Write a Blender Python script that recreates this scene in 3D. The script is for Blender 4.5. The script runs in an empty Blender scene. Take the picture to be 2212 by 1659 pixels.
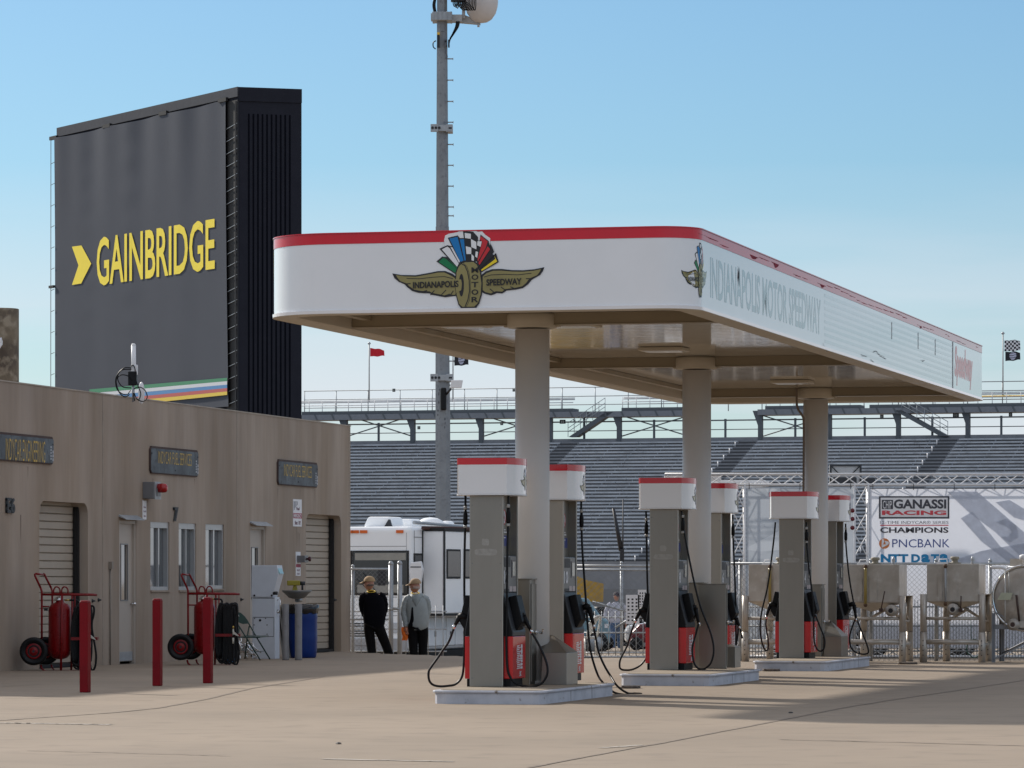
import bpy, bmesh, math, random
from math import sin, cos, pi, radians, atan2, sqrt
from mathutils import Vector, Matrix
random.seed(7)
S = bpy.context.scene
# ---------------------------------------------------------------- camera, sky, sun, exposure
F = 9000.0      # focal length in units of a 2212-px-wide picture
CH = 1.35       # camera height
cam_d = bpy.data.cameras.new('camera'); cam = bpy.data.objects.new('camera', cam_d)
S.collection.objects.link(cam); S.camera = cam
cam.location = (0, 0, CH); cam.rotation_euler = (pi/2, 0, 0)
cam_d.sensor_width = 36; cam_d.lens = 36*F/2212; cam_d.shift_y = 426.5/2212
cam_d.clip_start = 0.5; cam_d.clip_end = 8000
SUNV = Vector((-.655, .755, .61)).normalized()      # towards the sun
el = math.asin(SUNV.z); az = atan2(SUNV.x, SUNV.y)
W = bpy.data.worlds.new('World'); S.world = W; W.use_nodes = True
wn = W.node_tree; wn.nodes.clear()
wo = wn.nodes.new('ShaderNodeOutputWorld'); bg = wn.nodes.new('ShaderNodeBackground')
sk = wn.nodes.new('ShaderNodeTexSky'); sk.sky_type = 'NISHITA'; sk.sun_disc = False
sk.sun_elevation = el; sk.sun_rotation = az; sk.air_density = 1.0; sk.dust_density = 0.6; sk.ozone_density = 3.0; sk.altitude = 200
# thin low cloud: noise mixed into the sky near the horizon
tc = wn.nodes.new('ShaderNodeTexCoord'); mp = wn.nodes.new('ShaderNodeMapping'); mp.inputs['Scale'].default_value = (3.0, 3.0, 26.0)
nz = wn.nodes.new('ShaderNodeTexNoise'); nz.inputs['Scale'].default_value = 2.2; nz.inputs['Detail'].default_value = 5; nz.inputs['Roughness'].default_value = .5
sx = wn.nodes.new('ShaderNodeSeparateXYZ')
rz_ = wn.nodes.new('ShaderNodeMapRange'); rz_.inputs[1].default_value = 0.03; rz_.inputs[2].default_value = 0.10; rz_.inputs[3].default_value = 1; rz_.inputs[4].default_value = 0
rn = wn.nodes.new('ShaderNodeMapRange'); rn.inputs[1].default_value = .34; rn.inputs[2].default_value = .58; rn.inputs[3].default_value = .35
mu = wn.nodes.new('ShaderNodeMath'); mu.operation = 'MULTIPLY'
mu2 = wn.nodes.new('ShaderNodeMath'); mu2.operation = 'MULTIPLY'; mu2.inputs[1].default_value = .92
hs = wn.nodes.new('ShaderNodeHueSaturation'); hs.inputs['Saturation'].default_value = 1.0
tint = wn.nodes.new('ShaderNodeMix'); tint.data_type = 'RGBA'; tint.blend_type = 'MULTIPLY'; tint.inputs[0].default_value = 1; tint.inputs[7].default_value = (0.74, .965, 1.10, 1)
mx = wn.nodes.new('ShaderNodeMix'); mx.data_type = 'RGBA'; mx.inputs[7].default_value = (8.6, 8.75, 9.6, 1)
L = wn.links.new; HC = 1.0
L(tc.outputs['Generated'], mp.inputs[0]); L(mp.outputs[0], nz.inputs['Vector']); L(tc.outputs['Generated'], sx.inputs[0])
L(sx.outputs[2], rz_.inputs[0]); L(nz.outputs[0], rn.inputs[0]); L(rz_.outputs[0], mu.inputs[0]); L(rn.outputs[0], mu.inputs[1]); L(mu.outputs[0], mu2.inputs[0])
L(sk.outputs[0], hs.inputs['Color']); L(hs.outputs[0], tint.inputs[6]); L(tint.outputs[2], mx.inputs[6]); L(mu2.outputs[0], mx.inputs[0])
# higher, thin broken cloud added to the unseen sky to lift ambient fill
mp3 = wn.nodes.new('ShaderNodeMapping'); mp3.inputs['Scale'].default_value = (1.6, 1.6, 2.6); n3_ = wn.nodes.new('ShaderNodeTexNoise'); n3_.inputs['Scale'].default_value = 1.7; n3_.inputs['Detail'].default_value = 6
r3_ = wn.nodes.new('ShaderNodeMapRange'); r3_.inputs[1].default_value = .32; r3_.inputs[2].default_value = .60; r4_ = wn.nodes.new('ShaderNodeMapRange'); r4_.inputs[1].default_value = .16; r4_.inputs[2].default_value = .40; r4_.inputs[4].default_value = HC
mu3 = wn.nodes.new('ShaderNodeMath'); mu3.operation = 'MULTIPLY'; mx3 = wn.nodes.new('ShaderNodeMix'); mx3.data_type = 'RGBA'; mx3.inputs[7].default_value = (10.9, 11.0, 11.4, 1)
L(tc.outputs['Generated'], mp3.inputs[0]); L(mp3.outputs[0], n3_.inputs['Vector']); L(n3_.outputs[0], r3_.inputs[0]); L(sx.outputs[2], r4_.inputs[0]); L(r3_.outputs[0], mu3.inputs[0]); L(r4_.outputs[0], mu3.inputs[1])
L(mx.outputs[2], mx3.inputs[6]); L(mu3.outputs[0], mx3.inputs[0])
L(mx3.outputs[2], bg.inputs[0]); bg.inputs[1].default_value = 0.092; L(bg.outputs[0], wo.inputs[0])
sl = bpy.data.lights.new('sun', 'SUN'); sun = bpy.data.objects.new('sun', sl); S.collection.objects.link(sun)
sl.energy = 4.4; sl.angle = radians(2.2); sl.color = (1.0, .93, .84)
sun.rotation_euler = SUNV.to_track_quat('Z', 'Y').to_euler(); sun.location = (-40, 40, 60)
S.view_settings.view_transform = 'Standard'; S.view_settings.look = 'None'; S.view_settings.exposure = 0.0; S.view_settings.gamma = 1
S.render.engine = 'CYCLES'
# ---------------------------------------------------------------- helpers
C = S.collection
def PX(u, v, Y): return Vector(((u-1106)/F*Y, Y, CH-(v-1256)/F*Y))
TH = math.atan(.2482); ST, CT = sin(TH), cos(TH)
class Frame:
    "x to the right and slightly nearer, y away; turned by angle a clockwise"
    def __init__(s, X, Y, a=TH, Z=0): s.o = Vector((X, Y, Z)); s.a = a; s.s = sin(a); s.c = cos(a)
    def w(s, x, y, z=0): return Vector((s.o.x+x*s.c+y*s.s, s.o.y-x*s.s+y*s.c, s.o.z+z))
    def loc(s, p):
        dx, dy = p[0]-s.o.x, p[1]-s.o.y
        return Vector((dx*s.c-dy*s.s, dx*s.s+dy*s.c, p[2]-s.o.z))
    def yu(s, u, x=0):
        k = (u-1106)/F; X0 = s.o.x+x*s.c; Y0 = s.o.y-x*s.s
        return (k*Y0-X0)/(s.s-k*s.c)
    def xu(s, u, y=0):
        k = (u-1106)/F; X0 = s.o.x+y*s.s; Y0 = s.o.y+y*s.c
        return (k*Y0-X0)/(s.c+k*s.s)
    def zv(s, v, x=0, y=0): return CH-(v-1256)/F*s.w(x, y).y-s.o.z
    def px(s, u, v, y=0):
        x = s.xu(u, y); return Vector((x, y, s.zv(v, x, y)))
class MB:
    def __init__(s): s.v = []; s.f = []; s.m = []; s.sm = []; s.cm = 0; s.cs = False
    def add(s, vs, fs, sm=None, m=None):
        b = len(s.v); s.v += [Vector(p) for p in vs]
        for f in fs: s.f.append([b+i for i in f]); s.m.append(s.cm if m is None else m); s.sm.append(s.cs if sm is None else sm)
        return s
    def box(s, x0, x1, y0, y1, z0, z1, m=None):
        return s.add([(x0,y0,z0),(x1,y0,z0),(x1,y1,z0),(x0,y1,z0),(x0,y0,z1),(x1,y0,z1),(x1,y1,z1),(x0,y1,z1)],
            [(0,3,2,1),(4,5,6,7),(0,1,5,4),(1,2,6,5),(2,3,7,6),(3,0,4,7)], False, m)
    def poly(s, pts, m=None): return s.add(pts, [tuple(range(len(pts)))], False, m)
    def prism(s, pts, vec, m=None, sm=False):
        "polygon pts extruded by vec"
        n = len(pts); vec = Vector(vec); a = [Vector(p) for p in pts]
        s.add(a+[p+vec for p in a], [tuple(range(n-1,-1,-1)), tuple(range(n,2*n))], False, m)
        b = len(s.v)-2*n
        for i in range(n):
            j = (i+1) % n; s.f.append([b+i, b+j, b+n+j, b+n+i]); s.m.append(s.cm if m is None else m); s.sm.append(sm)
        return s
    def tube(s, pts, r, n=8, m=None, cap=True, closed=False):
        pts = [Vector(p) for p in pts]
        rs = r if isinstance(r, (list, tuple)) else [r]*len(pts)
        N = len(pts); vs = []; up = None
        for i, p in enumerate(pts):
            if closed: t = pts[(i+1)%N]-pts[i-1]
            else: t = (pts[min(i+1,N-1)]-pts[max(i-1,0)])
            t = t.normalized() if t.length > 1e-9 else Vector((0,0,1))
            if up is None: up = Vector((0,0,1)) if abs(t.z) < .9 else Vector((1,0,0))
            a = t.cross(up)
            if a.length < 1e-4: a = t.cross(Vector((0,1,0)))
            a.normalize(); b = a.cross(t).normalized(); up = b
            for k in range(n):
                q = 2*pi*(k+.5)/n; vs.append(p+(a*cos(q)+b*sin(q))*rs[i])
        fs = []
        for i in range(N if closed else N-1):
            for k in range(n):
                k2 = (k+1)%n; i2 = (i+1)%N
                fs.append((i*n+k, i*n+k2, i2*n+k2, i2*n+k))
        s.add(vs, fs, n > 4, m)
        if cap and not closed:
            b = len(s.v)-len(vs)
            for f in ([b+k for k in range(n-1,-1,-1)], [b+(N-1)*n+k for k in range(n)]):
                s.f.append(f); s.m.append(s.cm if m is None else m); s.sm.append(False)
        return s
    def lathe(s, prof, c=(0,0,0), axis='z', n=24, m=None, sm=True):
        "prof: list of (radius, height)"
        vs = []; c = Vector(c)
        for r, h in prof:
            for k in range(n):
                q = 2*pi*k/n; a, b = r*cos(q), r*sin(q)
                vs.append(c+(Vector((a,b,h)) if axis=='z' else Vector((a,h,b)) if axis=='y' else Vector((h,a,b))))
        fs = []
        for i in range(len(prof)-1):
            for k in range(n):
                k2 = (k+1)%n; fs.append((i*n+k, i*n+k2, (i+1)*n+k2, (i+1)*n+k))
        s.add(vs, fs, sm, m)
        b = len(s.v)-len(vs)
        s.f.append([b+k for k in range(n)]); s.m.append(s.cm if m is None else m); s.sm.append(False)
        s.f.append([b+(len(prof)-1)*n+k for k in range(n)]); s.m.append(s.cm if m is None else m); s.sm.append(False)
        return s
    def cyl(s, c, r, h, axis='z', n=20, m=None): return s.lathe([(r,0),(r,h)], c, axis, n, m)
    def mesh(s, name, mats, recalc=True):
        me = bpy.data.meshes.new(name); me.from_pydata([tuple(v) for v in s.v], [], s.f); me.update()
        for mt in mats: me.materials.append(mt)
        me.polygons.foreach_set('material_index', s.m); me.polygons.foreach_set('use_smooth', s.sm)
        if recalc:
            bm = bmesh.new(); bm.from_mesh(me); bmesh.ops.recalc_face_normals(bm, faces=bm.faces); bm.to_mesh(me); bm.free()
        return me
def tagit(o, label=None, cat=None, group=None, kind=None):
    if label: o['label'] = label
    if cat: o['category'] = cat
    if group: o['group'] = group
    if kind: o['kind'] = kind
    return o
def E(name, label, cat, fr=None, loc=None, rz=0, group=None, kind=None):
    o = bpy.data.objects.new(name, None); C.objects.link(o); o.empty_display_size = .2
    if fr is not None: o.location = fr.o; o.rotation_euler.z = -fr.a
    if loc is not None: o.location = loc; o.rotation_euler.z = rz
    return tagit(o, label, cat, group, kind)
def P(name, mb, mat, parent=None, label=None, bevel=0, recalc=True, seg=2):
    mats = mat if isinstance(mat, (list, tuple)) else [mat]
    o = bpy.data.objects.new(name, mb.mesh(name, mats, recalc)); C.objects.link(o)
    if parent is not None: o.parent = parent
    if label: o['label'] = label
    if bevel:
        b = o.modifiers.new('bevel', 'BEVEL'); b.width = bevel; b.segments = seg; b.limit_method = 'ANGLE'; b.angle_limit = radians(40)
    return o
def PS(name, mb, mat, parent=None, **k):
    "one part for every loose piece of the mesh"
    par = list(range(len(mb.v)))
    def find(a):
        while par[a] != a: par[a] = par[par[a]]; a = par[a]
        return a
    for f in mb.f:
        for i in f[1:]: par[find(i)] = find(f[0])
    groups = {}
    for n_, f in enumerate(mb.f): groups.setdefault(find(f[0]), []).append(n_)
    for fs in groups.values():
        q = MB(); mp_ = {}
        for n_ in fs:
            ff = []
            for i in mb.f[n_]:
                if i not in mp_: mp_[i] = len(q.v); q.v.append(mb.v[i])
                ff.append(mp_[i])
            q.f.append(ff); q.m.append(mb.m[n_]); q.sm.append(mb.sm[n_])
        P(name, q, mat, parent, **k)
def T(name, mb, mat, label, cat, fr=None, loc=None, rz=0, group=None, kind=None, bevel=0, recalc=True):
    o = P(name, mb, mat, None, None, bevel, recalc)
    if fr is not None: o.location = fr.o; o.rotation_euler.z = -fr.a
    if loc is not None: o.location = loc; o.rotation_euler.z = rz
    return tagit(o, label, cat, group, kind)
def clone(root, label=None):
    r = root.copy(); C.objects.link(r)
    if label: r['label'] = label
    for ch in list(root.children):
        c = ch.copy(); C.objects.link(c); c.parent = r
        for g in list(ch.children):
            d = g.copy(); C.objects.link(d); d.parent = c
    return r
# text
_tc = {}
def text2d(body, bold=0.0, shear=0.0):
    k = (body, bold, shear)
    if k in _tc: return _tc[k]
    cu = bpy.data.curves.new('lettering', 'FONT'); cu.body = body; cu.offset = bold; cu.shear = shear; cu.resolution_u = 3; cu.fill_mode = 'BOTH'
    ob = bpy.data.objects.new('lettering', cu); C.objects.link(ob)
    dg = bpy.context.evaluated_depsgraph_get(); dg.update()
    me = ob.evaluated_get(dg).to_mesh()
    vs = [(v.co.x, v.co.y) for v in me.vertices]; fs = [tuple(p.vertices) for p in me.polygons]
    ob.evaluated_get(dg).to_mesh_clear(); bpy.data.objects.remove(ob); bpy.data.curves.remove(cu)
    x0 = min(a for a, b in vs); x1 = max(a for a, b in vs); y0 = min(b for a, b in vs); y1 = max(b for a, b in vs)
    vs = [((a-x0)/(x1-x0), (b-y0)/(y1-y0)) for a, b in vs]
    _tc[k] = (vs, fs); return _tc[k]
def text(mb, body, fmap, x0, y0, w, h, m=0, bold=.02, shear=0, slope=0):
    "fmap(x,y)->3D ; text fitted in the box x0..x0+w, y0..y0+h"
    vs, fs = text2d(body, bold, shear)
    mb.add([fmap(x0+a*w, y0+b*h+slope*a) for a, b in vs], fs, False, m)
def flat(mb, pts, fmap, m=0): mb.add([fmap(*p) for p in pts], [tuple(range(len(pts)))], False, m)
def ribbon2(mb, pts, w, fmap, m=0):
    for i in range(len(pts)-1):
        (ax, ay), (bx, by) = pts[i], pts[i+1]; l = math.hypot(bx-ax, by-ay) or 1; nx, ny = -(by-ay)/l*w/2, (bx-ax)/l*w/2
        flat(mb, [(ax-nx, ay-ny), (bx-nx, by-ny), (bx+nx, by+ny), (ax+nx, ay+ny)], fmap, m)
def catmull(pts, k=5):
    pts = [Vector(p) for p in pts]; out = []
    for i in range(len(pts)-1):
        p0 = pts[max(i-1,0)]; p1 = pts[i]; p2 = pts[i+1]; p3 = pts[min(i+2,len(pts)-1)]
        for j in range(k):
            t = j/k
            out.append(.5*((2*p1)+(p2-p0)*t+(2*p0-5*p1+4*p2-p3)*t*t+(3*p1-p0-3*p2+p3)*t**3))
    out.append(pts[-1]); return out
# materials
def N(nt, t, **kw):
    n = nt.nodes.new(t)
    for k, v in kw.items(): setattr(n, k, v)
    return n
MT = {}
def M(name, col, rough=.6, metal=0, var=.12, scale=6, bump=0, bscale=60, spec=.5, coat=0, stretch=None, emit=None, rvar=0):
    if name in MT: return MT[name]
    m = bpy.data.materials.new(name); m.use_nodes = True; nt = m.node_tree; b = nt.nodes['Principled BSDF']
    b.inputs['Base Color'].default_value = (*col, 1); b.inputs['Roughness'].default_value = rough; b.inputs['Metallic'].default_value = metal
    b.inputs['Specular IOR Level'].default_value = spec; b.inputs['Coat Weight'].default_value = coat; b.inputs['Coat Roughness'].default_value = .06
    tcn = N(nt, 'ShaderNodeTexCoord'); mpn = N(nt, 'ShaderNodeMapping'); nt.links.new(tcn.outputs['Object'], mpn.inputs[0])
    if stretch: mpn.inputs['Scale'].default_value = stretch
    if var or rvar:
        no = N(nt, 'ShaderNodeTexNoise'); no.inputs['Scale'].default_value = scale; no.inputs['Detail'].default_value = 6; no.inputs['Roughness'].default_value = .62
        nt.links.new(mpn.outputs[0], no.inputs['Vector'])
        if var:
            r = N(nt, 'ShaderNodeMapRange'); r.inputs[1].default_value = .25; r.inputs[2].default_value = .75; r.inputs[3].default_value = 1-var; r.inputs[4].default_value = 1+var
            mxn = N(nt, 'ShaderNodeVectorMath', operation='SCALE'); mxn.inputs[0].default_value = col
            nt.links.new(no.outputs[0], r.inputs[0]); nt.links.new(r.outputs[0], mxn.inputs['Scale']); nt.links.new(mxn.outputs[0], b.inputs['Base Color'])
        if rvar:
            r2 = N(nt, 'ShaderNodeMapRange'); r2.inputs[1].default_value = .3; r2.inputs[2].default_value = .7; r2.inputs[3].default_value = rough; r2.inputs[4].default_value = min(1, rough+rvar)
            nt.links.new(no.outputs[0], r2.inputs[0]); nt.links.new(r2.outputs[0], b.inputs['Roughness'])
    if bump:
        nb = N(nt, 'ShaderNodeTexNoise'); nb.inputs['Scale'].default_value = bscale; nb.inputs['Detail'].default_value = 4
        nt.links.new(mpn.outputs[0], nb.inputs['Vector']); bp = N(nt, 'ShaderNodeBump'); bp.inputs['Strength'].default_value = 1; bp.inputs['Distance'].default_value = bump
        nt.links.new(nb.outputs[0], bp.inputs['Height']); nt.links.new(bp.outputs[0], b.inputs['Normal'])
    if emit: b.inputs['Emission Color'].default_value = (*emit, 1); b.inputs['Emission Strength'].default_value = 1
    MT[name] = m; return m
def layered(name, c1, c2, fac_lo, fac_hi, scale, rough, stretch=None, bump=0, metal=0, c3=None, s3=30, detail=8, t3=(.55,.7)):
    "two colours mixed by a large noise, a third by a finer one"
    m = bpy.data.materials.new(name); m.use_nodes = True; nt = m.node_tree; b = nt.nodes['Principled BSDF']
    b.inputs['Roughness'].default_value = rough; b.inputs['Metallic'].default_value = metal
    tcn = N(nt, 'ShaderNodeTexCoord'); mpn = N(nt, 'ShaderNodeMapping'); nt.links.new(tcn.outputs['Object'], mpn.inputs[0])
    if stretch: mpn.inputs['Scale'].default_value = stretch
    no = N(nt, 'ShaderNodeTexNoise'); no.inputs['Scale'].default_value = scale; no.inputs['Detail'].default_value = detail; no.inputs['Roughness'].default_value = .6
    nt.links.new(mpn.outputs[0], no.inputs['Vector'])
    r = N(nt, 'ShaderNodeMapRange'); r.inputs[1].default_value = fac_lo; r.inputs[2].default_value = fac_hi
    nt.links.new(no.outputs[0], r.inputs[0])
    mx = N(nt, 'ShaderNodeMix', data_type='RGBA'); mx.inputs[6].default_value = (*c1,1); mx.inputs[7].default_value = (*c2,1)
    nt.links.new(r.outputs[0], mx.inputs[0]); out = mx.outputs[2]
    n3 = N(nt, 'ShaderNodeTexNoise'); n3.inputs['Scale'].default_value = s3; n3.inputs['Detail'].default_value = 5; nt.links.new(mpn.outputs[0], n3.inputs['Vector'])
    if c3:
        r3 = N(nt, 'ShaderNodeMapRange'); r3.inputs[1].default_value = t3[0]; r3.inputs[2].default_value = t3[1]; nt.links.new(n3.outputs[0], r3.inputs[0])
        m3 = N(nt, 'ShaderNodeMix', data_type='RGBA'); m3.inputs[7].default_value = (*c3,1); nt.links.new(r3.outputs[0], m3.inputs[0]); nt.links.new(out, m3.inputs[6]); out = m3.outputs[2]
    nt.links.new(out, b.inputs['Base Color'])
    if bump:
        bp = N(nt, 'ShaderNodeBump'); bp.inputs['Strength'].default_value = 1; bp.inputs['Distance'].default_value = bump
        nt.links.new(n3.outputs[0], bp.inputs['Height']); nt.links.new(bp.outputs[0], b.inputs['Normal'])
    MT[name] = m; return m
white_vinyl = M('white_vinyl', (.80,.80,.82), .08, var=.03, scale=1.5, bump=.0006, bscale=2.5, rvar=.06, coat=.7)
red_vinyl = M('red_vinyl', (.62,.006,.02), .08, var=.06, scale=3, rvar=.05, coat=.25, spec=.4)
red_matte = M('torn_red', (.22,.01,.03), .9, var=.3)
beam_m = M('shaded_cream_paint', (.25,.20,.13), .4, var=.07, scale=2, rvar=.2)  # cream darkened in the colour itself to carry the shade under the canopy
cream = M('cream_paint', (.46,.40,.31), .42, var=.07, scale=2, rvar=.2)
soffit_m = M('soffit_paint', (.46,.42,.35), .05, var=.08, scale=3, bump=.0004, bscale=4, spec=.8, rvar=.03)
column_m = M('column_paint', (.64,.605,.57), .35, var=.05, scale=1.2, rvar=.15)
steel = M('stainless_steel', (.29,.27,.24), .34, metal=.9, var=.10, scale=3, stretch=(1,1,.25), rvar=.12)
steel_tank = layered('tank_steel', (.50,.465,.42), (.38,.335,.285), .42, .72, 2.6, .40, metal=.4, c3=(.56,.53,.49), s3=7, bump=.003)
galv = M('galvanised_steel', (.36,.38,.40), .45, metal=.4, var=.15, scale=8)
dgrey = M('dark_grey_plastic', (.035,.037,.042), .5, var=.15, spec=.3)
mgrey = M('mid_grey_plastic', (.16,.165,.175), .4, var=.1)
black = M('black_rubber', (.006,.006,.007), .42, var=.2, scale=20, spec=.25)
bplastic = M('black_plastic', (.005,.005,.006), .5, var=.2, spec=.2)
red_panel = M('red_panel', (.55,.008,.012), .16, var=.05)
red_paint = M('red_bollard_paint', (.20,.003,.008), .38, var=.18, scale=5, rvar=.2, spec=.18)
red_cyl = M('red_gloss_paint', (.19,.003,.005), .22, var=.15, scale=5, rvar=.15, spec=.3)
white_paint = M('white_paint', (.74,.74,.75), .4, var=.06)
print_w = M('printed_white', (.75,.75,.77), .5, var=.03)
ink = M('printed_black', (.012,.012,.016), .5, var=.1)
gold = M('printed_gold', (.27,.235,.09), .35, var=.12, scale=2)
ylw = M('printed_yellow', (.85,.66,.02), .4, var=.05)
grn = M('printed_green', (.0,.18,.06), .4, var=.05); blu = M('printed_blue', (.0,.18,.50), .4, var=.05); rd = M('printed_red', (.55,.02,.03), .4, var=.05)
glass_m = M('window_glass', (.03,.035,.04), .03, var=0, spec=1.0, coat=1, bump=.0015, bscale=.9)
chrome = M('chrome', (.7,.7,.7), .15, metal=1, var=.05)
# ---------------------------------------------------------------- ground
def smooth(t): t = max(0, min(1, t)); return t*t*(3-2*t)
def crest(X):
    pts = [(-60,86),(-3.1,80),(-.9,75.6),(1.5,72.6),(3.8,72),(60,72)]
    if X <= pts[0][0]: return 86
    for (a, b), (c, d) in zip(pts, pts[1:]):
        if X <= c: return b+(d-b)*(X-a)/(c-a)
    return 72
def gz(X, Y):
    yc = crest(X); dr = .36*smooth((1.6-X)/2.2)
    return max(-1.1, -dr*smooth((Y-yc)/1.6)-.0125*max(0, Y-max(yc,72)))
def axis(lo, hi, step, a, b, fine):
    r = []; t = lo
    while t < hi: r.append(t); t += fine if a <= t < b else step
    r.append(hi); return r
xs = [-3000,-900,-300,-120]+axis(-60, 60, 5, -8, 12, .5)+[120,300,900,3000]
ys = [-400,-100,-20,10]+axis(20, 160, 10, 68, 92, .5)+[220,400,900,3500]
g = MB(); vs = [(x, y, gz(x, y)) for y in ys for x in xs]; nx_ = len(xs)
g.add(vs, [(j*nx_+i, j*nx_+i+1, (j+1)*nx_+i+1, (j+1)*nx_+i) for j in range(len(ys)-1) for i in range(nx_-1)])
concrete_g = layered('yard_concrete', (.295,.230,.167), (.235,.184,.133), .35, .68, .22, .88, c3=(.215,.168,.122), s3=2.2, bump=.004, t3=(.52,.75), stretch=(1,1.0,1))
joint_m = M('joint_filler', (.215,.17,.13), .9, var=.3); tar_m = M('pale_repair', (.42,.37,.31), .9, var=.15)
def gline(pts, w, m):
    q = []
    for i in range(len(pts)-1):
        for k in range(12):
            t = k/12; q.append(((1-t)*pts[i][0]+t*pts[i+1][0], (1-t)*pts[i][1]+t*pts[i+1][1]))
    q.append(pts[-1]); P3 = []
    for u, v in q:
        Y = F*CH/(v-1256); p = PX(u, v, Y); P3.append(Vector((p.x+random.uniform(-.006,.006), p.y+random.uniform(-.03,.03), .004)))
    for a, b in zip(P3, P3[1:]):
        t = (b-a).normalized(); n = Vector((-t.y, t.x, 0))*w*random.uniform(.35,.65)
        g.add([a-n, b-n, b+n, a+n], [(0,1,2,3)], False, m)
gline([(1145,1658),(1490,1594),(1850,1524),(2240,1466)], .04, 1)
gline([(-20,1558),(244,1540),(342,1530),(440,1512),(540,1488),(700,1462)], .05, 1)
gline([(60,1622),(300,1628),(500,1634)], .03, 1); gline([(700,1640),(980,1646)], .12, 2); gline([(-10,1562),(120,1564),(240,1566)], .16, 2)
gline([(-10,1484),(92,1479)], .04, 1); gline([(220,1486),(580,1480)], .04, 1); gline([(10,1508),(330,1514)], .03, 1)
gline([(1685,1598),(1940,1604),(2230,1612)], .05, 1); gline([(1300,1616),(1390,1610)], .10, 2)
gline([(1200,1500),(1500,1466),(1640,1452)], .04, 1)
T('ground', g, [concrete_g, joint_m, tar_m], 'tan concrete yard with joint lines', 'ground', kind='structure', recalc=False)
# ---------------------------------------------------------------- concrete garage building
wall_m = bpy.data.materials.new('board_marked_concrete'); wall_m.use_nodes = True
def build_wall_mat(m):
    nt = m.node_tree; b = nt.nodes['Principled BSDF']; b.inputs['Roughness'].default_value = .9
    t = N(nt,'ShaderNodeTexCoord')
    def noise(sc, det, strch):
        mp = N(nt,'ShaderNodeMapping'); mp.inputs['Scale'].default_value = strch; nt.links.new(t.outputs['Object'], mp.inputs[0])
        n = N(nt,'ShaderNodeTexNoise'); n.inputs['Scale'].default_value = sc; n.inputs['Detail'].default_value = det; nt.links.new(mp.outputs[0], n.inputs['Vector']); return n
    def rng(n, a, bb, c, d):
        r = N(nt,'ShaderNodeMapRange'); r.inputs[1].default_value=a; r.inputs[2].default_value=bb; r.inputs[3].default_value=c; r.inputs[4].default_value=d; nt.links.new(n.outputs[0], r.inputs[0]); return r
    n1 = noise(1.3, 6, (1,1,.16)); n2 = noise(6, 5, (1,1,.14)); n3 = noise(.5, 4, (1,1,.6))
    mx = N(nt,'ShaderNodeMix', data_type='RGBA'); mx.inputs[6].default_value=(.295,.232,.175,1); mx.inputs[7].default_value=(.385,.318,.260,1)
    nt.links.new(rng(n1,.33,.68,0,1).outputs[0], mx.inputs[0])
    s1 = N(nt,'ShaderNodeVectorMath', operation='SCALE'); nt.links.new(mx.outputs[2], s1.inputs[0]); nt.links.new(rng(n2,.3,.7,.94,1.06).outputs[0], s1.inputs['Scale'])
    s2 = N(nt,'ShaderNodeVectorMath', operation='SCALE'); nt.links.new(s1.outputs[0], s2.inputs[0]); nt.links.new(rng(n3,.3,.7,.88,1.12).outputs[0], s2.inputs['Scale'])
    nt.links.new(s2.outputs[0], b.inputs['Base Color'])
    bp = N(nt,'ShaderNodeBump'); bp.inputs['Distance'].default_value=.006; nt.links.new(n2.outputs[0], bp.inputs['Height']); nt.links.new(bp.outputs[0], b.inputs['Normal'])
build_wall_mat(wall_m)
GF = Frame(-7.69, 62.6); WT = 4.36
def wy(u): return GF.yu(u)
def wz(v, u): return GF.zv(v, 0, wy(u))
yE = wy(757)
garage = E('garage_building', 'long low brown concrete garage building with roll-up doors and windows', 'building', GF)
gd1 = (wy(85), wy(190), 0, wz(1083, 110)); gd2 = (wy(661), wy(737), 0, wz(1111, 680))
dr1 = (wy(257.5), wy(294), 0, wz(1124, 262)); dr2 = (wy(540.5), wy(573), 0, wz(1137, 545))
wins = [(wy(325), wy(366), wz(1275, 330), wz(1127, 330)), (wy(386), wy(424), wz(1274.6, 390), wz(1129.7, 390)), (wy(444), wy(484), wz(1272, 450), wz(1132, 450))]
holes = [gd1, gd2, dr1, dr2]+wins
w = MB(); ysl = sorted(set([-9, yE]+[h[0] for h in holes]+[h[1] for h in holes])); zsl = sorted(set([-.3, 0, WT]+[h[2] for h in holes]+[h[3] for h in holes]))
for a, b in zip(ysl, ysl[1:]):
    for c, d in zip(zsl, zsl[1:]):
        cy, cz = (a+b)/2, (c+d)/2
        if any(h[0] < cy < h[1] and h[2] < cz < h[3] for h in holes): continue
        w.add([(0,a,c),(0,b,c),(0,b,d),(0,a,d)], [(0,1,2,3)])
dp = {gd1:.26, gd2:.26, dr1:.10, dr2:.10}
for h in holes:
    D = -dp.get(h, .10); a, b, c, d = h
    w.add([(0,a,c),(D,a,c),(D,a,d),(0,a,d),(0,b,c),(D,b,c),(D,b,d),(0,b,d)], [(0,1,2,3),(4,7,6,5),(3,2,6,7),(0,4,5,1)])
    if h in (gd1, gd2):
        r = .20
        for (yc, sg) in ((a, 1), (b, -1)):
            pts = [(-.0, yc, d)]+[(-.0, yc+sg*(r-r*sin(q)), d-r+r*cos(q)) for q in [i*pi/2/6 for i in range(7)]][::-1]
            w.prism(pts, (D, 0, 0))
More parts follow.
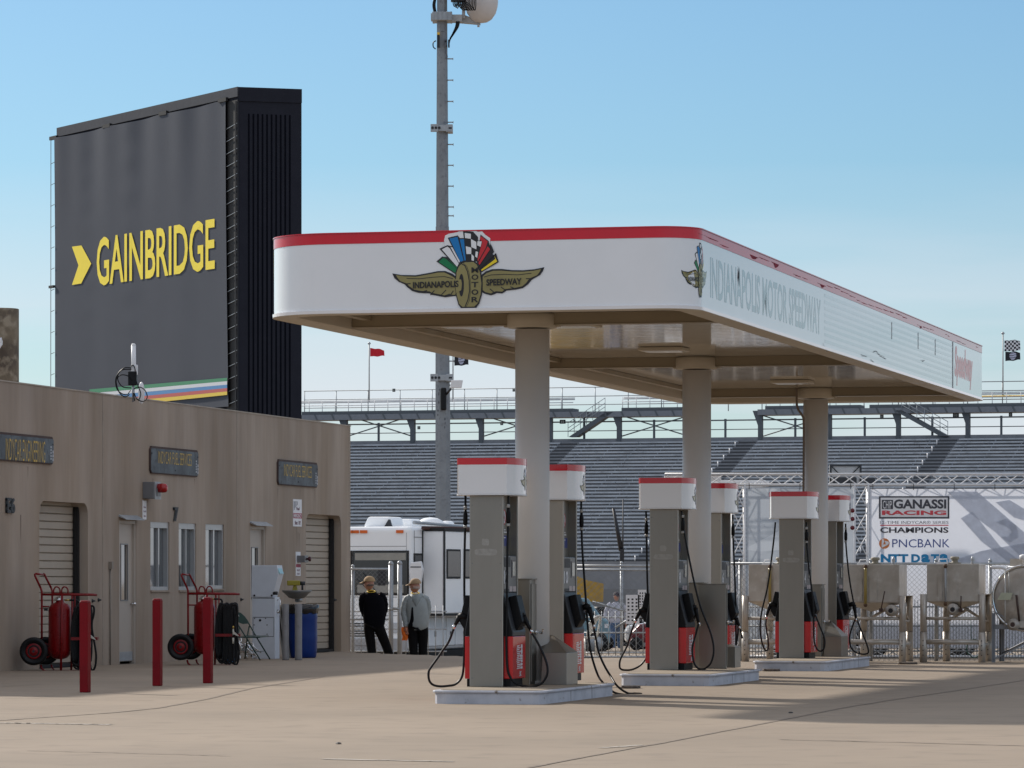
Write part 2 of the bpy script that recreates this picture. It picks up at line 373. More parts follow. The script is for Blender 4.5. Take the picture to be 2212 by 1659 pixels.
# thickness, top and back
w.add([(0,-9,WT),(0,yE,WT),(-.3,yE,WT),(-.3,-9,WT),(-.3,-9,-.3),(-.3,yE,-.3),(0,yE,-.3),(0,-9,-.3)], [(0,1,2,3),(3,2,5,4),(1,6,5,2),(0,3,4,7)])
P('wall', w, wall_m, garage, recalc=False)
rb = MB(); rb.box(-10, -.31, -9, yE-.002, -.3, WT-.25); P('roof', rb, wall_m, garage)
jt = MB()
for u in (222, 512, 754):
    y = wy(u) if u != 754 else yE-.08
    jt.box(.001, .004, y-.022, y+.022, 0, WT-.01)
P('wall_joint', jt, M('pale_sealant', (.33,.28,.23), .9, var=.2), garage)
cap = MB(); cap.box(-.32, .012, -9, yE+.01, WT, WT+.02); P('coping', cap, M('pale_coping', (.40,.35,.29), .8, var=.2, scale=3), garage)
slat_m = M('roller_door_paint', (.40,.345,.28), .55, var=.06, scale=2)
blk = M('black_seal', (.01,.01,.011), .7)
for gd, (uy, ) in ((gd1, (0,)), (gd2, (0,))):
    a, b, c, d = gd; m = MB(); z = .06
    while z < d:
        m.prism([(-.26,a,z),(-.235,a,z+.012),(-.235,a,z+.112),(-.26,a,z+.122)], (0, b-a-.001, 0)); z += .124
    o = P('roller_door', m, slat_m, garage)
    m = MB(); m.box(-.22, -.14, b-.075, b-.002, 0, d-.06); m.box(-.262,-.12, a, b-.08, .0, .05); P('door_track', m, blk, garage)
door_m = M('door_paint', (.44,.385,.33), .5, var=.05, scale=2)
alu = M('aluminium_frame', (.42,.43,.44), .35, metal=.4, var=.05)
for k, (a, b, c, d) in enumerate((dr1, dr2)):
    m = MB(); x0, x1 = -.10, -.055; wa, wb = a+.28*(b-a), a+.66*(b-a); z0, z1 = 1.05, 1.95
    for (p, q, r, s) in ((a+.05, wa, .04, d-.05), (wb, b-.05, .04, d-.05), (wa, wb, .04, z0), (wa, wb, z1, d-.05)): m.box(x0, x1, p, q, r, s)
    o = P('door', m, door_m, garage)
    m = MB(); m.box(-.095, -.075, wa, wb, z0, z1); P('pane', m, glass_m, o)
    m = MB(); m.box(-.06, -.045, wa-.02, wa, z0-.02, z1+.02); m.box(-.06, -.045, wb, wb+.02, z0-.02, z1+.02); m.box(-.06,-.045, wa, wb, z1, z1+.02); m.box(-.06,-.045, wa, wb, z0-.02, z0)
    P('pane_trim', m, mgrey, o)
    m = MB(); m.tube([(-.055,b-.12,.98),(.0,b-.12,.98)], .012, 8); m.lathe([(.0,0),(.028,.008),(.03,.03),(.018,.045),(0,.05)], (-.01,b-.12,.98), 'x', 12); P('handle', m, chrome, o)
    m = MB(); m.box(-.056,-.04, a+.06, b-.06, .05, .2); P('kick_plate', m, galv, o)
    m = MB(); m.box(-.1, -.01, a, a+.05, 0, d); m.box(-.1, -.01, b-.05, b, 0, d); m.box(-.1, -.01, a+.05, b-.05, d-.05, d); P('door_frame', m, door_m, garage)
    m = MB(); m.prism([(0,a-.03,d+.09),(.13,a-.03,d+.02),(.13,a-.03,d+.01),(0,a-.03,d+.06)], (0, b-a+.10, 0)); P('drip_cap', m, galv, garage)
for (a, b, c, d) in wins:
    m = MB(); t = .06; mid = a+.5*(b-a)
    m.box(-.09,-.02,a,b,d-.10,d); m.box(-.09,-.02,a,b,c,c+.06); m.box(-.09,-.02,a,a+t,c+.06,d-.10); m.box(-.09,-.02,b-t,b,c+.06,d-.10); m.box(-.085,-.03,mid-.012,mid+.012,c+.06,d-.10)
    o = P('window', m, alu, garage)
    m = MB(); m.box(-.075,-.07,a+t,mid-.02,c+.06,d-.10); P('pane', m, glass_m, o)
    m = MB(); m.box(-.095,-.09,mid+.02,b-t,c+.06,d-.10); P('pane', m, glass_m, o)
    m = MB(); m.box(-.05,.03,a-.01,b+.01,c-.03,c-.001); P('sill', m, wall_m, o)
# steel base rail, small fixings
m = MB()
for u, v in ((423,1405-0),): pass
for (u, v, r) in ((424,1406,.02),):
    pass
hook = MB(); y = wy(424-0); 
hy = wy(424.5*1); 
# ---- plates on the wall
plate_m = layered('weathered_sign_plate', (.035,.043,.055), (.14,.175,.20), .42, .80, 1.6, .5, c3=(.015,.017,.022), s3=9)
edge_m = M('rusty_edge', (.07,.045,.04), .8, var=.3)
sgold = M('sign_gold', (.62,.42,.09), .6, var=.15, scale=20)
def plate(u0, u1, vt, vb, words, tu0, tu1, tv0, tv1, label, u_ref=None):
    a, b = wy(u0), wy(u1); zt = wz(vt, u1); zb = wz(vb, u1)
    r = E('name_sign', label, 'sign', GF, group='dark name signs on the garage wall')
    c = .06
    m = MB(); pts = [(.0,a+c,zb),(.0,b-c,zb),(.0,b,zb+c),(.0,b,zt-c),(.0,b-c,zt),(.0,a+c,zt),(.0,a,zt-c),(.0,a,zb+c)]
    m.prism(pts, (.03,0,0)); P('plate_back', m, edge_m, r)
    m = MB(); q = .018; m.prism([(.031,a+c,zb+q),(.031,b-c,zb+q),(.031,b-q,zb+c),(.031,b-q,zt-c),(.031,b-c,zt-q*2),(.031,a+c,zt-q*2),(.031,a+q,zt-c),(.031,a+q,zb+c)], (.006,0,0)); P('plate', m, plate_m, r)
    m = MB(); f = lambda x, y: Vector((.042, x, y))
    ta, tb = wy(tu0), wy(tu1); z0, z1 = GF.zv(tv1, 0, tb), GF.zv(tv0, 0, tb)
    text(m, words, f, ta, z0, tb-ta, z1-z0, bold=-.012); P('lettering', m, sgold, r, recalc=False)
    m = MB()
    for i in range(5): m.box(.038,.041,b-.17,b-.12,zb+.07+i*.045,zb+.10+i*.045)
    for i in range(3): m.box(.038,.041,b-.08,b-.03,zb+.05+i*.06,zb+.095+i*.06)
    P('small_marks', m, M('faded_white_print',(.45,.47,.5),.6), r)
    m = MB()
    for yy, zz in ((a+.05, zt-.12), (b-.05, zt-.12), ((a+b)/2, zb+.08)): m.cyl((.036,yy,zz), .014, .008, 'x', 8)
    P('screw', m, ink, r)
plate(-34, 112, 944, 1003.5, 'INDYCAR ENGINEERING', 7, 92, 954, 983+22-5, 'dark weathered plate in gold letters over the garage door farthest left')
plate(321.5, 425, 973, 1030.5, 'INDYCAR FUEL SERVICES', 337, 409, 981, 1007, 'paler scratched fuel services plate above the red alarm light box')
plate(597.5, 683, 1000, 1053.5, 'INDYCAR FUEL SERVICES', 609, 669, 1008, 1033, 'fuel services plate above the white emergency shut off sign')
# house numbers
def number(txt, u0, u1, v0, v1, label):
    m = MB(); a, b = wy(u0), wy(u1); z0, z1 = GF.zv(v1,0,b), GF.zv(v0,0,b)
    for k, x in enumerate((.0, .02, .035)): text(m, txt, lambda p, q, x=x: Vector((.005+x, p, q)), a, z0, b-a, z1-z0, bold=.03)
    T('house_number', m, dgrey, label, 'number', GF, group='metal numbers on the garage wall', recalc=False)
number('E6', 11, 28, 1075, 1109, 'dark metal numerals beside the left roll-up door')
number('7', 373, 381, 1096, 1127, 'small dark numeral seven over the middle window')
# rust runs and small wall fittings
m = MB(); rr = random.Random(11)
for u, v0, v1, w_ in ((640.5,1140,1190,.012),(643.5,1150,1196,.018),(646.5,1152,1200,.014),(98,1112-40,1100,.0),(44.5,1112,1180,.03),(648,1060,1074,.01),(60,1008,1040,.02),(330,1034,1060,.02),(420,1034,1052,.015),(600,1056,1090,.015),(680,1057,1085,.02)):
    if not w_: continue
    y = wy(u); z1_, z0_ = GF.zv(v0,0,y), GF.zv(v1,0,y); m.poly([(.0025,y-w_/2,z1_),(.0025,y+w_/2,z1_),(.0025,y+w_*.3,(z0_+z1_)/2),(.0025,y+w_*.05,z0_),(.0025,y-w_*.2,(z0_+z1_)/2)])
PS('rust_run', m, M('rust_run', (.13,.095,.075), .9, var=.3), garage, recalc=False)
m = MB()
for u, v in ((212,1296),(520,1295),(722,1296),(199,1298)): y = wy(u); m.lathe([(.03,0),(.03,.01),(.012,.03),(.015,.05)], (.001,y,GF.zv(v,0,y)), 'x', 10)
PS('wall_fitting', m, dgrey, garage)
m = MB(); y = wy(236); m.tube([(.02,y,.0),(.02,y,1.55)], .012, 8); m.box(.001,.06,y-.04,y+.04,1.55,1.67); P('conduit', m, M('painted_conduit',(.25,.215,.18),.6), garage)
# alarm box
r = E('alarm_box', 'grey box with a red warning light on the garage wall', 'alarm', GF)
a, b = wy(308), wy(322); z0, z1 = GF.zv(1077,0,a), GF.zv(1041,0,a)
m = MB(); m.box(.0,.20,a,b+.0,z0,z1); P('housing', m, mgrey, r, bevel=.01)
m = MB(); m.box(.201,.215,a+.01,b-.01,z0-.01,z1+.005); P('cover', m, galv, r)
m = MB(); m.lathe([(.075,0),(.078,.08),(.07,.14),(.03,.16)], (.216,(a+b)/2,z1-.10), 'x', 16); P('warning_light', m, M('red_lens',(.35,.01,.012),.15,var=.05), r)
m = MB(); m.box(.216,.23,a+.08,b-.08,z0+.04,z0+.17); P('siren_grille', m, mgrey, r)
def wsign(u0, u1, vt, vb, label, parts, name='wall_sign', grp='white signs on the garage wall', x=.0):
    a, b = wy(u0), wy(u1); zt = GF.zv(vt,0,a); zb = GF.zv(vb,0,a)
    r = E(name, label, 'sign', GF, group=grp)
    m = MB(); m.box(x, x+.008, a, b, zb, zt); P('board', m, print_w, r)
    m = MB(); f = lambda p, q: Vector((x+.011, a+p*(b-a), zb+q*(zt-zb)))
    for kind, col, arg in parts:
        if kind == 't': text(m, arg[0], f, *arg[1:], m=col)
        else: flat(m, [(arg[0],arg[1]),(arg[2],arg[1]),(arg[2],arg[3]),(arg[0],arg[3])], (lambda p,q: f(p,q)-Vector((.0015,0,0))), col)
    P('print', m, [M('dark_maroon_print',(.13,.02,.06),.6), M('faded_red_print',(.36,.04,.08),.6), print_w, M('navy_print',(.02,.03,.08),.6)], r, recalc=False)
    return r
wsign(307.5, 315.5, 1081, 1122, 'narrow white sign in small print under the grey alarm box', [('t',0,('Siren',.2,.60,.6,.1)),('t',0,('Overfill',.15,.38,.7,.1)),('t',0,('Alarm',.2,.14,.6,.1))])
chk = [('b',3,(.02+i*.085,.9-j*.045-.035*(i%2)*.6,.02+i*.085+.05,.9-j*.045+.02)) for j in range(8) for i in range(6) if i < 6-max(0,j-2) ]
wsign(632.5, 651, 1078, 1137, 'white emergency shut off sign with a red band near the right roll-up door', chk+[('t',0,('Fuel',.38,.60,.34,.12)),('b',1,(.0,.30,1,.49)),('t',2,('EMERGENCY',.04,.33,.92,.13)),('t',0,('Shut  Off',.18,.07,.66,.14))])
wsign(638.5, 648.5, 1192, 1244, 'slim white sign behind the emergency stop button', [('b',1,(0,.36,1,.49)),('t',0,('Shut Off',.2,.2,.6,.08)),('t',0,('Switch',.25,.05,.5,.08))])
r = E('emergency_button', 'grey box with a dark push button over the slim white sign', 'button', GF)
a, b = wy(640.5), wy(648); z1, z0 = GF.zv(1200,0,a), GF.zv(1215,0,a)
m = MB(); m.box(.012,.16,a,b,z0,z1); P('housing', m, mgrey, r, bevel=.006)
m = MB(); m.lathe([(.02,0),(.02,.04),(.045,.045),(.045,.08),(.02,.09)], (.16,(a+b)/2,(z0+z1)/2), 'x', 12); P('push_button', m, M('dark_red_button',(.06,.005,.01),.4), r)
# ---- rusty post and white pipe behind the roof, far left
r = E('chimney_stack', 'stained brown concrete stack rising behind the roof at the far left', 'stack', loc=(PX(2, 820, 70).x, 70, 0))
m = MB(); k = 70/F; m.lathe([(39*k, 0),(39*k, CH+(1256-668)*k),(37*k, CH+(1256-667)*k)], (0,0,0), 'z', 28)
P('shaft', m, layered('stained_concrete', (.17,.13,.085), (.075,.055,.04), .4, .6, 2.4, .9, c3=(.26,.21,.15), s3=4.5, bump=.01, t3=(.5,.62)), r)
m = MB(); p0 = Vector((-3*k-.2, -.45, CH+(1256-742)*k)); m.tube([p0, p0+Vector((12*k+.2,0,.02))], .055, 10); m.tube([p0+Vector((8*k+.2,0,0)), p0+Vector((-6*k,0,-60*k))], .06, 10); m.lathe([(.07,0),(.075,.05)], p0+Vector((12*k+.14,-.02,.0)), 'y', 12)
P('pipe', m, white_paint, r)
# ---- antenna on the garage roof
yA = 66.5
r = E('roof_antenna', 'white stick antenna with looped black cables on the garage roof', 'antenna', loc=PX(286.5, 868, yA))
def ap(u, v, dy=0): return PX(u, v, yA+dy)-r.location
m = MB(); m.tube([ap(288,868), ap(288,823)], .022, 8); P('mast', m, galv, r)
m = MB(); m.tube([ap(286.3,772), ap(286.3,824)], .012, 6); m.tube([ap(289,822), ap(288.4,746)], .038, 12); m.lathe([(.04,0),(.03,.02),(.01,.03)], ap(288.4,746), 'z', 12)
P('antenna', m, white_paint, r)
m = MB(); c = ap(286.5, 816); m.box(c.x-.07,c.x+.07,-.06,.06,c.z-.12,c.z+.10); P('radio_box', m, black, r, bevel=.01)
m = MB(); c = ap(290.6, 799); m.box(c.x-.05,c.x+.05,-.04,.04,c.z-.08,c.z+.08); P('bracket', m, white_paint, r, bevel=.008)
m = MB()
for pts in ([(284,795),(268,795),(252,812),(250,830),(256,845),(272,853),(282,843)], [(284,798),(262,800),(251,822),(258,848),(270,857),(280,852)], [(286,822),(276,812),(262,810),(254,818),(264,835),(284,838)], [(282,792),(288,789),(292,800),(290,812)],
    [(289,840),(301,836),(313,843),(318,858),(309,867),(296,862),(289,848),(291,866)], [(292,812),(296,828),(304,850),(300,864)]):
    m.tube(catmull([ap(u,v,-.06) for u, v in pts], 5), .009, 5)
P('cable', m, black, r)
r2 = T('panel_antenna', MB().lathe([(.005,0),(.11,.02),(.125,.08),(.11,.14),(.005,.16)], (0,0,0), 'y', 20), white_paint, 'small rounded white antenna panel beside the stick antenna on the roof', 'antenna', loc=PX(305, 849, yA+.4))
r2.scale = (.42, .5, 1.45)
# ---------------------------------------------------------------- winged wheel emblem (traced)
def emblem(mb, fmap, mats_off=0, halo=True, dl=.0022, simple=False):
    "fmap(x,y,layer) with x in -0.5..0.5 and y in 0..1 (height); adds faces with material slots: 0 white 1 black 2 gold 3 green 4 blue 5 red 6 yellow"
    def g(pts, m, l): mb.add([fmap((x-1107)/2055, (1145-y)/1055, l) for x, y in pts], [tuple(range(len(pts)))], False, m)
    def rib(pts, w, m, l):
        for (ax,ay),(bx,by) in zip(pts, pts[1:]):
            L_ = math.hypot(bx-ax,by-ay); nx,ny = -(by-ay)/L_*w/2,(bx-ax)/L_*w/2
            g([(ax-nx,ay-ny),(bx-nx,by-ny),(bx+nx,by+ny),(ax+nx,ay+ny)], m, l)
    if halo: g([(785,215),(800,150),(850,128),(960,110),(1000,92),(1215,92),(1240,110),(1300,105),(1340,150),(1410,200),(1400,330),(800,330)], 0, .5)
    # black shapes
    g([(80,645),(200,668),(400,675),(560,650),(700,625),(800,625),(900,665),(960,715),(1030,740),(1060,800),(1050,900),(960,960),(880,967),(800,977),(745,967),(700,957),(620,942),(590,922),(500,917),(440,912),(350,885),(280,830),(250,795),(170,760),(110,710)], 1, 1)
    g([(2137,600),(2000,625),(1850,635),(1700,630),(1560,612),(1440,612),(1350,640),(1285,690),(1285,910),(1340,942),(1420,962),(1470,947),(1500,932),(1570,940),(1630,902),(1750,892),(1850,872),(1920,822),(1970,762),(2080,702),(2117,650)], 1, 1)
    g([(680,495),(760,432),(830,440),(985,590),(945,675)], 1, 1); g([(722,326),(830,280),(905,300),(1010,500),(965,590)], 1, 1.5)
    g([(835,182),(970,152),(1000,190),(1065,190),(1095,505),(1000,522)], 1, 2); g([(1042,92),(1180,108),(1245,180),(1245,228),(1310,230),(1275,330),(1240,505),(1088,505)], 1, 2.5)
    g([(1278,147),(1388,235),(1420,345),(1262,570),(1230,525)], 1, 3); g([(1415,268),(1462,380),(1440,410),(1470,440),(1275,612),(1255,575),(1400,330)], 1, 3); g([(1487,398),(1524,520),(1285,655),(1265,615)], 1, 3)
    g([(1020,512),(1070,497),(1190,497),(1243,540),(1285,640),(1308,800),(1298,950),(1262,1070),(1205,1142),(1030,1145),(980,1080),(945,950),(933,780),(943,640),(975,560)], 1, 4)
    # colours
    g([(130,668),(250,688),(400,695),(560,670),(700,645),(790,645),(880,690),(940,728),(1020,745),(1030,800),(1020,880),(980,910),(930,948),(870,942),(860,930),(790,953),(750,943),(690,930),(620,915),(590,895),(480,888),(380,868),(310,820),(280,785),(190,750),(148,700)], 2, 2)
    g([(2092,625),(1990,645),(1850,655),(1700,650),(1560,635),(1450,635),(1360,665),(1308,710),(1308,890),(1345,918),(1420,938),(1450,920),(1490,908),(1570,916),(1610,883),(1740,868),(1840,848),(1890,808),(1940,745),(2040,705),(2075,660)], 2, 2)
    rib([(275,715),(450,724),(640,706),(790,700),(905,730)], 9, 1, 3); rib([(1325,717),(1420,690),(1600,685),(1780,695),(1965,677)], 9, 1, 3)
    for p in ([(470,905),(555,882)],[(600,945),(655,883)],[(745,950),(812,880)],[(872,950),(912,893)],[(255,790),(330,786)],[(1405,875),(1475,935)],[(1555,855),(1605,890)],[(1680,852),(1745,880)],[(1890,748),(1965,748)]): rib(p, 12, 1, 3)
    g([(712,503),(772,448),(812,462),(958,600),(938,655)], 3, 2); g([(812,440),(832,460),(972,590),(962,600)], 3, 2)
    g([(756,336),(830,300),(862,322),(985,530),(962,572)], 0, 2.5); g([(872,305),(900,312),(1000,500),(988,520)], 0, 2.5)
    g([(858,193),(968,172),(1050,492),(1008,508)], 4, 3); g([(1000,207),(1055,205),(1080,490),(1062,492)], 4, 3)
    for q in ([(1065,122),(1150,135),(1148,202),(1070,190)],[(1150,205),(1222,245),(1224,345),(1155,312)],[(1080,300),(1155,320),(1155,405),(1090,405)],[(1158,405),(1192,440),(1190,497),(1158,490)],[(1240,235),(1297,240),(1280,312),(1233,290)],[(1215,370),(1247,380),(1235,458),(1208,440)]): g(q, 0, 3.5)
    g([(1286,168),(1378,240),(1352,325),(1245,510),(1240,480),(1302,250),(1268,205)], 5, 4); g([(1375,308),(1410,345),(1265,555),(1252,525)], 5, 4)
    g([(1465,432),(1505,512),(1297,636),(1288,618),(1480,478)], 6, 4)
    g([(1025,530),(1075,515),(1185,513),(1230,550),(1270,645),(1292,800),(1282,945),(1248,1060),(1195,1110),(1035,1110),(992,1070),(957,945),(947,780),(957,645),(987,572)], 2, 5)
    rib([(1015,528),(1070,560),(1105,640),(1128,760),(1132,900),(1110,1020),(1070,1112)], 12, 1, 6); rib([(1045,522),(1095,570),(1125,650),(1146,770),(1148,900),(1128,1030),(1090,1112)], 5, 1, 6)
    g([(1022+34*cos(q), 820+152*sin(q)) for q in [i*2*pi/20 for i in range(20)]], 1, 6)
    g([(940,735),(1020,745),(1030,800),(1022,885),(985,908),(950,925)], 2, 7)
    if not simple:
        f = lambda x, y: fmap((x-1107)/2055, (1145-y)/1055, 8)
        for ch, y in zip('MOTOR', (585, 680, 780, 880, 980)): text(mb, ch, f, 1160+(y-585)*.0, y+72, 92, -72, m=1, bold=.02)
        text(mb, 'INDIANAPOLIS', f, 365, 855, 620, -88, m=1, bold=.03, slope=-10)
        text(mb, 'SPEEDWAY', f, 1360, 835, 475, -88, m=1, bold=.03, slope=-8)
em_m = [white_vinyl, ink, gold, grn, blu, rd, ylw]
ink_g = M('gloss_black_print', (.012,.012,.016), .08, var=.05); gold_g = M('gloss_gold_print', (.27,.235,.09), .08, var=.1, scale=2)
grn_g = M('gloss_green', (0,.18,.06), .08); blu_g = M('gloss_blue', (0,.18,.5), .08); rd_g = M('gloss_red', (.55,.02,.03), .08, coat=.7); ylw_g = M('gloss_yellow', (.85,.66,.02), .08)
em_g = [white_vinyl, ink_g, gold_g, grn_g, blu_g, rd_g, ylw_g]
# ---------------------------------------------------------------- canopy
KF = Frame(.237, 48.5)      # origin under the first column
X0, X1, Y0, Y1, RC = -2.42, 2.54, -3.06, 20.95, .45
def rrect(x0, x1, y0, y1, r, n=12, rl=.85):
    pts = []
    for cx, cy, q0, r in ((x1-r, y0+r, -pi/2, r), (x1-r, y1-r, 0, r), (x0+rl, y1-rl, pi/2, rl), (x0+rl, y0+rl, pi, rl)):
        for i in range(n+1):
            q = q0+i*pi/2/n; pts.append((cx+r*cos(q), cy+r*sin(q), cos(q), sin(q)))
    return pts
ring = rrect(X0, X1, Y0, Y1, RC)
def band(mb, prof, ring, m=0):
    "prof: (offset outward, z) from bottom to top"
    n = len(ring); vs = [(x+nx*o, y+ny*o, z) for o, z in prof for x, y, nx, ny in ring]
    for i in range(len(prof)-1):
        b = len(mb.v)
        mb.add(vs[i*n:(i+2)*n], [(k, (k+1)%n, n+(k+1)%n, n+k) for k in range(n)], True, m)
ZB = 4.30; ZT = 5.19
can = E('fuel_canopy', 'long white petrol station canopy with a red top stripe on three round columns', 'canopy', KF)
m = MB(); band(m, [(.0,ZB+.04),(.0,ZT-.125)], ring); band(m, [(.015,ZB),(.018,ZB+.035),(.0,ZB+.04)], ring)
P('fascia', m, white_vinyl, can, recalc=False)
m = MB(); band(m, [(.004,ZT-.125),(.004,ZT-.012)], ring); band(m, [(.012,ZT-.012),(.012,ZT)], ring); P('red_stripe', m, red_vinyl, can, recalc=False)
m = MB(); band(m, [(.012,ZT),(-.05,ZT)], ring); ri = [(x-nx*.05,y-ny*.05) for x,y,nx,ny in ring]; m.poly([(x,y,ZT-.15) for x,y in ri]); band(m, [(-.05,ZT),(-.05,ZT-.15)], ring); P('roof_deck', m, cream, can)
# underside: perimeter flange, soffit, beams
m = MB(); band(m, [(-.26,ZB+.19),(-.26,ZB+.012),(-.24,ZB-.006),(.012,ZB-.006),(.016,ZB)], ring); P('perimeter_trim', m, cream, can, recalc=False)
m = MB(); y = Y0+.05; pit = .305
zs = ZB+.17
def xl_(y):
    q = min(y-Y0, Y1-y); return X0+.02+(.85-sqrt(max(0,.85**2-(.85-q)**2)) if q < .85 else 0)
def xr_(y):
    q = min(y-Y0, Y1-y); return X1-.02-(.45-sqrt(max(0,.45**2-(.45-q)**2)) if q < .45 else 0)
while y < Y1-.35:
    for (ya, yb, z) in ((y, y+pit-.05, zs), (y+pit-.035, y+pit-.015, zs+.02)):
        m.add([(xl_(ya),ya,z),(xr_(ya),ya,z),(xr_(yb),yb,z),(xl_(yb),yb,z)], [(0,1,2,3)])
    for (ya, za, yb, zb) in ((y+pit-.05, zs, y+pit-.035, zs+.02), (y+pit-.015, zs+.02, y+pit, zs)):
        m.add([(xl_(ya),ya,za),(xr_(ya),ya,za),(xr_(yb),yb,zb),(xl_(yb),yb,zb)], [(0,1,2,3)])
    y += pit
P('soffit', m, soffit_m, can, recalc=False)
colY = [0, 9.35/CT*1.003, 18.7/CT*1.003]
cols = [(1150, 48.5), (1505, 57.9), (1762, 67.2)]
for k, (u, Y) in enumerate(cols):
    p = KF.loc(PX(u, 1256, Y)); cx, cy = p.x, p.y
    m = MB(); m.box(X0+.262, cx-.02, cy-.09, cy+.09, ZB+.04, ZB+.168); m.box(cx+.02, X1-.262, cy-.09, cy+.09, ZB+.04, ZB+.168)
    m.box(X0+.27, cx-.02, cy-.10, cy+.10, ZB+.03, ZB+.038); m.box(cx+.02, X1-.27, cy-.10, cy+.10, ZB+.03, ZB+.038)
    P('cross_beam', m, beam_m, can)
    m = MB(); r0 = .2; m.lathe([(r0, 0),(r0, ZB-.02)], (cx,cy,0), 'z', 48); m.lathe([(r0+.02,.16),(r0+.02,.2)], (cx,cy,0), 'z', 32); o = P('column', m, column_m, can)
    m = MB(); m.lathe([(.275,ZB-.003),(.295,ZB+.01),(.295,ZB+.14),(.28,ZB+.165)], (cx,cy,0), 'z', 28); m.box(cx-.33,cx-.296,cy-.05,cy+.05,ZB+.01,ZB+.15); m.box(cx+.296,cx+.33,cy-.05,cy+.05,ZB+.01,ZB+.15); P('collar', m, cream, o)
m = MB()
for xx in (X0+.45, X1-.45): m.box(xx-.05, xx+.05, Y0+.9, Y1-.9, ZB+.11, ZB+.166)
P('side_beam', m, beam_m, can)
for (u, v) in ((1238,706),(1435,759),(1712,828.5),(1000,706),(905,735)):
    z = ZB+.12; Y = F*(z-CH)/(1256-v); p = KF.loc(PX(u, v, Y)); m = MB()
    m.box(p.x-.30,p.x+.30,p.y-.28,p.y+.28,z,ZB+.166); o = P('ceiling_light', m, cream, can, bevel=.008)
    m = MB(); m.box(p.x-.25,p.x+.25,p.y-.23,p.y+.23,z-.006,z-.001); P('lens', m, M('light_lens',(.5,.5,.48),.2,var=0), o)
# conduit down the third column
p3 = KF.loc(PX(1762,1256,67.2)); q = lambda u, v: KF.loc(PX(u, v, 67.0))
m = MB(); m.tube(catmull([q(1721,838),q(1721,868),q(1724,884),q(1733,898),q(1736,915),q(1736,1000),q(1735.5,1076)], 5), .018, 8); P('conduit', m, M('brown_conduit',(.16,.12,.09),.6), can)
# front emblem
m = MB(); ex = KF.xu(1011, Y0); sc = .862
def ff(x, y, l=0): return Vector((ex+x*1.715, Y0-.006-.0018*l, ZB+.022+y*sc+ x*.0))
emblem(m, ff); P('emblem', m, em_m, can, recalc=False)
# side lettering: map arc length along the right side / front corner
def sidept(yy, z, off):
    if yy >= Y0+RC: return Vector((X1+off, yy, z))
    q = -(Y0+RC-yy)/RC           # wraps round the front corner
    if q < -pi/2: return Vector((X1-RC-(-pi/2-q)*RC, Y0-off, z))
    return Vector((X1-RC+(RC+off)*cos(q), Y0+RC+(RC+off)*sin(q), z))
sy = lambda u: KF.yu(u, X1)
m = MB(); c = Y0+RC-.09
def fs(x, y, l=0): return sidept(c+x*.62, ZB+.135+y*.60, .0015+.0012*l)
emblem(m, fs, halo=False); P('emblem', m, em_g, can, recalc=False)
m = MB(); a, b = sy(1534), sy(1773); text(m, 'INDIANAPOLIS MOTOR SPEEDWAY', lambda x, y: sidept(x, y, .001), a, ZB+.165, b-a, .455, bold=.018)
P('lettering', m, M('gloss_grey_print', (.055,.08,.10), .08, var=.1, coat=.8), can, recalc=False)
m = MB(); a, b = sy(1781), sy(2055)
for k in range(8):
    z = ZB+.09+k*.083; flat(m, [(a,z),(b,z),(b,z+.040),(a,z+.040)], lambda x, y: sidept(x, y, .001))
P('grey_lines', m, M('pale_grey_print', (.56,.59,.61), .08, var=.08, coat=.7), can, recalc=False)
m = MB(); a = sy(2058)
m.box(X1+.002, X1+.007, a-.006, a+.02, ZB+.04, ZT-.13); 
for u in (1926, 1983, 2020): y = sy(u); m.box(X1+.002, X1+.005, y, y+.018, ZB+.45, ZT-.2)
PS('panel_seam', m, mgrey, can)
m = MB(); a, b = sy(2062), sy(2101); text(m, 'Speedway', lambda x, y: sidept(x, y, .001), a, ZB+.10, b-a, .62, bold=.05, shear=.15)
P('lettering', m, M('gloss_red_sign', (.60,.004,.012), .12, coat=0), can, recalc=False)
# torn film along the stripe
m = MB(); y = sy(1512); rr = random.Random(3)
while y < sy(2110):
    l = rr.uniform(.15,.7); k = rr.random(); z = ZT-.075+.02*sin(y*1.3)
    h = rr.uniform(.003,.010) if k < .86 else rr.uniform(.02,.06)
    y2 = y+l; f1 = rr.uniform(.15,.5); z += rr.uniform(-.008,.008); pts = [(y,z),(y+l*f1*.6,z-h*rr.random()),(y+l*f1,z-h),(y+l*(f1+.2),z-h*rr.uniform(.2,.9)),(y+l*.85,z-h*rr.uniform(.1,.5)),(y2,z),(y2,z+.004),(y,z+.004)]
    flat(m, pts, lambda a, b: sidept(a, b, .0055)); y = y2+(rr.uniform(0,.12) if rr.random() < .7 else rr.uniform(.4,1.4))
PS('torn_film', m, red_matte, can, recalc=False)
m = MB()
def crack(u, v, n, s):
    y = sy(u); z = KF.zv(v, X1, y); pts = [(y, z)]
    for i in range(n): y += s*rr.uniform(.3,1); z += rr.uniform(-.03,.025); pts.append((y, z))
    ribbon2(m, pts, .008, lambda a, b: sidept(a, b, .007))
for u, v, n, s in ((1590,596,1,.02),(1777,741,5,.12),(1886,762,7,.14),(1905,770,5,.12),(1880,776,8,.1),(1860,765,5,.14),(1990,778,4,.14)): crack(u, v, n, s)
y = sy(1594.5); flat(m, [(y-.03,4.80),(y+.03,4.70),(y+.05,4.86),(y+.01,4.94)], lambda a, b: sidept(a, b, .008))
PS('crack', m, M('dark_crack',(.06,.07,.08),.8), can, recalc=False)
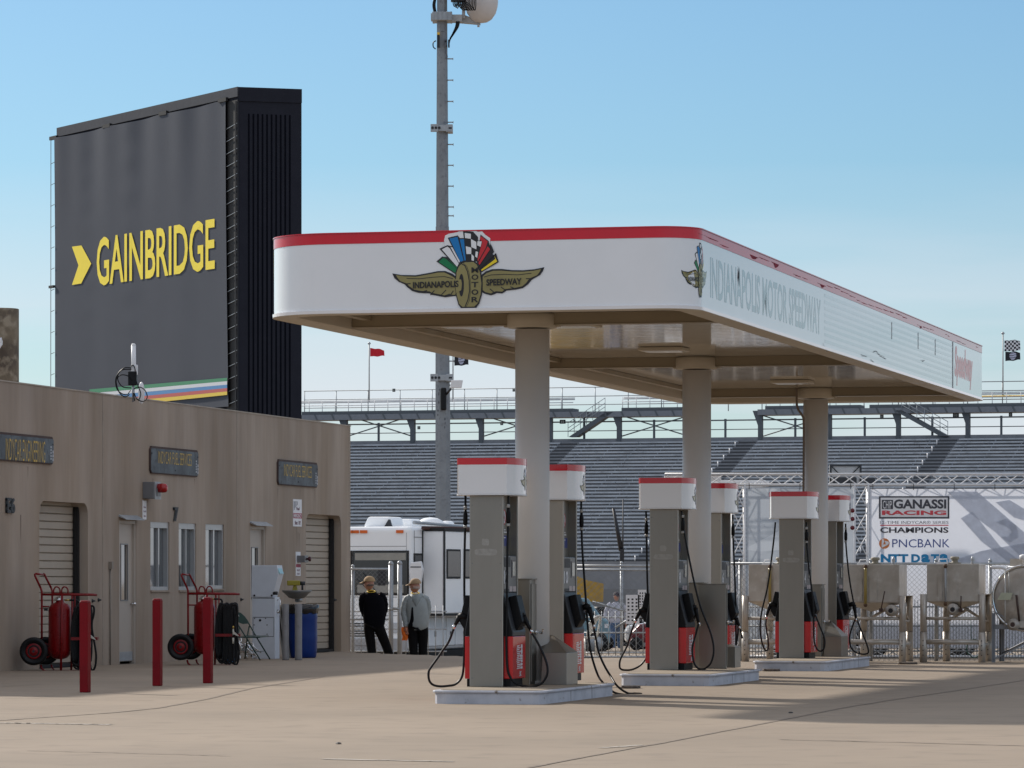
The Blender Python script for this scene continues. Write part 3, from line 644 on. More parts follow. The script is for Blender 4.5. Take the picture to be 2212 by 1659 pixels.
# ---------------------------------------------------------------- islands
kerb_m = layered('painted_kerb', (.50,.51,.56), (.36,.37,.41), .45, .75, 3, .6, c3=(.16,.13,.11), s3=11, t3=(.66,.74))
island_top = M('island_concrete', (.30,.245,.18), .9, var=.15, scale=3)
def island(uL, uC, vC, uR, label):
    Yf = F*CH/(vC-1256); fr = Frame(PX(uC,0,Yf).x, Yf); wd = -fr.xu(uL, 0); ln = fr.yu(uR, 0)
    r = E('pump_island', label, 'island', fr, group='raised fuel pump islands')
    c = .16; pl = [(-wd+c,0),(-.1,0),(-.04,.03),(0,.14),(0,ln-.1),(-.1,ln),(-wd+.1,ln),(-wd,ln-.1),(-wd,c),(-wd+.05,.05)]
    m = MB(); m.prism([(x,y,0) for x,y in pl], (0,0,.118)); P('kerb', m, kerb_m, r)
    def grow(e): 
        cx, cy = -wd/2, ln/2
        return [(x+(e if x>cx else -e), y+(e if y>cy else -e)) for x, y in pl]
    m = MB(); m.prism([(x,y,.119) for x,y in grow(.022)], (0,0,.03)); P('nosing', m, kerb_m, r, bevel=.012)
    m = MB(); m.prism([(x,y,.1495) for x,y in grow(-.05)], (0,0,.006)); P('island_top', m, island_top, r)
    m = MB(); m.box(.001,.003,1.4,1.415,0,.118); m.box(.001,.003,ln-1.2,ln-1.185,0,.118); PS('kerb_joint', m, mgrey, r)
    return fr, wd, ln
IS = [island(932,1170,1522,1327,'nearest white kerbed pump island under the first canopy column'),
      island(1337,1537,1482,1642,'middle pump island at the second canopy column'),
      island(1626,1786,1450,1880,'farthest pump island with chipped kerb paint')]
# ---------------------------------------------------------------- fuel pumps
HT = .155
def hdr_plan(x0, x1, y0, y1, sag, n=12):
    Lc = y1-y0; right = []; left = []
    for i in range(n+1):
        t = i/n; b = sag*4*t*(1-t); right.append((x1+b, y0+t*Lc)); left.append((x0-b, y1-t*Lc))
    return right, left
def place_px(mat_inv, pts, Y): return [mat_inv @ PX(u, v, Y+d) for (u, v, d) in pts]
def pump(uc, Yp, digit, hoses, nozzles, label, brk):
    fr = Frame(PX(uc,0,Yp).x, Yp, TH, HT)
    r = E('fuel_pump', label, 'fuel pump', fr, group='stainless steel fuel pumps with branded headers')
    Mi = (Matrix.Translation(fr.o) @ Matrix.Rotation(-TH, 4, 'Z')).inverted()
    def part(n, m, mt, par=r, **k): return P(n, m, mt, par, **k)
    m = MB(); m.box(-.196,.196,0,.045,0,2.17); part('end_panel', m, steel, bevel=.006)
    m = MB(); m.box(-.196,.196,.675,.72,0,2.17); part('end_panel', m, steel, bevel=.006)
    m = MB(); m.box(-.10,.10,.046,.674,1.49,2.17); part('upper_body', m, steel)
    m = MB(); m.box(-.185,.185,.046,.674,1.07,1.488); o = part('display_unit', m, M('display_grey',(.10,.104,.11),.35,var=.1), bevel=.008)
    m = MB(); m.box(.186,.19,.44,.63,1.24,1.44); m.box(-.19,-.186,.44,.63,1.24,1.44); part('screen_bezel', m, M('navy_plastic',(.01,.01,.03),.3), o)
    m = MB(); m.box(.191,.193,.47,.60,1.26,1.42); part('screen', m, M('lcd_panel',(.38,.38,.33),.12,var=.05), o)
    m = MB(); m.box(.186,.1885,.10,.38,1.36,1.47); m.box(.186,.1885,.10,.66,1.075,1.11); part('keypad', m, dgrey, o)
    m = MB(); m.box(.186,.189,.33,.47,.99+.09,1.05+.09); m.box(.186,.189,.50,.64,.99+.09,1.05+.09); part('label_plate', m, M('pink_label',(.45,.38,.38),.4,var=0), o)
    m = MB(); text(m, digit, lambda x, y: Vector((.1905, x, y)), .10 if len(digit)==1 else .06, 1.17, .10 if len(digit)==1 else .2, .15, bold=.03); part('number', m, print_w, o, recalc=False)
    m = MB(); rr = random.Random(int(digit)*7)
    if digit in ('12', '4', '8'):
        for (xa, xb, za, zb) in ((-.055,.035,1.60,1.68),(-.14,.13,1.49,1.565)):
            n = 22; m.poly([((xa+xb)/2+(xb-xa)/2*math.copysign(abs(cos(q))**.5,cos(q))*rr.uniform(.93,1.04), -.0012, (za+zb)/2+(zb-za)/2*math.copysign(abs(sin(q))**.5,sin(q))*rr.uniform(.9,1.06)) for q in [i*2*pi/n for i in range(n)]])
        PS('glue_residue', m, M('glue_residue', (.34,.325,.30) if digit != '8' else (.31,.295,.27), .5, metal=.4, var=.2, scale=18), r, recalc=False)
    m = MB()
    for xx in (-.192, .188): m.box(xx, xx+.004, -.0015, -.0002, .02, 2.15)
    PS('panel_edge', m, M('edge_steel', (.5,.48,.44), .3, metal=.8, var=0), r)
    m = MB()
    for zz in (.10, .75, 1.40, 2.06):
        for xx in (-.165, .165): m.cyl((xx,-.0005,zz), .006, -.004, 'y', 8)
    PS('rivet', m, mgrey, r)
    # stickers
    m = MB(); cy, cz, R_ = .42, 1.93, .09
    m.add([(.1015,cy+R_*cos(q),cz+R_*sin(q)) for q in [i*2*pi/28 for i in range(28)]], [tuple(range(28))], False, 0)
    for i in range(28):
        a, b = i*2*pi/28, (i+1)*2*pi/28
        m.add([(.103,cy+R_*cos(a),cz+R_*sin(a)),(.103,cy+R_*cos(b),cz+R_*sin(b)),(.103,cy+(R_-.016)*cos(b),cz+(R_-.016)*sin(b)),(.103,cy+(R_-.016)*cos(a),cz+(R_-.016)*sin(a))], [(0,1,2,3)], False, 1)
    ribbon2(m, [(cy-.06,cz+.06),(cy+.06,cz-.06)], .014, lambda x,y: Vector((.1035,x,y)), 1)
    ribbon2(m, [(cy-.035,cz-.01),(cy+.03,cz-.01)], .016, lambda x,y: Vector((.1025,x,y)), 2); ribbon2(m, [(cy+.02,cz+.0),(cy+.035,cz+.04)], .01, lambda x,y: Vector((.1025,x,y)), 2)
    part('warning_sticker', m, [print_w, rd, ink], recalc=False)
    m = MB(); m.box(.101,.103,.36,.60,1.60,1.72); part('blue_sticker', m, M('blue_sticker',(.01,.03,.22),.3,var=0))
    m = MB(); m.box(.101,.103,.36,.54,1.75,1.765); m.box(.101,.103,.38,.50,1.78,1.79); m.box(.1031,.1035,.38,.5,1.69,1.70); part('small_print', m, print_w)
    # lower cabinet
    m = MB(); m.box(-.24,.27,.052,.62,0,.088); part('plinth', m, bplastic)
    rp = MB(); rp.box(-.265,.298,.048,.655,.09,.572); lo = part('lower_door', rp, red_panel, bevel=.008)
    m = MB()
    for sgn, xf in ((1, .3),):
        rr = random.Random(5)
        for i, wds in enumerate(range(13)):       # sideways swept wordmark
            z = .20+i*.021; x0 = .22+.012*sin(i*1.1); l = [.20,.16,.19,.13,.2,.17,.12,.19,.15,.2,.14,.18,.12][i]
            flat(m, [(x0,z),(x0+l,z+.004),(x0+l+.02,z+.017),(x0+.02,z+.013)], lambda a, b: Vector((xf, a, b)))
        text(m, 'Speedway', lambda a, b: Vector((xf, .46-(b-0)*1.0, .115+a)), 0, 0, .06, .13, bold=.03)
    text(m, 'miles', lambda a, b: Vector((.3003, .50-b, .2+a)), 0, 0, .28, .12, bold=.05)
    part('print', m, M('white_print_pump',(.7,.68,.7),.3,var=0), lo, recalc=False)
    m = MB(); m.prism([(.19,.05,1.068),(.30,.05,.62),(.298,.05,.574),(-.265,.05,.574),(-.265,.05,.62),(-.19,.05,1.068)], (0,.60,0)); part('nozzle_cabinet', m, M('cabinet_grey',(.04,.042,.047),.45,var=.1,spec=.3), bevel=.006)
    m = MB(); m.prism([(.188,.046,1.0),(.287,.046,.62),(.285,.046,.576),(-.255,.046,.576),(-.255,.046,.62),(-.188,.046,1.0)], (0,-.0035+.005,0)); part('cabinet_end', m, bplastic)
    for sgn in (1, -1):
        m = MB(); m.prism([(sgn*.21,.20,1.02),(sgn*.30,.20,1.04),(sgn*.37,.20,.74),(sgn*.31,.20,.64),(sgn*.27,.20,.66)], (0,.26,0)); part('nozzle_boot', m, bplastic, bevel=.01)
        m = MB(); m.cyl((sgn*.24,.0445,.84), .008, -.004, 'y', 8)
    # header
    hx0, hx1, hy0, hy1, hz0, hz1, st = -.30, .262, -.10, .79, 2.171, 2.592, .075
    R, Lf = hdr_plan(hx0, hx1, hy0, hy1, .095)
    hm = MB(); 
    def strip(mb, pl, z0, z1, off=0):
        n = len(pl); mb.add([(x+off*(1 if x>0 else -1), y, z0) for x,y in pl]+[(x+off*(1 if x>0 else -1), y, z1) for x,y in pl], [(i,i+1,n+i+1,n+i) for i in range(n-1)], True)
    loop = R+Lf
    def shell(mb, z0, z1, off=0):
        strip(mb, R, z0, z1, off); strip(mb, Lf, z0, z1, off)
        e = off; mb.add([(hx0-e,hy0-e*.8,z0),(hx1+e,hy0-e*.8,z0),(hx1+e,hy0-e*.8,z1),(hx0-e,hy0-e*.8,z1)], [(0,1,2,3)]); mb.add([(hx0-e,hy1+e*.8,z0),(hx1+e,hy1+e*.8,z0),(hx1+e,hy1+e*.8,z1),(hx0-e,hy1+e*.8,z1)], [(0,1,2,3)])
    shell(hm, hz0+.012, hz1-st); hm.poly([(x,y,hz0+.012) for x,y in loop]); hm.poly([(x,y,hz1-.01) for x,y in loop])
    hd = part('header', hm, white_vinyl, recalc=False)
    m = MB(); shell(m, hz1-st, hz1, .003); part('red_band', m, red_vinyl, hd, recalc=False)
    m = MB(); shell(m, hz0, hz0+.014, .006); m.poly([(x,y,hz0+.001) for x,y in loop]); part('bottom_trim', m, white_paint, hd, recalc=False)
    m = MB()
    def hp(x, y, l=0):
        t = .56+x*.42; yy = hy0+t*(hy1-hy0); b = .095*4*t*(1-t); return Vector((hx1+b+.003+.0006*l, yy, hz0+.06+y*.26))
    emblem(m, hp, halo=False, simple=True); part('emblem', m, em_g, hd, recalc=False)
    # hoses, breakaways, nozzles
    for pts in hoses:
        w3 = [Mi @ PX(u, v, Yp+d) for (u, v, d) in pts]
        m = MB(); m.tube(catmull(w3, 6), .0135, 8); part('hose', m, black)
    for (u, v, d) in brk:
        c = Mi @ PX(u, v, Yp+d); m = MB(); m.lathe([(.02,.06),(.02,.09),(.015,.1)], c, 'z', 10); m.lathe([(.022,-.15),(.022,-.12)], c, 'z', 10); part('hose_coupling', m, M('coupling_grey',(.35,.35,.34),.4), r)
        m = MB(); m.lathe([(.016,-.12),(.027,-.10),(.027,.0),(.018,.03),(.016,.06)], c, 'z', 12); part('breakaway', m, bplastic)
    for (u, v, d, sg, ub, vb) in nozzles:       # knuckle position, side, hose end
        k = Mi @ PX(u, v, Yp+d); e = Mi @ PX(ub, vb, Yp+d); m = MB()
        inn = k+Vector((-sg*.12, .0, -.015)); m.tube([inn, k+Vector((-sg*.03,0,.01)), k+Vector((sg*.01,0,0))], [.03,.042,.034], 10)
        m.tube([k, k.lerp(e,.35), k.lerp(e,.8), e], [.036,.028,.021,.018], 10); o = part('nozzle', m, bplastic)
        m = MB(); a1 = k.lerp(e,.15)+Vector((-sg*.03,0,-.02)); b1 = k.lerp(e,.85); mid = (a1+b1)/2+Vector((-sg*.085,0,-.03))
        m.tube(catmull([a1, a1.lerp(mid,.6)+Vector((-sg*.02,0,0)), mid, b1+Vector((-sg*.02,0,0))],4), .007, 6); part('guard', m, M('guard_plastic',(.16,.17,.17),.3), o)
        m = MB(); m.tube([k.lerp(e,.97), e+(e-k).normalized()*.05], .02, 10); part('swivel', m, chrome, o)
    return fr, Mi
def hz(lst, d): return [(u, v, d) for u, v in lst]
hA1 = hz([(1005.5,1071),(1005.2,1120),(1003.5,1200),(1003,1275),(1004,1340),(1003,1400),(1001.5,1440),(997,1464),(984,1478),(968,1481.5),(950,1482.6),(935,1479),(927,1469),(926,1452),(932,1440),(943.2,1424.5),(957,1404),(969.3,1386),(978,1364),(982.5,1350)], .30)
hA2 = hz([(1098.5,1071),(1098,1120),(1096,1200),(1095,1300),(1094,1380),(1096,1440),(1102,1462),(1114,1476),(1135,1482.5),(1155,1482),(1170,1476),(1180,1462),(1183,1448),(1180,1430),(1170,1405),(1158,1382),(1149,1368)], -.02)
fA, MiA = pump(1050.5, 47.2, '12', [hA1, hA2], [(993,1332,.30,-1,983,1350),(1130,1330,.25,1,1146,1360)], 'nearest fuel pump, on the front end of the nearest island', [(1005.3,1112,.3),(1098,1108,-.02)])
hB1 = hz([(1255.5,1083),(1256,1130),(1258,1188),(1262,1245),(1266,1302),(1269.4,1350),(1273.5,1391),(1280,1424),(1291.4,1458),(1301,1473),(1316,1488),(1330,1497),(1352,1501),(1378,1501.5),(1386,1499),(1372,1498),(1355,1496.9),(1333,1481.4),(1317.4,1458),(1304.4,1435.4),(1293,1407.7),(1286.5,1375),(1281.6,1350.7)], .0)
hB1 = [(u, v, .35 if v < 1460 else .1) for u, v, d in hB1]
hB2 = hz([(1206,1090),(1205,1250),(1204,1380),(1196,1430),(1188,1440)], .3)
fB, MiB = pump(1183, 49.9, '10', [hB1], [(1272,1312,.35,1,1282,1349)], 'second pump of the nearest island, behind the first canopy column', [(1256.2,1118,.35)])
hC1 = hz([(1395.5,1104),(1396.5,1153.6),(1398,1246),(1400.5,1308),(1402.6,1385),(1399.5,1413.4),(1385.6,1435),(1367,1445.9),(1350,1447.6),(1341,1445),(1338.3,1438),(1340.8,1422.7),(1354.7,1394.9),(1364,1364),(1373,1340)], .3)
hC2 = hz([(1472.2,1104),(1475.3,1132),(1481.5,1169),(1497,1246.4),(1512.4,1308.3),(1534,1364),(1541.8,1401),(1537,1428.9),(1525,1443),(1515,1445.9),(1506,1442),(1498.5,1428.9),(1495.4,1401),(1503,1370),(1509.3,1347)], -.05)
fC, MiC = pump(1434, 56.2, '8', [hC1, hC2], [(1384,1318,.3,-1,1373.5,1338),(1502,1313,.25,1,1509,1345)], 'nearer pump of the middle island, tall hose loop at its right', [(1396.2,1135,.3),(1475,1128,-.05)])
hD1 = hz([(1583,1112),(1583.5,1153),(1586.6,1231),(1589,1293),(1589.7,1355),(1589.5,1392),(1588.5,1402),(1590,1392),(1594,1370),(1595,1345),(1599,1358),(1603.6,1379.4)], .2)
hD2 = hz([(1571,1401),(1577.5,1415),(1578.5,1428),(1571,1439),(1560,1441),(1552.5,1438)], -.3)
fD, MiD = pump(1529, 59.3, '6', [hD1, hD2], [(1590,1335,.2,1,1596,1352)], 'farther pump of the middle island, right of the second canopy column', [(1583.4,1140,.2)])
hE1 = hz([(1674.9,1128),(1670.5,1174.7),(1658.8,1262.6),(1645.6,1321.2),(1642,1359.3),(1647,1391.5),(1654.4,1405),(1659.2,1400),(1658.8,1379.8),(1654.4,1350.5),(1655.9,1331)], .3)
hE2 = hz([(1741.7,1128),(1742.9,1174.7),(1746.7,1218.7),(1754,1277.3),(1757.5,1321.2),(1758.4,1379.8),(1764,1400),(1772,1406.5),(1780,1400),(1781,1380),(1770,1350.5),(1761,1328)], -.05)
fE, MiE = pump(1709.5, 64.8, '4', [hE1, hE2], [(1664,1306,.3,-1,1656,1330),(1760,1303,.2,1,1761,1328)], 'nearer pump of the farthest island, left of the third canopy column', [(1742.3,1152,-.05)])
hF1 = hz([(1826.7,1131),(1827.3,1174.7),(1834.6,1248),(1844.9,1306.5),(1850.7,1336),(1862,1366),(1871.3,1388.6),(1876,1408),(1868.3,1413),(1855,1411.5),(1843,1405),(1836.5,1392),(1836,1371),(1847,1338)], .2)
fF, MiF = pump(1781, 67.6, '2', [hF1], [(1845,1306,.2,1,1849,1336)], 'farther pump of the farthest island, nearest the steel tanks', [(1827,1152,.2)])
# ---------------------------------------------------------------- stainless cabinets and squeegee boxes around the columns
def cabinet(u0, u1, side_d, v_top, Y, label, handle=None, xl=None):
    fr = Frame(PX(u1,0,Y).x, Y, TH, HT); wd = -fr.xu(u0, 0); h = fr.zv(v_top, 0, 0)
    r = E('steel_cabinet', label, 'cabinet', fr, group='stainless cabinets on the pump islands')
    m = MB(); m.box(-wd-(xl or 0),0,0,side_d,0,h); P('body', m, steel, r, bevel=.005)
    m = MB(); m.box(.001,.012,.04,side_d-.03,.04,h-.05); P('door', m, steel, r, bevel=.003)
    m = MB(); m.box(-wd-(xl or 0)-.01,.02,-.01,side_d+.01,h+.001,h+.012); P('lid', m, steel, r)
    if handle: 
        m = MB(); z = fr.zv(handle, 0, 0); m.tube([(.012,side_d*.5,z),(.06,side_d*.5,z),(.10,side_d*.5-.05,z-.01),(.12,side_d*.5-.08,z+.03)], .012, 8); m.lathe([(.03,0),(.03,.02)], (.012,side_d*.5,z), 'x', 10); P('handle', m, chrome, r)
    return fr
cabinet(1119, 1145, .42, 1252, 48.05, 'tall narrow steel cabinet against the first canopy column', 1366, .25)
cabinet(1497, 1518, .3, 1260, 57.4, 'steel cabinet half hidden behind the middle island big cabinet', None, .1)
cabinet(1508, 1568.5, .06, 1262.5, 57.0, 'wide flat steel cabinet between the middle island pumps', 1344)
cabinet(1752, 1774, .3, 1263.5, 66.2, 'narrow steel cabinet at the third canopy column', 1343, .1)
def squeegee(u0, u1, u2, vt, vm, Y, label):
    fr = Frame(PX(u1,0,Y).x, Y, TH, HT); wd = -fr.xu(u0, 0); d = fr.yu(u2, 0); hm_ = fr.zv(vm,0,0); ht = fr.zv(vt,0,.3)
    r = E('squeegee_box', label, 'box', fr, group='slope-topped steel boxes at the columns'); uf = u0; ue = u0+.32*(u2-u0)
    m = MB(); m.prism([(-wd,0,0),(0,0,0),(0,0,hm_),(-wd*.93,d*.0,hm_)], (0,d,0)); P('body', m, steel, r, bevel=.004)
    m = MB(); a = (-wd,0,hm_+.001); b = (0,0,hm_+.001); c = (0,d,hm_+.001); e = (fr.xu(ue,d),d,ht); f = (fr.xu(uf,d),d,ht); 
    m.add([a,b,c,e,f,(-wd,0,hm_+.001)], [(0,1,2,3),(0,3,4),(2,1,0,4,3)]); P('sloped_lid', m, steel, r, recalc=True)
squeegee(1168, 1224, 1248, 1372, 1410, 48.05, 'slope-topped steel box beside the first column')
squeegee(1570, 1588, 1600, 1392, 1398, 57.6, 'small steel box at the right end of the middle island')
squeegee(1779, 1818, 1832, 1343, 1375, 66.2, 'slope-topped steel box beside the third column')
# ---------------------------------------------------------------- video-board tower with banner
BY = 150.0; CX_ = PX(515, 0, BY).x                      # near top corner
a_b = math.atan(-.5857)                                  # front face direction
BF = Frame(CX_, BY, pi/2-math.atan(.5857)); BF.o.z = -1
# front runs along local -x (to the left and away) -- use own frame: x right/near
wd = -BF.xu(125, 0); topz = BF.zv(188, 0, 0)
navy = M('navy_cladding', (.026,.028,.038), .7, var=.1, scale=2, spec=.0)
tower = E('video_board_tower', 'tall dark windowless tower block wearing a huge grey banner', 'tower', BF)
sideL = 6.6; sa = Vector((.0, 0, 0))
# right side face: goes away to the right
ps = BF.loc(PX(651.5, 0, BY*1.0045)); sx_, sy_ = ps.x, ps.y
m = MB(); m.prism([(-wd,0,0),(0,0,0),(sx_,sy_,0),(sx_-wd,sy_,0)], (0,0,topz)); P('body', m, navy, tower)
m = MB(); dv = Vector((sx_, sy_, 0)); dn = dv.normalized(); nn = Vector((dn.y, -dn.x, 0))
for i in range(1, 11):
    t = .08+i*.072; p = dv*t; m.prism([p+nn*.0, p+dn*.06+nn*.0, p+dn*.05+nn*.015, p+nn*.015], (0,0,topz-.95))
P('cladding_rib', m, M('navy_rib',(.006,.007,.011),.6,spec=.0), tower)
m = MB(); m.prism([dv*0+nn*.02, dv+nn*.02, dv+nn*.05, dv*0+nn*.05], (0,0,.5)); [setattr(v,'z',v.z+topz-.5) for v in m.v]; P('top_flashing', m, navy, tower)
m = MB(); m.box(-wd-.01,.01,-.05,-.001,topz-.34,topz+.01); P('top_trim', m, M('grey_trim',(.080,.086,.10),.8,spec=.1), tower)
m = MB(); xg = BF.xu(505,-.2); m.box(xg, -.02, -.05,-.002, 0, topz-.45); m.box(-.09,-.04,-.09,-.051,0,topz-.5); P('corner_trim', m, M('grey_trim2',(.03,.033,.04),.7,spec=.1), tower)
m = MB(); m.box(BF.xu(486,-.1), xg-.01, -.03,-.002, 0, topz-.45); P('screen_edge', m, blk, tower)
m = MB()
for i in range(40): z = 1+i*(topz-2)/40; m.tube([(BF.xu(488,-.07),-.07,z),(xg,-.07,z+.15)], .012, 4)
P('lacing', m, galv, tower)
# banner cloth with soft folds
xb0, xb1 = -wd+.0, BF.xu(494,-.11); bz = BF.zv(878, xb1, -.11)
NX, NZ = 60, 40
def bzt(x): t = (x-xb0)/(xb1-xb0); return topz-.38-.05*abs(sin(t*pi*3.2))
def fold(x, z):
    t = (x-xb0)/(xb1-xb0); k = max(0, (z-(topz-4.5))/4.0)
    return -.115-.03*sin(t*19+.6)*(.25+k*1.0)-.02*sin(t*43+1)*(.1+k)-(.009*sin(z*5+t*9)*max(0,1-abs(t-.45)*14)+.005*sin(z*6)*max(0,1-abs(t-.2)*16) if z > topz-8.2 else 0)
m = MB(); vs = []
for j in range(NZ+1):
    for i in range(NX+1):
        x = xb0+(xb1-xb0)*i/NX; zt = bzt(x); zb = bz; z = zb+(zt-zb)*j/NZ
        if i == NX: x -= .25*sin(pi*j/NZ*.5)
        vs.append((x, fold(x, z), z))
m.add(vs, [(j*(NX+1)+i, j*(NX+1)+i+1, (j+1)*(NX+1)+i+1, (j+1)*(NX+1)+i) for j in range(NZ) for i in range(NX)], True)
ban = E('tower_banner', 'giant grey banner in yellow lettering hung on the dark tower', 'banner', BF)
bc = P('cloth', m, M('grey_banner_cloth', (.076,.086,.108), .8, var=.04, scale=.6, spec=.12), ban, recalc=False)
def fb(u, v):
    x = BF.xu(u, -.13); return Vector((x, fold(x, BF.zv(v, x, -.13))-.022, BF.zv(v, x, -.13)))
yl = M('yellow_letter', (.95,.76,.035), .6, var=.03)
m = MB(); # chevron (traced) and word
cr = lambda x, y: ((x/2.212*1400/1000*1.0)/1, y)
def cv(x, y): return ((x*1400/2212)/1.8517, (300+y*1400/2212)/1.8517)
for pts in ([(456,1085),(515,1077),(576,1192),(514,1318),(456,1327),(497,1203)],): m.poly([fb(*cv(x,y)) for x,y in pts])
# word GAINBRIDGE: letters individually, top/bottom slopes follow the face's own perspective
xa, xz = fb(*cv(611,1180)).x, fb(*cv(1357,1070)).x; z0 = fb(*cv(1357,1228)).z; z1 = fb(*cv(1357,904)).z
text(m, 'GAINBRIDGE', lambda x, y: Vector((x, fold(x, y)-.022, y)), xa, z0, xz-xa, z1-z0, bold=.016)
P('lettering', m, yl, ban, recalc=False)
m = MB(); cols5 = [(.04,.25,.12),(.65,.68,.72),(.08,.25,.52),(.50,.10,.09),(.75,.55,.06)]
rx = xb1-.02; 
for k in range(5):
    zr1, zr0 = BF.zv(816+k*7.4, rx, -.16), BF.zv(823.4+k*7.4, rx, -.16)
    xl, zl = fb(212+k*22, 843).x, None
    x2 = fb(195+k*24, 868-k*0).x; zL = BF.zv(849+k*6.0, x2, -.16)
    m.add([(x2,-.165,zL-.02),(rx,-.165,zr0),(rx,-.165,zr1),(x2,-.165,zL+.14)], [(0,1,2,3)], False, k)
P('stripe', m, [M('stripe%d'%k, c, .6, var=.03) for k, c in enumerate(cols5)], ban, recalc=False)
m = MB()
for i in range(4):
    x = -wd+wd*(.0+i*.315); m.box(x-.5,x+.15,-.15,-.055,topz-.44,topz-.30)
m.box(-wd-.45,-wd-.01,-.2,-.1,BF.zv(619,-wd,0)-.05,BF.zv(619,-wd,0)+.05)
PS('banner_bracket', m, blk, tower)
m = MB(); xl = -wd-.36
m.tube([(xl,-.15,0),(xl+.03,-.15,topz-.42)], .014, 4)
i = 0; z = .5
while z < topz-.7: m.tube([(xl,-.15,z),(-wd+.0,-.15,z+.05)], .012, 4); z += .83
P('side_lacing', m, M('rope_grey',(.12,.13,.14),.7), ban)
# ---------------------------------------------------------------- light/antenna pole
PY = 140.0; pl = E('antenna_pole', 'tall octagonal grey steel mast with step pegs and round white antenna', 'pole', loc=PX(957, 0, PY)*1)
pl.location.z = -1
def pp(u, v, dy=0): return PX(u, v, PY+dy)-pl.location
def poct(mb, stations, n=8):
    mb.tube([pp(u, v) for u, v, r in stations], [r*PY/F for u, v, r in stations], n)
    for i in range(len(mb.sm)): mb.sm[i] = False
pole_m = layered('mast_steel', (.20,.215,.235), (.26,.28,.30), .3, .7, 2, .5, c3=(.17,.18,.20), s3=9, metal=.2)
m = MB(); poct(m, [(957,1420,18.5),(957,1100,17.6),(956.5,880,17),(955.8,760,16.2),(955.5,490,15.4)]); P('mast_lower', m, pole_m, pl)
m = MB(); poct(m, [(955.5,493,14.6),(955.3,250,13.2),(955,-40,11.6)]); P('mast_upper', m, pole_m, pl)
pegs = [127,173,219,264,312,357,402,447,466,557,610,690,780,832,1000]
for v in pegs:
    rr_ = 12.4+(v/1200)*4.5; m = MB(); m.tube([pp(955+rr_-1,v,-.1),pp(955+rr_+10,v,-.1)], .022, 5); m.tube([pp(955+rr_+10,v,-.1),pp(955+rr_+11.2,v,-.1)], .045, 5); P('step_peg', m, galv, pl)
def clampring(v, w, h, holes=True):
    m = MB(); k = PY/F; c = pp(955, v)
    m.box(c.x-w*k, c.x-8*k, -.42,-.30, c.z-h*k, c.z+h*k); m.box(c.x+9*k, c.x+w*k*.95, -.35,.3, c.z-h*k, c.z+h*k); m.box(c.x-12*k,c.x+14*k,-.36,.36,c.z-h*.8*k,c.z+h*.8*k)
    o = P('clamp_collar', m, galv, pl, bevel=.01)
    if holes:
        m = MB()
        for i in range(3): m.cyl((c.x-(w-4.5-i*7.2)*k, -.425, c.z), 2.9*k, -.004, 'y', 12)
        for i in range(2): m.cyl((c.x+(w-5-i*3.4)*k, -.355, c.z), 2.0*k, -.004, 'y', 12)
        PS('bolt_hole', m, ink, o)
clampring(279, 24.5, 8.2); clampring(817, 25, 8)
m = MB(); k = PY/F; c = pp(955, 38); m.box(c.x-21*k,c.x+22*k,-.45,.45,c.z-9*k,c.z+9*k); m.box(c.x-24*k,c.x-20*k,-.3,.3,c.z-6*k,c.z+7*k)
for i in range(5): m.box(c.x+(-19+i*9.5)*k,c.x+(-17.5+i*9.5)*k,-.5,.5,c.z-9.6*k,c.z+9.6*k)
P('antenna_clamp', m, galv, pl, bevel=.01)
arm_m = M('pale_arm', (.40,.41,.42), .5)
m = MB(); a = pp(975, 30); b = pp(1032, 50); m.box(a.x, pp(998,0).x, -.2,.2, pp(0,48).z, pp(0,33).z); m.prism([pp(992,48),pp(1038,52),pp(1037,46),pp(1006,33),pp(992,33)], (0,.3,0)); m.box(pp(1031,0).x,pp(1036,0).x,-.05,.2,pp(0,57).z,pp(0,51).z)
m.box(pp(998,0).x, pp(1005,0).x, -.1,.1, pp(0,40).z, pp(0,-30).z)
P('antenna_arm', m, arm_m, pl)
m = MB(); c = pp(1040, 4); R_ = 36*k
m.lathe([(.02,-R_*1.28),(R_*.35,-R_*1.22),(R_*.62,-R_*1.05),(R_*.86,-R_*.70),(R_*.97,-R_*.3),(R_,0),(R_*.97,R_*.3),(R_*.8,R_*.8),(.1,R_*1.2)], (c.x,.0,c.z), 'z', 32); P('radome', m, M('radome_white',(.60,.57,.56),.45,var=.04), pl)
m = MB()
for i in range(9):
    u = 979+i*3.2; m.tube(catmull([pp(u,-8,-.2),pp(u,8,-.25),pp(u+3,14+(i%3)*2,-.25),pp(u+6,8,-.2),pp(u+5,-8,-.2)],4), .018, 5)
for i in range(6):
    u = 1006+i*3.4; m.tube(catmull([pp(u+4,-8,-1.0),pp(u+5,8,-1.0),pp(u-2+i,22,-1.0),pp(u-12+i*2,16,-.9),pp(u-16,4,-.5)],4), .018, 5)
for i in range(5): m.tube(catmull([pp(986+i*1.6,46,-.2),pp(984+i*1.5,58,-.2),pp(978+i*.8,72,-.2),pp(971+i*.3,86,-.2),pp(969.5,100,-.2)],4), .02, 5)
for i in range(4): m.tube(catmull([pp(940+i*1.2,-10,-.2),pp(935+i*1.6,10,-.2),pp(938+i*1.5,28,-.2)],4), .02, 5)
m.tube(catmull([pp(942,88,-.3),pp(936,92,-.3),pp(936,101,-.3),pp(941,106,-.3)],4), .02, 5)
P('cable_bundle', m, black, pl)
m = MB(); m.box(pp(974,0).x,pp(1004,0).x,-.3,.1,pp(0,4).z,pp(0,-30).z); m.box(pp(1006,0).x,pp(1030,0).x,-1.1,-.9,pp(0,-1).z,pp(0,-30).z); m.box(pp(944.5,0).x,pp(950,0).x,-.36,-.2,pp(0,105).z,pp(0,79).z); m.box(pp(968,0).x,pp(971.5,0).x,-.3,.0,pp(0,103).z,pp(0,88).z)
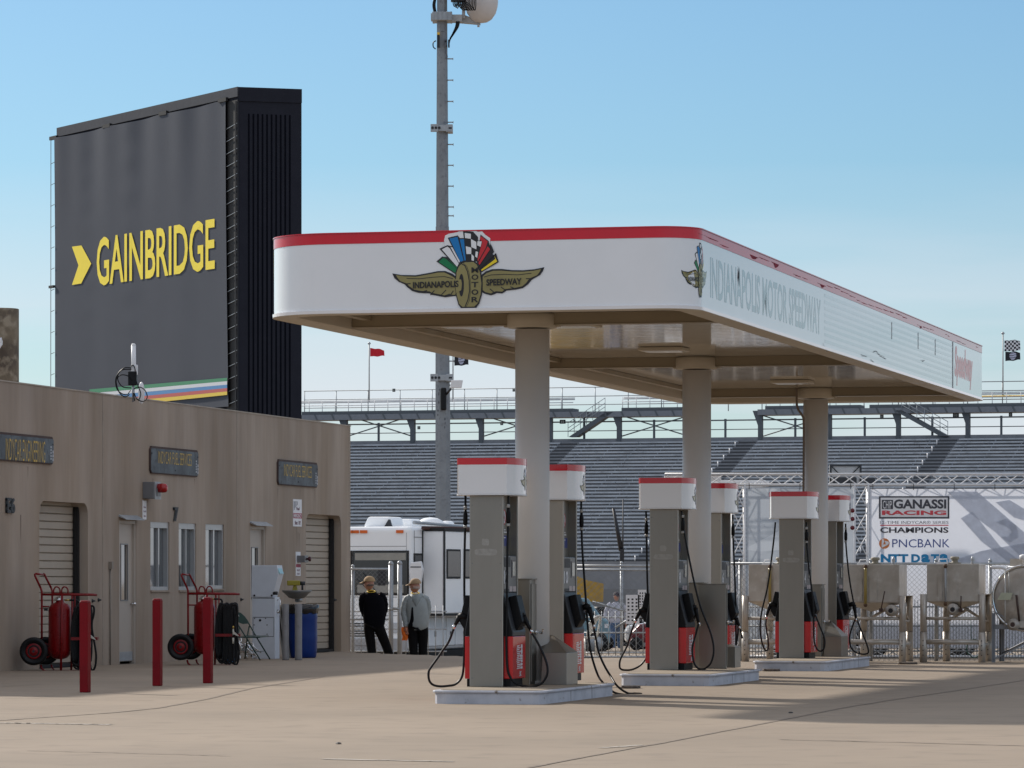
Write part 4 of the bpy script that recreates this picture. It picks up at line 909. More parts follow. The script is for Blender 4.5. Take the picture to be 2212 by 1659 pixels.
P('equipment_box', m, ink, pl)
m = MB(); m.box(pp(945,0).x,pp(950,0).x,-.4,-.2,pp(0,78).z,pp(0,73).z); P('yellow_tag', m, M('tag_yellow',(.8,.5,.05),.5), pl)
dark_st = M('mast_stain', (.10,.11,.13), .6)
m = MB(); rr = random.Random(2)
def blot(u, v, w, h):
    n = 9; m.poly([pp(u+w*cos(q)*rr.uniform(.6,1), v+h*sin(q)*rr.uniform(.75,1), -.262) for q in [i*2*pi/n for i in range(n)]])
for a in ((962,95,4,8),(963,110,3,9),(965,122,2.5,8),(961,88,3,4),(956,68,5,1.5)): blot(*a)
for v in range(842, 925, 9): blot(rr.uniform(944,966), v, rr.uniform(1,2.4), rr.uniform(2,5))
PS('stain', m, dark_st, pl, recalc=False)
fl = E('flood_lamp', 'small white flat antenna panel clamped to the mast above the stand roof line', 'antenna', loc=PX(984,829,PY-1))
m = MB(); c = Vector((0,0,0)); m.prism([PX(972,838,PY-1)-fl.location,PX(997,838,PY-1)-fl.location,PX(1000,821,PY-1)-fl.location,PX(975,821,PY-1)-fl.location], (0,.12,0)); P('panel', m, white_paint, fl, bevel=.02)
m = MB(); m.tube([PX(974,840,PY-.8)-fl.location, PX(964,852,PY-.5)-fl.location], .04, 6); P('bracket', m, ink, fl)
jb = T('junction_box', MB().box(-.10,.10,-.1,.1,-.38,.38), black, 'small black box strapped to the mast below the white panel', 'box', loc=PX(958,862,PY-.45), bevel=.05)
# ---------------------------------------------------------------- grandstand
SF = Frame(PX(1500,0,250).x, 250, math.atan(.30)); SF.o.z = -1
stand = E('grandstand', 'long grey aluminium bleacher grandstand across the background', 'grandstand', SF)
SXL, SXR = -48, 46; nrow = 34; zb0 = SF.zv(1212, 0, 0); ztop = SF.zv(950, 0, nrow*.8); rise = (ztop-zb0)/nrow
seat_m = layered('bench_aluminium', (.40,.43,.47), (.50,.53,.57), .35, .65, .35, .5, c3=(.30,.31,.33), s3=1.5, metal=.25, t3=(.5,.75)); ter_m = M('terrace_grey', (.21,.22,.24), .8, var=.2, scale=1)
m = MB()
for k in range(nrow+1):
    m.add([(SXL,k*.8,zb0+k*rise),(SXR,k*.8,zb0+k*rise),(SXR,(k+1)*.8,zb0+k*rise),(SXL,(k+1)*.8,zb0+k*rise)], [(0,1,2,3)])
    m.add([(SXL,(k+1)*.8,zb0+k*rise),(SXR,(k+1)*.8,zb0+k*rise),(SXR,(k+1)*.8,zb0+(k+1)*rise),(SXL,(k+1)*.8,zb0+(k+1)*rise)], [(0,1,2,3)])
m.box(SXL,SXR,.0,.3,0,zb0-.01); m.box(SXL,SXR,(nrow+1)*.8+.01,(nrow+1)*.8+.3,0,zb0+(nrow+1)*rise)
P('terrace', m, ter_m, stand, recalc=False)
ytop = nrow*.8
ais = [SF.xu(u, ytop) for u in (1233, 1618, 2052)]
segs = []; prev = SXL
for a in ais: segs.append((prev, a-.65)); prev = a+.65
segs.append((prev, SXR))
rr = random.Random(4)
for k in range(nrow):
    m = MB(); z = zb0+k*rise+.10; y = k*.8+.42
    for a, b in segs:
        x = a
        while x < b-.1:
            x2 = min(b, x+rr.uniform(4,7)); dz = rr.uniform(-.008,.008); m.box(x+.012, x2-.012, y, y+.29, z+dz, z+.10+dz); x = x2
        xx = a+.6
        while xx < b: m.box(xx-.03,xx+.03,y+.08,y+.14,z-.10,z-.005); xx += 1.83
    P('bench_row', m, seat_m, stand)
for a in ais:
    m = MB()
    for k in range(nrow): m.box(a-.55,a+.55,k*.8+.1,k*.8+.45,zb0+k*rise+.002,zb0+k*rise+.12)
    P('aisle_stair', m, M('aisle_dark',(.055,.058,.065),.8), stand)
m = MB()
for a in ais[1:]:
    for k in range(0, nrow, 1):
        if k%2==0: m.tube([(a-.62,k*.8+.3,zb0+k*rise),(a-.62,k*.8+.3,zb0+k*rise+.34)], .04, 5)
PS('aisle_post', m, white_paint, stand)
# top rear structure
sm_ = M('stand_frame_grey', (.085,.10,.115), .6, var=.1); rl = M('rail_grey', (.30,.33,.35), .5, metal=.3)
yt = ytop+.9
def sp(u, v, y=yt): return SF.px(u, v, y)
def sl_(u): return (u-1500)*-.0105      # rows climb slightly to the right in the picture
XL_, XR_ = SF.xu(640, yt), SXR
zbm = SF.zv(887-8, 0, yt)
for u in (597,746,892,1040,1189,1338,1490,1643,1792,1941,2091,2240):
    x = SF.xu(u, yt); zt_ = SF.zv(886, 0, yt); m = MB(); m.box(x-.14,x+.14,yt-.2,yt+.2,zb0+nrow*rise,zt_); m.prism([(x-.14,yt-.2,zt_-.01),(x-.14,yt-.2,zt_-1.0),(x-.5,yt-.2,zt_-.01)], (0,.3,0)); P('roof_post', m, sm_, stand)
zdk0, zdk1 = SF.zv(896,0,yt), SF.zv(884,0,yt)
m = MB()
for (u0, u1) in ((600,1236),(1236,1340),(1340,1492),(1640,2290)):
    x0, x1 = SF.xu(u0,yt), SF.xu(u1,yt); m.box(x0,x1,yt-.5,yt+1.5,zdk0,zdk1)
P('deck_beam', m, M('deck_grey',(.17,.185,.21),.6,var=.1), stand)
m = MB()
u = 610
while u < 2250:
    if not 1492 < u < 1640: x = SF.xu(u,yt); m.prism([(x,yt-.52,zdk1),(x+.18,yt-.52,zdk0),(x+.30,yt-.52,zdk0),(x+.12,yt-.52,zdk1)], (0,.02,0))
    u += 36.7
P('deck_bracket', m, sm_, stand)
zs0 = SF.zv(884,0,yt)+.01; m = MB()
for (u0, u1) in ((655,1240),(1345,1492),(1655,1860),(1880,2290)):
    x0, x1 = SF.xu(u0,yt), SF.xu(u1,yt); m.box(x0,x1,yt-.3,yt+1.2,zs0,zs0+.22)
PS('deck_kick', m, sm_, stand)
m = MB()
for (u0, u1) in ((640,1240),(1345,1492),(1655,2290)):
    x0, x1 = SF.xu(u0,yt), SF.xu(u1,yt)
    for h, y, r in ((.62,-.2,.028),(.85,.2,.05),(.95,.25,.03)): m.tube([(x0,yt+y,zs0+h),(x1,yt+y,zs0+h)], r, 5)
    x = x0
    while x < x1: m.tube([(x,yt,zs0),(x,yt,zs0+.95)], .025, 5); x += .95
P('deck_seating', m, M('deck_seat_white',(.50,.51,.53),.5), stand)
m = MB(); yb = yt+1.6
zr = [SF.zv(v, 0, yb) for v in (830, 849.5, 868)]
for z in zr: m.tube([(XL_,yb,z),(XR_,yb,z)], .032, 5)
x = SF.xu(658,yb); st = SF.xu(1058,yb)-SF.xu(988,yb)
while x < XR_: m.tube([(x,yb,zdk1),(x,yb,zr[0])], .035, 5); x += st*1.0
P('back_rail', m, rl, stand)
m = MB(); yc = yt+.1
for v in (906, 926, 947): z = SF.zv(v,0,yc); m.tube([(SF.xu(600,yc),yc,z),(XR_,yc,z)], .03 if v != 906 else .05, 5)
for u in (818,967,1115,1262,1413,1567,1718,1868,2014,2163): x = SF.xu(u,yc); m.box(x-.07,x+.07,yc-.05,yc+.05,zb0+nrow*rise,SF.zv(903 if u not in (1262,) else 890,0,yc))
P('mid_rail', m, sm_, stand)
m = MB()
for (a, b) in ((746,892),(1040,1189),(1338,1490),(1643,1792)):
    for (u0,v0,u1,v1) in ((a+6,898,b-3,942),(a+6,942,b-3,898)): m.tube([SF.px(u0,v0,yc+.2),SF.px(u1,v1,yc+.2)], .045, 5)
PS('cross_brace', m, M('brace_grey',(.20,.225,.235),.5), stand)
for (ub, vb, ut, vt) in ((1228,944,1308,890),(2048,942,1948,886)):
    m = MB(); a, b = SF.px(ub,vb,yc-.6), SF.px(ut,vt,yc-.6); m.prism([a,a+Vector((.55 if ut>ub else -.55,0,0)),b+Vector((.55 if ut>ub else -.55,0,0)),b], (0,.9,0)); o = P('stair_flight', m, sm_, stand)
    m = MB()
    for h in (.35,.6,.95): m.tube([a+Vector((0,-.1,h)),b+Vector((0,-.1,h))], .022, 5)
    for i in range(7): p = a.lerp(b, i/6); m.tube([p+Vector((0,-.1,0)),p+Vector((0,-.1,.95))], .022, 5)
    P('stair_rail', m, rl, o)
m = MB(); z = SF.zv(862,0,yb); m.tube([(SF.xu(2121,yb-.3),yb-.3,z),(SXR,yb-.3,z)], .07, 6); P('yellow_handrail', m, M('safety_yellow',(.65,.42,.03),.5), stand)
for (u, v, w, h, y) in ((851,843,6,7,yb),(905,924,6,7,yc),(1412,870-26,5,6,yb),(1110,843,5,6,yb),(1084,915,6,7,yc),(1215.5,911,12,9,yc),(1241,908,4,4,yc),(1534-0,908,0,0,yc),(1332,912,6,7,yc),(1528,916,7,8,yc),(1905,900-0,7,8,yc),(1822,905,0,0,yc),(2065,897,12,9,yc),(2183,895,7,8,yc)):
    if not w: continue
    c = SF.px(u, v, y-.12); k_ = SF.w(0,y).y/F*1.0
    r = E('stand_number_sign', 'small dark square row sign on the grandstand rail at %s' % ('the upper walkway' if y == yb else 'the lower back rail'), 'sign', loc=SF.w(c.x,c.y,c.z), rz=-SF.a, group='dark square signs on the grandstand rails '+('upper' if y == yb else 'lower'))
    m = MB(); m.box(-w/2*k_*1.1,w/2*k_*1.1,-.03,.0,-h/2*k_,h/2*k_); P('board', m, ink, r)
    m = MB(); m.box(-w*.25*k_,-w*.06*k_,-.036,-.031,-h*.3*k_,h*.3*k_); m.box(w*.06*k_,w*.25*k_,-.036,-.031,-h*.3*k_,h*.3*k_); P('figures', m, M('sign_grey_ink',(.30,.31,.28),.6), r)
# flags on the stand
flw = M('flag_white', (.7,.7,.72), .8, var=.03); flb = M('flag_black', (.015,.016,.022), .8); flr = M('flag_red', (.55,.008,.02), .8, var=.05)
def flagpole(u, v0, v1, label):
    r = E('flagpole', label, 'flagpole', loc=SF.w(*sp(u, v1, yb-.3)), rz=-SF.a, group='flagpoles on the grandstand roof'); h = (v1-v0)*SF.w(0,yb).y/F
    m = MB(); m.tube([(0,0,0),(0,0,h)], .045, 8); P('pole', m, M('pole_grey',(.42,.42,.41),.5), r); m = MB(); m.lathe([(.02,0),(.11,.06),(.12,.11),(.02,.2)], (0,0,h), 'z', 10); P('finial', m, galv, r)
def flag(u0, u1, vt, vb, label, kind, droop=0):
    k_ = SF.w(0,yb).y/F; c = SF.w(*sp(u0, vb, yb-.3)); wd_, h = (u1-u0)*k_/SF.c*.95, (vb-vt)*k_
    m = MB(); NXf, NZf = 24, 16; vs = []
    for j in range(NZf+1):
        for i in range(NXf+1):
            t = i/NXf; s_ = j/NZf; x = t*wd_*(1-.05*s_*sin(t*3)); z = s_*h*(1-droop*t*.55)+(droop*h*.35*t if kind!='red' else -.0)+.05*sin(t*9+s_*2)*t-.0*t
            vs.append((x+.05, .10*sin(t*8+s_)*t, z))
    for j in range(NZf):
        for i in range(NXf):
            cm = 0
            if kind == 'check': cm = ((i//3)+(j//3))%2
            if kind == 'logo': cm = 1 if ((i-12)/6.0)**2+((j-8)/6.5)**2 < 1 and (j%4 != 1) else 0
            m.f.append([j*(NXf+1)+i, j*(NXf+1)+i+1, (j+1)*(NXf+1)+i+1, (j+1)*(NXf+1)+i]); m.m.append(cm); m.sm.append(True)
    m.v = [Vector(v) for v in vs]
    mats = {'red':[flr],'check':[flb,flw],'logo':[flb,M('flag_pale',(.45,.46,.58),.8)]}[kind]
    T('flag', m, mats, label, 'flag', loc=c, rz=-SF.a, recalc=False)
flagpole(797.5, 741, 868, 'thin pole flying the red flag'); flag(798, 831, 751, 770, 'plain red flag blowing to the right', 'red', .45)
flagpole(978.5, 700, 868, 'pole mostly hidden behind the mast, flying the dark logo flag'); flag(980, 1012, 765, 790, 'black flag with a pale round logo beside the mast', 'logo', .1); flag(979, 1008, 738, 760, 'chequered flag under the canopy edge beside the mast', 'check', .1)
flagpole(2166.5, 725, 855, 'pole at the far right with two flags'); flag(2168, 2202, 735.5, 759, 'black and white chequered flag at the far right', 'check', .05); flag(2170, 2202, 760, 780, 'black logo flag under the chequered flag at the far right', 'logo', .25)
# dark mast with slanted arm in front of the stand
r = E('camera_mast', 'thin dark mast with a leaning arm in front of the bleachers', 'mast', loc=PX(1343, 1300, 120)); q_ = lambda u, v: PX(u, v, 120)-r.location
m = MB(); m.tube([q_(1343,1330),q_(1343,1205)], .05, 6); m.tube([q_(1345,1225),q_(1346,1078)], [.03,.015], 6); P('pole', m, M('mast_dark',(.05,.05,.055),.6), r)
m = MB(); m.tube([q_(1342,1190),q_(1325,1098)], [.07,.04], 6); m.box(q_(1339,0).x,q_(1348,0).x,-.1,.1,q_(0,1212).z,q_(0,1186).z); P('arm', m, ink, r)
# ---------------------------------------------------------------- motorhome
RF = Frame(PX(889,0,100).x, 100, radians(18)); RF.o.z = -.64
rv = E('motorhome', 'large white motorhome facing the yard behind the gate', 'motorhome', RF)
rvw = M('motorhome_white', (.90,.91,.92), .25, var=.03, scale=1, rvar=.15); dgl = M('tinted_glass', (.012,.013,.015), .04, var=0, spec=.8)
zt = RF.zv(1137,0,0); ry = lambda u: RF.yu(u, 0); rx_ = lambda u: RF.xu(u, 0)
m = MB(); m.box(-2.5,0,0,9.5,.32,zt); P('body', m, rvw, rv, bevel=.12, seg=4)
wx0, wx1 = rx_(764.5), rx_(881); wz0, wz1 = RF.zv(1283,-.5,0), RF.zv(1192,-.5,0)
m = MB(); m.box(wx0-.03,wx1+.03,-.02,.0,wz0-.03,wz1+.03); m.box(rx_(700),rx_(761),-.02,.0,wz0-.03,wz1+.03); P('windscreen_seal', m, blk, rv)
m = MB(); m.box(wx0,wx1,-.03,-.021,wz0,wz1); P('windscreen', m, dgl, rv, bevel=.02)
m = MB(); m.box(rx_(700),rx_(758),-.03,-.021,wz0,wz1); P('windscreen', m, dgl, rv, bevel=.02)
m = MB(); m.box(wx0+.04,wx1-.04,-.036,-.031,wz1-.2,wz1-.03); m.box(wx0+.1,wx1-.1,-.036,-.031,wz0+.03,wz0+.22); P('sun_visor', m, M('visor_beige',(.30,.29,.26),.6), rv)
m = MB(); m.tube([(wx0+.1,-.05,wz0+.35),(wx0+.45,-.05,wz0+.05)], .012, 5); m.tube([(wx0+.6,-.05,wz0+.03),(wx0+.25,-.05,wz0+.5)], .01, 5); m.box(wx0+.62,wx0+.82,-.037,-.032,wz0+.2,wz0+.6); P('wiper', m, ink, rv)
amber = M('amber_lens', (.7,.13,.01), .3)
for u in (757,768,786,864): m = MB(); x = rx_(u); m.box(x-.09,x+.09,-.03,-.001,RF.zv(1148,-1,0)-.04,RF.zv(1148,-1,0)+.03); P('marker_light', m, amber, rv)
def roofbox(u0, u1, v0, y0, y1, n, mt, bev=.06):
    m = MB(); x0, x1 = RF.xu(u0,y0), RF.xu(u1,y0); m.prism([(x0,y0,zt),(x1,y0,zt),(x1-.06,y0,RF.zv(v0,x1,y0)),(x0+.12,y0,RF.zv(v0,x0,y0))], (0,y1-y0,0)); P(n, m, mt, rv, bevel=bev)
roofbox(784,848,1116,1.0,1.9,'air_conditioner', rvw); roofbox(846,893,1121,2.6,3.4,'air_conditioner', rvw); roofbox(944,972,1125,4.5,5.0,'roof_vent', rvw)
roofbox(829,846,1122,.9,.99,'roof_grille', dgrey, .005)
m = MB(); cx = RF.xu(930,3.5); m.lathe([(.36,0),(.35,.10),(.29,.19),(.17,.25),(.02,.27)], (cx,3.5,zt), 'z', 28); P('satellite_dome', m, rvw, rv)
xs_ = RF.xu(958.5, ry(913))
m = MB(); m.tube([(-.15,.6,zt+.1),(-.15,6.2,zt+.02)], .045, 6); P('awning_rail', m, galv, rv)
m = MB(); m.tube([(.1,ry(905),RF.zv(1141,0,1)),(xs_+.05,ry(962),RF.zv(1143,0,3)),(xs_+.05,8.2,RF.zv(1146,0,6))], .05, 8); P('awning_roller', m, M('awning_brown',(.06,.025,.02),.7), rv)
# side
ya = ry(913); za, zb_ = RF.zv(1325,0,2), RF.zv(1148,0,2); xs = RF.xu(958.5, ya)
m = MB(); m.box(-.1,xs,ya,8.2,za,zb_); P('slide_out', m, rvw, rv, bevel=.03)
m = MB(); m.box(.002,xs-.01,ya+.02,8.2,za-.05,za-.004); m.box(.002,xs+.03,ya-.03,8.3,zb_+.004,zb_+.07); m.box(xs-.005,xs+.012,ya-.02,ya+.10,za-.03,zb_); m.box(.001,.02,ya-.05,ya-.004,za,zb_); PS('slide_seal', m, blk, rv)
for (u0,u1,v0,v1,x) in ((893,911,1195,1255,0),(964,994,1186,1250,xs),(1001,1032,1186,1250,xs),(1045,1080,1186,1250,xs)):
    y0, y1 = RF.yu(u0,x), RF.yu(u1,x); z0_, z1_ = RF.zv(v1,x,y0), RF.zv(v0,x,y0); m = MB(); m.box(x+.001,x+.02,y0,y1,z0_,z1_); o = P('side_window', m, blk, rv, bevel=.01)
    m = MB(); m.box(x+.021,x+.024,y0+.07,y1-.07,z0_+.05,z1_-.05); P('pane', m, M('curtained_glass',(.04,.042,.045),.15,var=.5,scale=9,stretch=(1,6,.3),spec=.4), o)
m = MB(); c = RF.px(900,1235,-.25); m.prism([(c.x-.14,-.3,c.z+.22),(c.x+.12,-.3,c.z+.25),(c.x+.16,-.3,c.z+.05),(c.x+.10,-.3,c.z-.38),(c.x-.10,-.3,c.z-.38),(c.x-.18,-.3,c.z+.0)], (0,.12,0)); P('wing_mirror', m, white_paint, rv, bevel=.02)
m = MB(); m.box(c.x-.14,c.x+.13,-.305,-.301,c.z+.10,c.z+.125); P('mirror_gap', m, dgrey, rv)
for i, (u0,u1) in enumerate(((905,917),(919,957),(963,980),(982,1018),(1020,1050))):
    y0, y1 = ry(u0), ry(u1); m = MB(); m.box(.001,.025,y0+.02,y1-.02,.42,RF.zv(1334,0,y0)); o = P('locker_door', m, rvw, rv, bevel=.015)
    m = MB(); m.box(.026,.035,(y0+y1)/2-.05,(y0+y1)/2+.05,RF.zv(1376,0,y0),RF.zv(1366,0,y0)+.02); P('latch', m, ink, o)
for x, y in ((-.25,.9),(-2.2,.9),(-.25,7.2),(-2.2,7.2)):
    m = MB(); m.lathe([(.2,-.13),(.45,-.12),(.48,-.05),(.48,.08),(.45,.13),(.2,.14)], (x,y,.48), 'x', 24); P('wheel', m, black, rv)
m = MB(); m.box(-2.4,-.1,-.06,.0,.3,.62); m.box(-1.6,-.9,-.08,-.061,.45,.6); P('bumper', m, M('bumper_grey',(.35,.35,.36),.4), rv, bevel=.02)
m = MB()
for z in (RF.zv(1290,0,0), RF.zv(1180,0,0), RF.zv(1330,0,0)): m.box(-2.4,-.13,-.004,-.001,z-.008,z+.008)
m.box(-.135,-.125,-.004,-.001,.7,zt-.15); PS('body_seam', m, M('rv_seam',(.35,.35,.36),.5), rv)
m = MB()
for i in range(6): m.box(-1.75,-.75,-.02,-.001,.66+i*.06,.69+i*.06)
PS('grille_bar', m, dgrey, rv)
m = MB()
for z in (RF.zv(1160,0,0), .42): m.box(.001,.006,.15,9.3,z-.01,z+.01)
m.box(.001,.008,ry(887)+.25,ry(887)+.27,.4,zt-.1) ; PS('side_trim', m, M('rv_trim',(.25,.25,.26),.5), rv)
for x in (-2.15,-.4): m = MB(); m.box(x-.17,x+.17,-.02,-.001,.75,1.0); P('headlight', m, M('lamp_glass',(.5,.52,.55),.1), rv, bevel=.02)
m = MB(); m.box(-2.48,-.02,.05,9.4,.0+.12,.31); P('chassis', m, blk, rv)
# ---------------------------------------------------------------- chain link fences
pipe_m = galv
def links(mb, x0, x1, z0, z1, pitch, r=.0022):
    h = z1-z0; k = x0-h
    while k < x1:
        for sg in (1, -1):
            xa, xb = (k, k+h); za, zb = (z0, z1) if sg > 0 else (z1, z0)
            ta = max(0, (x0-xa)/h); tb = min(1, (x1-xa)/h)
            if tb > ta:
                p = Vector((xa+h*ta, .0 if sg > 0 else .004, za+(zb-za)*ta)); q = Vector((xa+h*tb, .0 if sg>0 else .004, za+(zb-za)*tb)); mb.tube([p, q], r, 3, cap=False)
        k += pitch
wire_m = M('fence_wire', (.22,.235,.25), .5, metal=.3, var=0)
def fence(u0, u1, vt, vb, Y, label, posts, pitch=.075, rail=True, brace=None, bottom=False, z0=None, dark=None, r=.0024):
    fr = Frame(0, Y, 0); fr.o.x = PX((u0+u1)/2, 0, Y).x; xa, xb = PX(u0,0,Y).x-fr.o.x, PX(u1,0,Y).x-fr.o.x
    zt_ = PX(0,vt,Y).z; zb__ = PX(0,vb,Y).z if z0 is None else z0
    rt = E('chain_link_fence', label, 'fence', fr, group='chain link fences'); m = MB(); links(m, xa, xb, zb__+.03, zt_, pitch, r); P('wire_mesh', m, dark or wire_m, rt, recalc=False)
    if rail: m = MB(); m.tube([(xa,.02,zt_),(xb,.02,zt_)], .024, 8); P('top_rail', m, pipe_m, rt)
    if bottom: m = MB(); m.tube([(xa,.02,zb__+.04),(xb,.02,zb__+.04)], .024, 8); P('bottom_rail', m, pipe_m, rt)
    for u in posts:
        x = PX(u,0,Y).x-fr.o.x; m = MB(); m.tube([(x,.05,gz(x+fr.o.x,Y)),(x,.05,zt_+.04)], .032, 10); m.lathe([(.036,0),(.03,.03),(.01,.05)], (x,.05,zt_+.04), 'z', 8); P('fence_post', m, pipe_m, rt)
    for b in (brace or []): m = MB(); m.tube([Vector((PX(b[0],0,Y).x-fr.o.x,.03,PX(0,b[1],Y).z)), Vector((PX(b[2],0,Y).x-fr.o.x,.03,PX(0,b[3],Y).z))], .022, 8); P('brace', m, pipe_m, rt)
    return rt
fence(1555, 2300, 1217.5, 1432, 70.6, 'long chain link fence with a blue-grey top rail behind the steel tanks', (1600,1741,1882,2023,2140), pitch=.085)
fence(1225, 1560, 1231, 1424, 76.5, 'chain link fence panel with crossed braces in front of the walking man', (1240,1545), pitch=.12, bottom=True, brace=[(1370,1330,1470,1290)[0:0] or (1360,1334,1465,1262),(1392,1332,1500,1396),(1280,1300,1392,1332),(1330,1356,1400,1312)], r=.0035)
fence(1240, 1480, 1222, 1262, 84, 'upper fence rail with dark mesh beyond the braced panel', (1343,), pitch=.12, z0=.6)
g_ = fence(690, 842, 1229, 1413, 82.2, 'chain link gate leaf beside the garage corner', (762,), pitch=.09, bottom=False, brace=[(690,1338,846,1338)], z0=-.38)
for u, v0, lab in ((844.5,1220,'white-capped gate post nearer the man in black'),(863.5,1219,'lone grey gate post between the two men')):
    p = PX(u,0,81.9); m = MB(); hh = PX(0,v0,81.9).z+.42; m.tube([(0,0,0),(0,0,hh)], .048, 12); m.lathe([(.05,0),(.052,.02),(.035,.06),(.005,.075)], (0,0,hh), 'z', 12)
    if u > 850: m.tube([(-.16,-.02,PX(0,1315,81.9).z+.42),(.06,-.02,PX(0,1315,81.9).z+.42)], .03, 8)
    else:
        for hz_ in (.35,1.2): m.lathe([(.056,0),(.056,.05)], (0,0,hz_), 'z', 12)
    T('gate_post', m, galv, lab, 'post', loc=(p.x, 81.9, -.42))
# low picket barriers
def barrier(u0, u1, vt, vb, Y, sp_, label, mt=None, r=.008):
    fr = Frame(PX(u0,0,Y).x, Y, 0); L_ = PX(u1,0,Y).x-fr.o.x; zt_ = PX(0,vt,Y).z; zb__ = PX(0,vb,Y).z
    rt = E('barrier', label, 'barrier', fr, group='grey bar barriers'); m = MB(); x = 0
    while x < L_: m.tube([(x,0,zb__),(x,0,zt_)], r, 5); x += sp_
    P('bar', m, mt or galv, rt)['kind'] = 'stuff'
    m = MB()
    for z in (zb__+.12, zb__+.55*(zt_-zb__), zt_-.12): m.tube([(0,.012,z),(L_,.012,z)], .014, 6)
    P('rail', m, mt or galv, rt)
barrier(700, 965, 1308, 1420, 84, .15, 'low bar barrier in front of the motorhome')
barrier(1600, 2260, 1296, 1421, 73.4, .052, 'grey bar barrier behind the tank fence', M('barrier_grey',(.22,.24,.26),.5), .007)
barrier(1255, 1500, 1320, 1424, 78.5, .13, 'bar barrier behind the braced fence panel')
# ---------------------------------------------------------------- white truss stage with banners
TY = 75.0; tk = TY/F
tz = lambda v: PX(0,v,TY).z
tx = lambda u: PX(u,0,TY).x
truss_m = M('truss_white', (.66,.66,.67), .4, metal=.15, var=.05)
TRr = E('truss_frame', 'white lattice truss frame carrying the large banners', 'truss', loc=(0, TY, 0))
def boxtruss_h(u0, u1, vt, vb, parent, y=0, dep=.26, n=None, r=.022):
    x0, x1, z0, z1 = tx(u0), tx(u1), tz(vb), tz(vt); m = MB()
    for yy in (y, y+dep):
        for z in (z0, z1): m.tube([(x0,yy,z),(x1,yy,z)], r, 8)
    n = n or int((x1-x0)/.26); st = (x1-x0)/n
    for i in range(n):
        a, b = x0+i*st, x0+(i+1)*st
        m.tube([(a,y,z0 if i%2 else z1),(b,y,z1 if i%2 else z0)], r*.45, 5, cap=False); m.tube([(a,y+dep,z1 if i%2 else z0),(b,y+dep,z0 if i%2 else z1)], r*.45, 5, cap=False); m.tube([(a,y if i%2 else y+dep,z0),(b,y+dep if i%2 else y,z0)], r*.45, 5, cap=False)
    P('truss_beam', m, truss_m, parent)
def boxtruss_v(u0, u1, vt, parent, y=0):
    x0, x1 = tx(u0), tx(u1); z1 = tz(vt); m = MB()
    for yy in (y, y+.26):
        for x in (x0, x1): m.tube([(x,yy,-.05),(x,yy,z1)], .022, 8)
    n = int(z1/.42); st = z1/n
    for i in range(n):
        a, b = i*st, (i+1)*st; m.tube([(x0 if i%2 else x1,y,a),(x1 if i%2 else x0,y,b)], .010, 5, cap=False); m.tube([(x1 if i%2 else x0,y+.26,a),(x0 if i%2 else x1,y+.26,b)], .010, 5, cap=False)
    P('truss_tower', m, truss_m, parent)
boxtruss_h(1437, 2330, 1024, 1047, TRr, n=28)
boxtruss_v(1583, 1609, 1048, TRr); boxtruss_v(1846, 1876, 1048, TRr)
boxtruss_h(1560, 2330, 1399, 1418, TRr, n=24)
m = MB(); m.box(tx(1437),tx(1560),.3,.55,tz(1037),tz(1027))
P('folded_awning', m, truss_m, TRr)
boxtruss_h(1470, 1660, 1036, 1049, TRr, y=.9, r=.016)
m = MB(); m.box(tx(1540),tx(1660),.85,.88,tz(1041),tz(1035)); m.box(tx(1652),tx(1668),.8,1.1,tz(1048),tz(1037)); P('lamp_bar', m, white_paint, TRr)
# banners: cloth with slight ripple
def translu(m, col, f=.45):
    nt = m.node_tree; b = nt.nodes['Principled BSDF']; o = nt.nodes['Material Output']; t = N(nt,'ShaderNodeBsdfTranslucent'); t.inputs[0].default_value = (*col,1)
    for l in nt.links:
        if l.to_socket == b.inputs['Base Color']: nt.links.new(l.from_socket, t.inputs[0]); break
    x = N(nt,'ShaderNodeMixShader'); x.inputs[0].default_value = f; nt.links.new(b.outputs[0], x.inputs[1]); nt.links.new(t.outputs[0], x.inputs[2]); nt.links.new(x.outputs[0], o.inputs['Surface'])
def cloth_mat(name, c1, c2, c3):
    m = bpy.data.materials.new(name); m.use_nodes = True; nt = m.node_tree; b = nt.nodes['Principled BSDF']; b.inputs['Roughness'].default_value = .5
    t = N(nt,'ShaderNodeTexCoord'); mp = N(nt,'ShaderNodeMapping'); mp.inputs['Rotation'].default_value = (0, radians(-38), 0); mp.inputs['Scale'].default_value = (.9,1,2.6)
    nt.links.new(t.outputs['Object'], mp.inputs[0]); v = N(nt,'ShaderNodeTexVoronoi'); v.inputs['Scale'].default_value = .75; nt.links.new(mp.outputs[0], v.inputs['Vector'])
    nz = N(nt,'ShaderNodeTexNoise'); nz.inputs['Scale'].default_value = 1.1; nz.inputs['Detail'].default_value = 3; nt.links.new(mp.outputs[0], nz.inputs['Vector'])
    r = N(nt,'ShaderNodeMapRange'); r.inputs[1].default_value=.46; r.inputs[2].default_value=.54; nt.links.new(nz.outputs[0], r.inputs[0])
    mx = N(nt,'ShaderNodeMix', data_type='RGBA'); mx.inputs[6].default_value=(*c1,1); mx.inputs[7].default_value=(*c2,1); nt.links.new(r.outputs[0], mx.inputs[0])
    sp = N(nt,'ShaderNodeSeparateColor'); nt.links.new(v.outputs['Color'], sp.inputs[0]); r2 = N(nt,'ShaderNodeMapRange'); r2.inputs[1].default_value=.62; r2.inputs[2].default_value=.68; nt.links.new(sp.outputs[0], r2.inputs[0])
    m2 = N(nt,'ShaderNodeMix', data_type='RGBA'); m2.inputs[7].default_value=(*c3,1); nt.links.new(mx.outputs[2], m2.inputs[6]); nt.links.new(r2.outputs[0], m2.inputs[0]); nt.links.new(m2.outputs[2], b.inputs['Base Color']); translu(m, (.55,.57,.62), .3)
    return m
